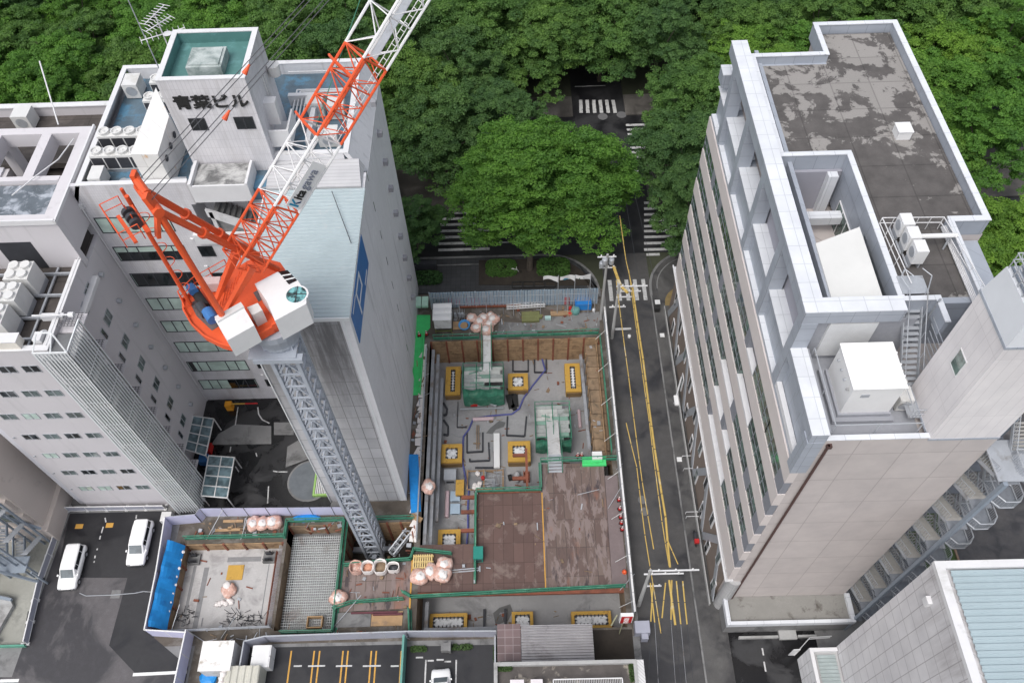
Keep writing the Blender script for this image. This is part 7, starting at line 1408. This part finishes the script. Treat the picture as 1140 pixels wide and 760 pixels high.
t = thing('low_annex_block', 'small white block with a grey ribbed top and railing beside the warehouse', 'building', (24.7,16.5,0)); a = G(905,735,4.); b = MB(); b.box(24.3,26.75,8,18.,0,3.6); obj('walls', b, grid('white_panel_small',(.72,.72,.73),(.4,.4,.4),.9,.9,True,.03), t); b = MB(); b.corr(24.9,26.5,8,17.5,3.62,.3,.08,'x'); obj('roof', b, mat('grey_green_rib',(.33,.38,.38)), t); b = MB(); b.box(24.3,24.6,8,18,3.6,4.); b.box(24.6,26.7,17.7,18.,3.6,4.); obj('parapet', b, m_cap, t); b = MB(); b.box(23.5,24.1,18.3,18.36,.2,2.2)
for z in (.6,1.1): b.path([(23.9,18.2,z),(25.5,19.6,z),(27.5,19.7,z)],.04)
obj('gate_and_rail', b, m_cap, t)
# ------------------------------------------------------------------ trees
def leafmat(name, c, hue=.25):
    m, t, bs = _mat(name); oi = t.nodes.new('ShaderNodeObjectInfo'); at = t.nodes.new('ShaderNodeAttribute'); at.attribute_name = 'tone'
    lo = (c[0]*.62, c[1]*.68, c[2]*.8); hi = (c[0]*1.9, c[1]*1.6, c[2]*1.3)
    col = _mix(t, at.outputs['Fac'], lo, hi); col2 = _mix(t, oi.outputs['Random'], col, _mix(t, 1., col, (1.14,1.06,.95), 'MULTIPLY'))
    t.links.new(col2, bs.inputs['Base Color']); bs.inputs['Roughness'].default_value = .6; bs.inputs['Specular IOR Level'].default_value = .25
    tr = t.nodes.new('ShaderNodeBsdfTranslucent'); t.links.new(_mix(t, 1., col2, (1.1,1.45,.6), 'MULTIPLY'), tr.inputs[0]); mx_ = t.nodes.new('ShaderNodeMixShader'); mx_.inputs[0].default_value = .36
    t.links.new(bs.outputs[0], mx_.inputs[1]); t.links.new(tr.outputs[0], mx_.inputs[2]); t.links.new(mx_.outputs[0], t.nodes['Material Output'].inputs[0]); return m
m_lf = [leafmat('foliage_mid', (.075,.162,.045)), leafmat('foliage_deep', (.058,.13,.046)), leafmat('foliage_fresh', (.074,.185,.038)), leafmat('foliage_lime', (.1,.215,.04))]
m_bark = mat('bark', (.09,.075,.06), .9, .3, 3.)
def crown_mesh(seed, R, Hc, z0, nl, leaf=.2, nclump=110):
    "leaves on many small lumpy pads spread through a broad domed crown"
    rng = np.random.default_rng(seed); cs = []; ga = np.pi*(3-5**.5); nlobe = max(9, nclump//8)
    for i in range(nlobe):          # big limbs of foliage, uneven in reach and height
        ct = 1-(i+.5)/nlobe*1.12; st = max(0.,1-ct*ct)**.5; a = i*ga+rng.uniform(-.35,.35); big = R > 9; reach = (rng.uniform(.8,1.0) if big else rng.uniform(.66,1.0)*(1+.1*math.sin(2*a+seed))); lr = rng.uniform(.24,.34)*R*(.72 if big else 1)
        L0 = np.array([R*st*reach*math.cos(a), R*st*reach*math.sin(a), z0+Hc*(.3+.66*max(ct,-.1)*rng.uniform(.78,1.08))]); tn = rng.uniform(0,1)
        for k in range(22):         # flat sprays on each limb
            d = rng.normal(size=3); d[2] = abs(d[2])*.9-.15; d /= np.linalg.norm(d); p = L0+d*lr*rng.uniform(.5,1.02)*np.array([1,1,.8])
            cs.append((*p, rng.uniform(.17,.36)*lr, tn))
    for i in range(nclump//4):
        a = rng.uniform(0,6.28); r = R*rng.uniform(.1,.65); cs.append((r*math.cos(a), r*math.sin(a), z0+Hc*rng.uniform(.3,.62), rng.uniform(.12,.2)*R, .1))
    cs = np.array(cs); w_ = cs[:,3]**2; idx = rng.choice(len(cs), nl, p=w_/w_.sum()); c = cs[idx]
    d = rng.normal(size=(nl,3)); d[:,2] = np.abs(d[:,2])*1.2-.2; d /= np.linalg.norm(d,axis=1)[:,None]
    rad = c[:,3]*rng.uniform(.55,1.12,nl)*(1+.18*np.sin(d[:,0]*8+idx)*np.cos(d[:,1]*7+idx*2)); pos = c[:,:3]+d*rad[:,None]*np.array([1.1,1.1,.5])
    nrm = d*.7+rng.normal(size=(nl,3))*.5+[0,0,.6]; nrm /= np.linalg.norm(nrm,axis=1)[:,None]
    t1 = np.cross(nrm, rng.normal(size=(nl,3))); t1 /= np.linalg.norm(t1,axis=1)[:,None]; t2 = np.cross(nrm, t1); s = leaf*rng.uniform(.6,1.35,nl)[:,None]
    V = np.stack([pos+t1*s, pos+t2*s*.6, pos-t1*s, pos-t2*s*.6], 1).reshape(-1,3)
    me = bpy.data.meshes.new('crown'); me.vertices.add(nl*4); me.vertices.foreach_set('co', V.astype(np.float32).ravel()); me.loops.add(nl*4); me.loops.foreach_set('vertex_index', np.arange(nl*4, dtype=np.int32))
    me.polygons.add(nl); me.polygons.foreach_set('loop_start', np.arange(0,nl*4,4,dtype=np.int32)); me.polygons.foreach_set('loop_total', np.full(nl,4,dtype=np.int32)); me.update()
    tone = np.clip(rng.uniform(0,1,len(cs))[idx]*.45+c[:,4]*.25+rng.uniform(0,1,nl)*.3, 0, 1); at = me.attributes.new('tone','FLOAT','FACE'); at.data.foreach_set('value', tone.astype(np.float32)); return me, cs
def trunk_mb(cs, h, r, seed):
    rr = RN(seed); b = MB(); b.tube((0,0,-.1),(.1,0,h*.5),r,10,r2=r*.72); b.tube((.1,0,h*.5),(.15,.05,h*.62),r*.72,8,r2=r*.6)
    for k in range(9):
        c = cs[rr.randrange(len(cs)*3//4)]; a = (.12,.02,h*(.38+.03*k)); m_ = (c[0]*.45,c[1]*.45,h*.5+(c[2]-h*.5)*.55); b.tube(a,m_,r*.42,6,r2=r*.25); b.tube(m_,(c[0]*.92,c[1]*.92,c[2]-.2),r*.25,5,r2=r*.08)
    return b
VAR = []
for i, (R, Hc, z0, nl, lf, nc) in enumerate(((7.6,8.6,3.2,66000,.14,170),(6.8,8.8,3.4,56000,.14,150),(8.2,8.2,3.4,72000,.14,190),(7.2,9.6,3.,62000,.14,160))): 
    me, cs = crown_mesh(100+i, R, Hc, z0, nl, lf, nc); me.materials.append(m_lf[0]); tb = trunk_mb(cs, z0+Hc*.6, .34, i)
    tm = bpy.data.meshes.new('trunk'); tm.from_pydata(tb.v, [], tb.f); tm.materials.append(m_bark); VAR.append((me, tm))
def tree(x, y, v, s, kind, label, grp, rz=0.):
    t = thing('zelkova_tree', label, 'tree', (x,y,0), grp); t.scale = (s,s,s*random.uniform(.94,1.08)); t.rotation_euler = (0,0,rz); me, tm = VAR[v]
    c = bpy.data.objects.new('crown', me); COL.objects.link(c); c.parent = t
    if kind: c.material_slots[0].link = 'OBJECT'; c.material_slots[0].material = m_lf[kind]
    k = bpy.data.objects.new('trunk', tm); COL.objects.link(k); k.parent = t; return t
# the central tree has a crown of its own
me, cs = crown_mesh(57, 10.2, 13.2, 2.4, 190000, .135, 620); me.materials.append(m_lf[2])
t = thing('zelkova_tree', 'broad bright green tree on the street corner in front of the crossroads', 'tree', (1.3,64.6,0)); o = bpy.data.objects.new('crown', me); COL.objects.link(o); o.parent = t; o.location = (1.8,4.6,-.2); o.scale = (1.1,.78,1.1)
b = MB(); b.tube((0,0,0),(.1,.3,2.6),.42,12,r2=.34)
for q_ in ((-2.2,2.5,6.5),(2.8,2.2,6.3),(.3,4.5,7.5),(-4.8,4.,7.),(5.2,4.2,6.8),(1.6,1.2,6.)): b.tube((.1,.3,2.4),(q_[0]*.45,q_[1]*.5+.2,2.4+(q_[2]-2.4)*.55),.24,8,r2=.16); b.tube((q_[0]*.45,q_[1]*.5+.2,2.4+(q_[2]-2.4)*.55),q_,.16,6,r2=.05)
tm = bpy.data.meshes.new('trunk'); tm.from_pydata(b.v, [], b.f); tm.materials.append(m_bark); o = bpy.data.objects.new('trunk', tm); COL.objects.link(o); o.parent = t
near = [(-12.6,68.0,1,.62,1,'small dark tree by the tall wall, left of the crossing'),(20.6,68.3,1,.82,1,'dense tree right of the crossroads against the pink beige block'),(21.5,77.5,0,.92,1,'tree on the median right of the crossroads beside the diagonal crossing'),
 (-9.5,80.5,0,1.0,1,'tree on the median left of the central tree'),(-1.8,83.2,3,.88,1,'tree on the median behind the central tree'),(-14.5,89.5,2,1.,0,'tall tree behind the left median by the crane boom'),
 (4.6,97.5,3,.95,0,'tree just left of the far crossing'),(20.3,98.,1,.95,1,'tree just right of the far crossing'),(23.8,87.5,2,.85,0,'tree between the right crossing and the pink beige block top'),
 (12.6,100.5,0,.98,0,'tree straight behind the far crossing'),(-7.0,93.,1,1.,1,'tree behind the crossroads left of the far crossing')]
for i, (x,y,v,s,k,lb) in enumerate(near): tree(x,y,v,s,k,lb,'trees around the crossroads',i*1.3)
rt = RN(2024); rows = [(68.,8.2),(76.5,8.8),(85.,9.),(94.,9.2),(103.,9.5),(112.5,10.),(122.,10.2),(132.,10.5),(142.,11.)]; n_t = 0
for j, (y, sp) in enumerate(rows):
    lim = 36+(y-60)*.72+14; x = -lim+rt.uniform(0,5)
    while x < lim:
        xx, yy = x+rt.uniform(-1.6,1.6), y+rt.uniform(-1.8,1.8); x += sp*rt.uniform(.9,1.1)
        if -19 < xx < 29 and yy < 97: continue
        if -34 < xx < -10 and yy < 72: continue
        if any(math.hypot(xx-q[0],yy-q[1]) < 6 for q in near): continue
        if 6 < xx < 18 and yy < 103: continue
        if j == 0 and 16 < xx < 32: continue
        right = xx > 30; k = (3 if rt.random() < .6 else 2) if right and yy < 100 else ((2 if rt.random() < .45 else 0) if xx < -25 and yy < 112 else (1 if rt.random() < .3 else 0))
        side = 'right of the pink beige block' if xx > 29 else 'behind the office blocks' if xx < -19 else 'behind the crossroads'
        dep = ('nearest the buildings','in the second row','in the third row','in the fourth row','in the fifth row','in the sixth row','in the seventh row','in the eighth row','in the farthest row')[j]
        tone = ('mid green','dark green','fresh green','bright yellow green')[k]
        tree(xx, yy, rt.randrange(4), rt.uniform(.86,1.1), k, f'{tone} tree {dep}, {side}', f'{tone} trees {dep}, {side}', rt.uniform(0,6.28)); n_t += 1
for x,y,s in ((38,60,.8),(47,58,.9),(57,60,.9),(40,50,.7)): tree(x,y,rt.randrange(4),s,3,'bright yellow green tree close beside the %s of the tall white stair core' % ('right' if x > 45 else 'far side'),'bright trees behind the white stair core',x)
sheet('sandy_clearing', [(-44,-28,123,134),(-75,-60,118,126)], .02, mat('sandy_soil',(.35,.26,.2),.95,.1,.3))
print('trees', n_t)
# ------------------------------------------------------------------ cars
def car(lb, x, y, ang, L=4.4, Wd=1.82, H=1.6, wagon=True):
    t = thing('parked_car', lb, 'car', (x,y,0), 'white parked cars'); t.rotation_euler = (0,0,ang); t['_o'] = (0,0,0)
    st = [(-.5,.55,.75,.75),(-.485,.35,.9,.93),(-.44,.3,.95,1.0),(-.36,.28,.97,1.0),(-.15,.28,.99,1.0),(.1,.28,1.0,1.0),(.28,.28,.99,1.0),(.4,.3,.97,.98),(.47,.36,.92,.92),(.5,.5,.72,.78)]
    b = MB(); w_ = Wd/2; rings = []
    for u, zl, zh, ww in st: x_ = u*L; yw = w_*ww; rings.append([(x_,-yw*.96,zl),(x_,-yw,zl+.2),(x_,-yw,zh*.92),(x_,-yw*.88,zh),(x_,yw*.88,zh),(x_,yw,zh*.92),(x_,yw,zl+.2),(x_,yw*.96,zl)])
    # bonnet drops toward the front (+x)
    for i, (u, *_r) in enumerate(st):
        if u > .2: 
            d = (u-.2)*.55; rings[i] = [(p[0],p[1],p[2]-(d if k_ in (2,3,4,5) else 0)) for k_, p in enumerate(rings[i])]
    vs = [p for r in rings for p in r]; fs = [(a*8+i,a*8+i+1,(a+1)*8+i+1,(a+1)*8+i) for a in range(len(rings)-1) for i in range(7)]+[(a*8+7,a*8,(a+1)*8,(a+1)*8+7) for a in range(len(rings)-1)]+[tuple(range(7,-1,-1)),tuple(range((len(rings)-1)*8,len(rings)*8))]
    b.add(vs, [f[::-1] for f in fs]); body = obj('body', b, m_carp, t, smooth=True)
    # cabin
    cb = [(-.47,.92,.80,H-.12,.66),(-.44,.95,.86,H-.02,.74),(-.3,.95,.88,H,.78),(.0,.95,.88,H,.78),(.1,.95,.88,H-.03,.77),(.27,.9,.84,.98,.8)]
    c = MB(); rg_ = []
    for u, zb, wb, zt, wt in cb: x_ = u*L; rg_.append([(x_,-w_*wb*1.06,zb-.12),(x_,-w_*wt,zt-.06),(x_,-w_*wt*.86,zt),(x_,w_*wt*.86,zt),(x_,w_*wt,zt-.06),(x_,w_*wb*1.06,zb-.12)])
    K = len(rg_); vs = [p for r in rg_ for p in r]; c.add(vs, [(a*6+i,(a+1)*6+i,(a+1)*6+i+1,a*6+i+1) for a in range(K-1) for i in range(5)]+[(0,1,2,3,4,5),tuple(range(K*6-1,(K-1)*6-1,-1))]); obj('cabin', c, m_carp, t, smooth=False)
    g = MB(); lerp = lambda p, q, u: tuple(p[i]*(1-u)+q[i]*u for i in range(3)); out = lambda p, d: (p[0]+d[0],p[1]+d[1],p[2]+d[2])
    a_, c_ = rg_[4], rg_[5]; e = (.03,0,.03)
    W0 = [lerp(a_[2],c_[2],.1),lerp(a_[3],c_[3],.1),lerp(a_[3],c_[3],.95),lerp(a_[2],c_[2],.95)]; e = (.012,0,.02); g.add([out(p,e) for p in W0],[(0,1,2,3)][::1]); obj('windscreen', g, g_ws, t)
    g = MB(); a_, c_ = rg_[0], rg_[1]; g.add([out(lerp(rg_[0][0],rg_[0][1],.25),(-.02,.1,0)),out(lerp(rg_[0][0],rg_[0][1],.9),(-.02,.05,0)),out(lerp(rg_[0][5],rg_[0][4],.9),(-.02,-.05,0)),out(lerp(rg_[0][5],rg_[0][4],.25),(-.02,-.1,0))],[(0,1,2,3)]); obj('rear_window', g, g_car, t)
    for s_, i0, i1 in ((-1,0,1),(1,5,4)):
        for ua, ub in ((1,2),(2,3),(3,4)):
            g = MB(); P0, P1 = rg_[ua], rg_[ub]; o_ = (0,s_*.02,.005); q = [lerp(P0[i0],P0[i1],.32),lerp(P1[i0],P1[i1],.32),lerp(P1[i0],P1[i1],.9),lerp(P0[i0],P0[i1],.9)]; m_ = tuple(sum(p[k] for p in q)/4 for k in range(3)); q = [out((m_[0]+(p[0]-m_[0])*.93,p[1],p[2]),o_) for p in q]; g.add(q,[(0,1,2,3)] if s_ < 0 else [(3,2,1,0)]); obj('side_window', g, g_car, t)
    for sx in (-.31,.31):
        for s_ in (-1,1): g = MB(); g.tube((sx*L,s_*(w_-.16),.32),(sx*L,s_*(w_+.015),.32),.32,16); wh = obj('wheel', g, m_black, t); g = MB(); g.tube((sx*L,s_*(w_-.0),.32),(sx*L,s_*(w_+.03),.32),.18,10); obj('rim', g, m_steel, wh)
    for s_ in (-1,1):
        g = MB(); g.box(.455*L,.487*L,s_*w_*.52,s_*w_*.82,.62,.74); obj('headlight', g, m_steel, t); g = MB(); g.box(.18*L,.22*L,s_*w_*1.0,s_*w_*1.14,.95,1.08); obj('wing_mirror', g, m_carp, t)
    g = MB(); g.box(.49*L,.503*L,-.4,.4,.48,.58); obj('grille', g, m_steeld, t)
    return t
g_ws = glass('windscreen_glass', (.1,.12,.13), .1, .2, .8)
m_carp = mat('white_car_paint', (.8,.8,.8), .22, .02, .5, spec=.6)
def carat(lb, p, q, **k):     # p rear, q front in the picture at roof height
    a = G(*p, .8); c = G(*q, .8); car(lb, (a[0]+c[0])/2, (a[1]+c[1])/2, math.atan2(c[1]-a[1], c[0]-a[0]), L=math.hypot(c[0]-a[0],c[1]-a[1]), **k)
carat('white wagon parked against the low fence, left of the two in the car park', (86,606), (72.5,656)); carat('white wagon parked beside the blue tarpaulin, right of the two in the car park', (161,579), (149,629)); carat('white car under the dark hoarding in the car park at the bottom edge', (492,790), (490.5,743.5), Wd=1.75)
# ------------------------------------------------------------------ poles and sleeved wires
def pole(lb, x, y, h, arms, extra=None, lean=0.):
    t = thing('utility_pole', lb, 'utility pole', (x,y,0), 'utility poles of the side street'); b = MB(); b.tube((x,y,0),(x+lean,y,h),.2,10,r2=.13); obj('pole', b, m_conc, t)
    b = MB(); ins = MB()
    for z, x0, x1, dy in arms:
        b.box(x0,x1,y+dy-.06,y+dy+.06,z-.05,z+.05)
        for k in range(3): xx = x0+(x1-x0)*(k+.6)/3; ins.lathe((xx,y+dy,z+.05),[(.05,0),(.09,.08),(.05,.16),(.09,.22),(.04,.3)],8)
    obj('crossarm', b, m_cap, t); obj('insulators', ins, m_white, t)
    if extra:
        b = MB(); 
        for ex in extra: b.lathe((x+ex[0],y+ex[1],ex[2]),[(.28,0),(.3,.1),(.3,.7),(.2,.8)],12)
        obj('transformer', b, m_steel, t)
    return t
pole('concrete pole with stacked cross arms above the small crossing', 10.55,54.0,10.0,((9.6,10.3,13.6,0),(8.6,10.4,13.0,.1),(7.9,10.4,12.6,-.1),(6.,9.8,11.6,0)))
pole('concrete pole with crossarm at the near end of the deck beside the red sign', 10.45,23.2,9.8,((9.6,10.3,14.6,0),(8.8,10.0,13.4,0),(5.6,10.3,11.9,0)))
pole('concrete pole with transformers at the street corner by the flags', 9.45,56.8,11.6,((11.2,8.4,10.4,0),(9.4,8.7,10.5,0)),((-.5,0,9.6),(.5,.1,10.),(-.3,-.4,10.6)))
WN = [0]
def wire(P, lb, r=.04, sleeve=True, grp='yellow sleeved wires over the side street', sr=.048):
    "P: list of (px, py, z)"
    q = [np.array(G(px,py,z)) for px,py,z in P]; t = thing('overhead_wire', lb, 'wire', tuple(float(v) for v in q[0]), grp); b = MB(); s_ = MB(); rr = RN(WN[0]); WN[0] += 1
    for a, c in zip(q, q[1:]):
        n = max(2,int(np.linalg.norm(c-a)/2.2)); L = np.linalg.norm(c-a); pts = [a*(1-i/n)+c*(i/n)-np.array([0,0,.25*4*(i/n)*(1-i/n)*min(1,L/20)]) for i in range(n+1)]; b.path(pts, .018, 4)
        if sleeve:
            for p, w_ in zip(pts, pts[1:]): d = w_-p; s_.tube(p+d*.02, w_-d*.03, sr, 6)
    obj('cable', b, m_steeld, t)
    if sleeve: obj('sleeves', s_, m_sleeve, t)
m_sleeve = mat('yellow_sleeve', (.5,.35,.1), .5, .15, 2., dirt=.15, dcol=(.6,.58,.5))
wire([(686,312,8.5),(700,420,8.5),(715,536,8.5),(728,612,8.5)], 'yellow sleeved wire nearest the site fence, longer one'); wire([(697,470,8.),(709,520,8.),(718,595,8.),(730,668,8.),(736,705,8.)], 'yellow sleeved wire close to the site fence, running on past the near pole')
wire([(704,318,9.),(716,400,9.),(729,500,9.),(741,575,9.),(746,632,9.)], 'thick yellow sleeved wire in the middle of the side street', sr=.1); wire([(700,300,8.7),(712,390,8.7),(723,470,8.7),(737,580,8.7),(745,630,8.7)], 'yellow sleeved wire left of the thick one above the side street'); wire([(742,598,9.),(755,628,9.)], 'short yellow sleeved wire slanting to the crossarm end of the near pole')
wire([(690,240,9.5),(697,290,9.5),(704,320,9.5)], 'yellow sleeved wire running back over the small crossing'); wire([(683,296,9.5),(691,318,9.5),(699,326,9.5)], 'short thick yellow sleeve beside the stacked cross arms', sr=.17)
for i, (p0, p1, p2, lb) in enumerate((((745,645),(752,696),(758,760),'thick one in the middle'),((748,645),(747,690),(752,760),'first left of the thick one'),((741,648),(737,688),(732,760),'leftmost slanting one'),((753,646),(758,695),(764,760),'first right of the thick one'),((760,646),(765,695),(772,760),'rightmost'),((724,648),(729,693),(733,760),'left pair, one leaning right'),((727,648),(724.5,692),(722,760),'left pair, one leaning left'))):
    z = 9.3 if i != 5 and i != 6 else 8.6; wire([(*p0,z),(*p1,z)], 'yellow sleeved drop wire in front of the near pole, '+lb, sr=.1 if i == 0 else .06); b = MB(); a = np.array(G(*p1,z)); c = np.array(G(*p2,z-.3)); b.tube(a,c,.016,4); solo('overhead_cable', b, m_waler if i % 2 else m_steeld, 'thin cable going on from the yellow sleeve, '+lb, 'cable', 'thin cables over the near end of the street')
for i, (p, q) in enumerate((((703,200),(733,330)),((683,205),(698,300)),((697,225),(712,318)))): b = MB(); b.tube(G(*p,9.5),G(*q,9.),.02,4); solo('overhead_cable', b, m_steeld, 'thin dark cable over the crossroads, %s of three' % ('rightmost','leftmost','middle')[i], 'cable', 'thin cables over the crossroads')
# red sign, junction box, street things
t = thing('red_sign', 'red sign with white lettering at the street corner of the front pit', 'sign', (9.6,20.9,0)); b = MB(); a = GY(699,683,20.6); c = GY(703,697,20.6); x0, x1 = a[0]-.62, a[0]+.5; z1, z0 = a[2], a[2]-2.0
b.box(x0,x1,20.4,20.7,z0,z1); obj('sign_box', b, m_white, t); b = MB(); b.box(x0+.08,x1-.08,20.37,20.397,z0+.05,z1-.1); obj('red_face', b, m_red, t); b = MB(); xm = (x0+x1)/2
for k in range(4):
    z = z1-.35-k*.42; b.box(xm-.22,xm+.22,20.35,20.368,z-.05,z); b.box(xm-.22,xm-.14,20.35,20.368,z-.28,z-.05) if k % 2 else b.box(xm-.05,xm+.03,20.35,20.368,z-.28,z-.05); b.box(xm-.2,xm+.2,20.35,20.368,z-.33,z-.28)
obj('white_strokes', b, m_white, t); b = MB(); b.tube((x0+.4,20.6,0),(x0+.4,20.6,z0),.05,6); b.tube((x0-.3,20.6,z1-.3),(x0-.7,20.2,z0),.07,6); obj('post', b, mat('olive_post',(.3,.3,.2)), t)
b = MB(); b.box(9.75,11.1,20.3,21.4,.1,1.3); b.box(10.3,10.9,19.8,20.3,.1,1.1); solo('junction_cabinet', b, m_lilacg, 'grey street cabinet at the foot of the near pole', 'cabinet')
for i,(px,py,s) in enumerate(((731,341,.3),(737,374,.25),(756,512,.25))): b = MB(); a = G(px,py); b.box(a[0]-s,a[0]+s,a[1]-s,a[1]+s,.13+(.68 if i == 0 else 0),.22+(.68 if i == 0 else 0)); solo('pavement_cover', b, m_white, ('white square lid on the black bin near the corner','white square cover on the right pavement, farther one','white square cover on the right pavement, nearer one')[i], 'cover')
b = MB(); a = G(731,346); b.box(a[0]-.3,a[0]+.3,a[1]-.3,a[1]+.3,.13,.8); solo('black_bin', b, m_black, 'black bin with a white lid on the right pavement near the corner', 'bin')
t = thing('street_lamp', 'white street lamp leaning over the right pavement', 'street lamp', g3(752,462)); b = MB(); a = G(744,452); b.tube((16.6,45.,0),(16.6,45.,5.5),.07,6); b.tube((16.6,45.,5.5),(15.7,42.5,6.0),.08,6); obj('arm', b, m_cap, t); b = MB(); b.box(15.4,15.8,41.4,42.5,5.85,6.1); obj('lamp_head', b, m_white, t)
t = thing('motorbike', 'small motorbike with a red box on the right pavement', 'motorbike', g3(773,599)); a = G(773,601); b = MB()
for dy in (-.55,.55):
    for i in range(10): b.tube((a[0],a[1]+dy+.26*math.cos(i*.628),.4+.26*math.sin(i*.628)),(a[0],a[1]+dy+.26*math.cos((i+1)*.628),.4+.26*math.sin((i+1)*.628)),.05,4)
obj('wheels', b, m_black, t); b = MB(); b.box(a[0]-.13,a[0]+.13,a[1]-.4,a[1]+.45,.45,.8); b.tube((a[0]-.3,a[1]+.45,1.05),(a[0]+.3,a[1]+.45,1.05),.03,5); obj('body', b, m_steeld, t); b = MB(); b.box(a[0]-.22,a[0]+.22,a[1]-.7,a[1]-.3,.85,1.2); obj('red_box', b, m_red, t)
for i,(px,py) in enumerate(((765,510),(767,524),(769.5,572),(770,577))): b = MB(); a = G(px,py); b.beam((a[0]-.6,a[1],.6),(a[0]+.6,a[1],.6),.05); b.tube((a[0]-.6,a[1],.13),(a[0]-.6,a[1],.6),.03,5); b.tube((a[0]+.6,a[1],.13),(a[0]+.6,a[1],.6),.03,5); solo('hoop_barrier', b, m_cap, 'white hoop barrier on the right pavement, %s from the far end' % ('first','second','third','fourth')[i], 'barrier', 'hoop barriers on the right pavement')
b = MB(); b.box(17.0,17.12,23,58,.13,.6); solo('planter_edge', b, m_conc, 'low concrete kerb wall along the foot of the pink beige block', 'kerb wall')
for o in list(COL.objects):
    if '_o' in o.keys(): del o['_o']
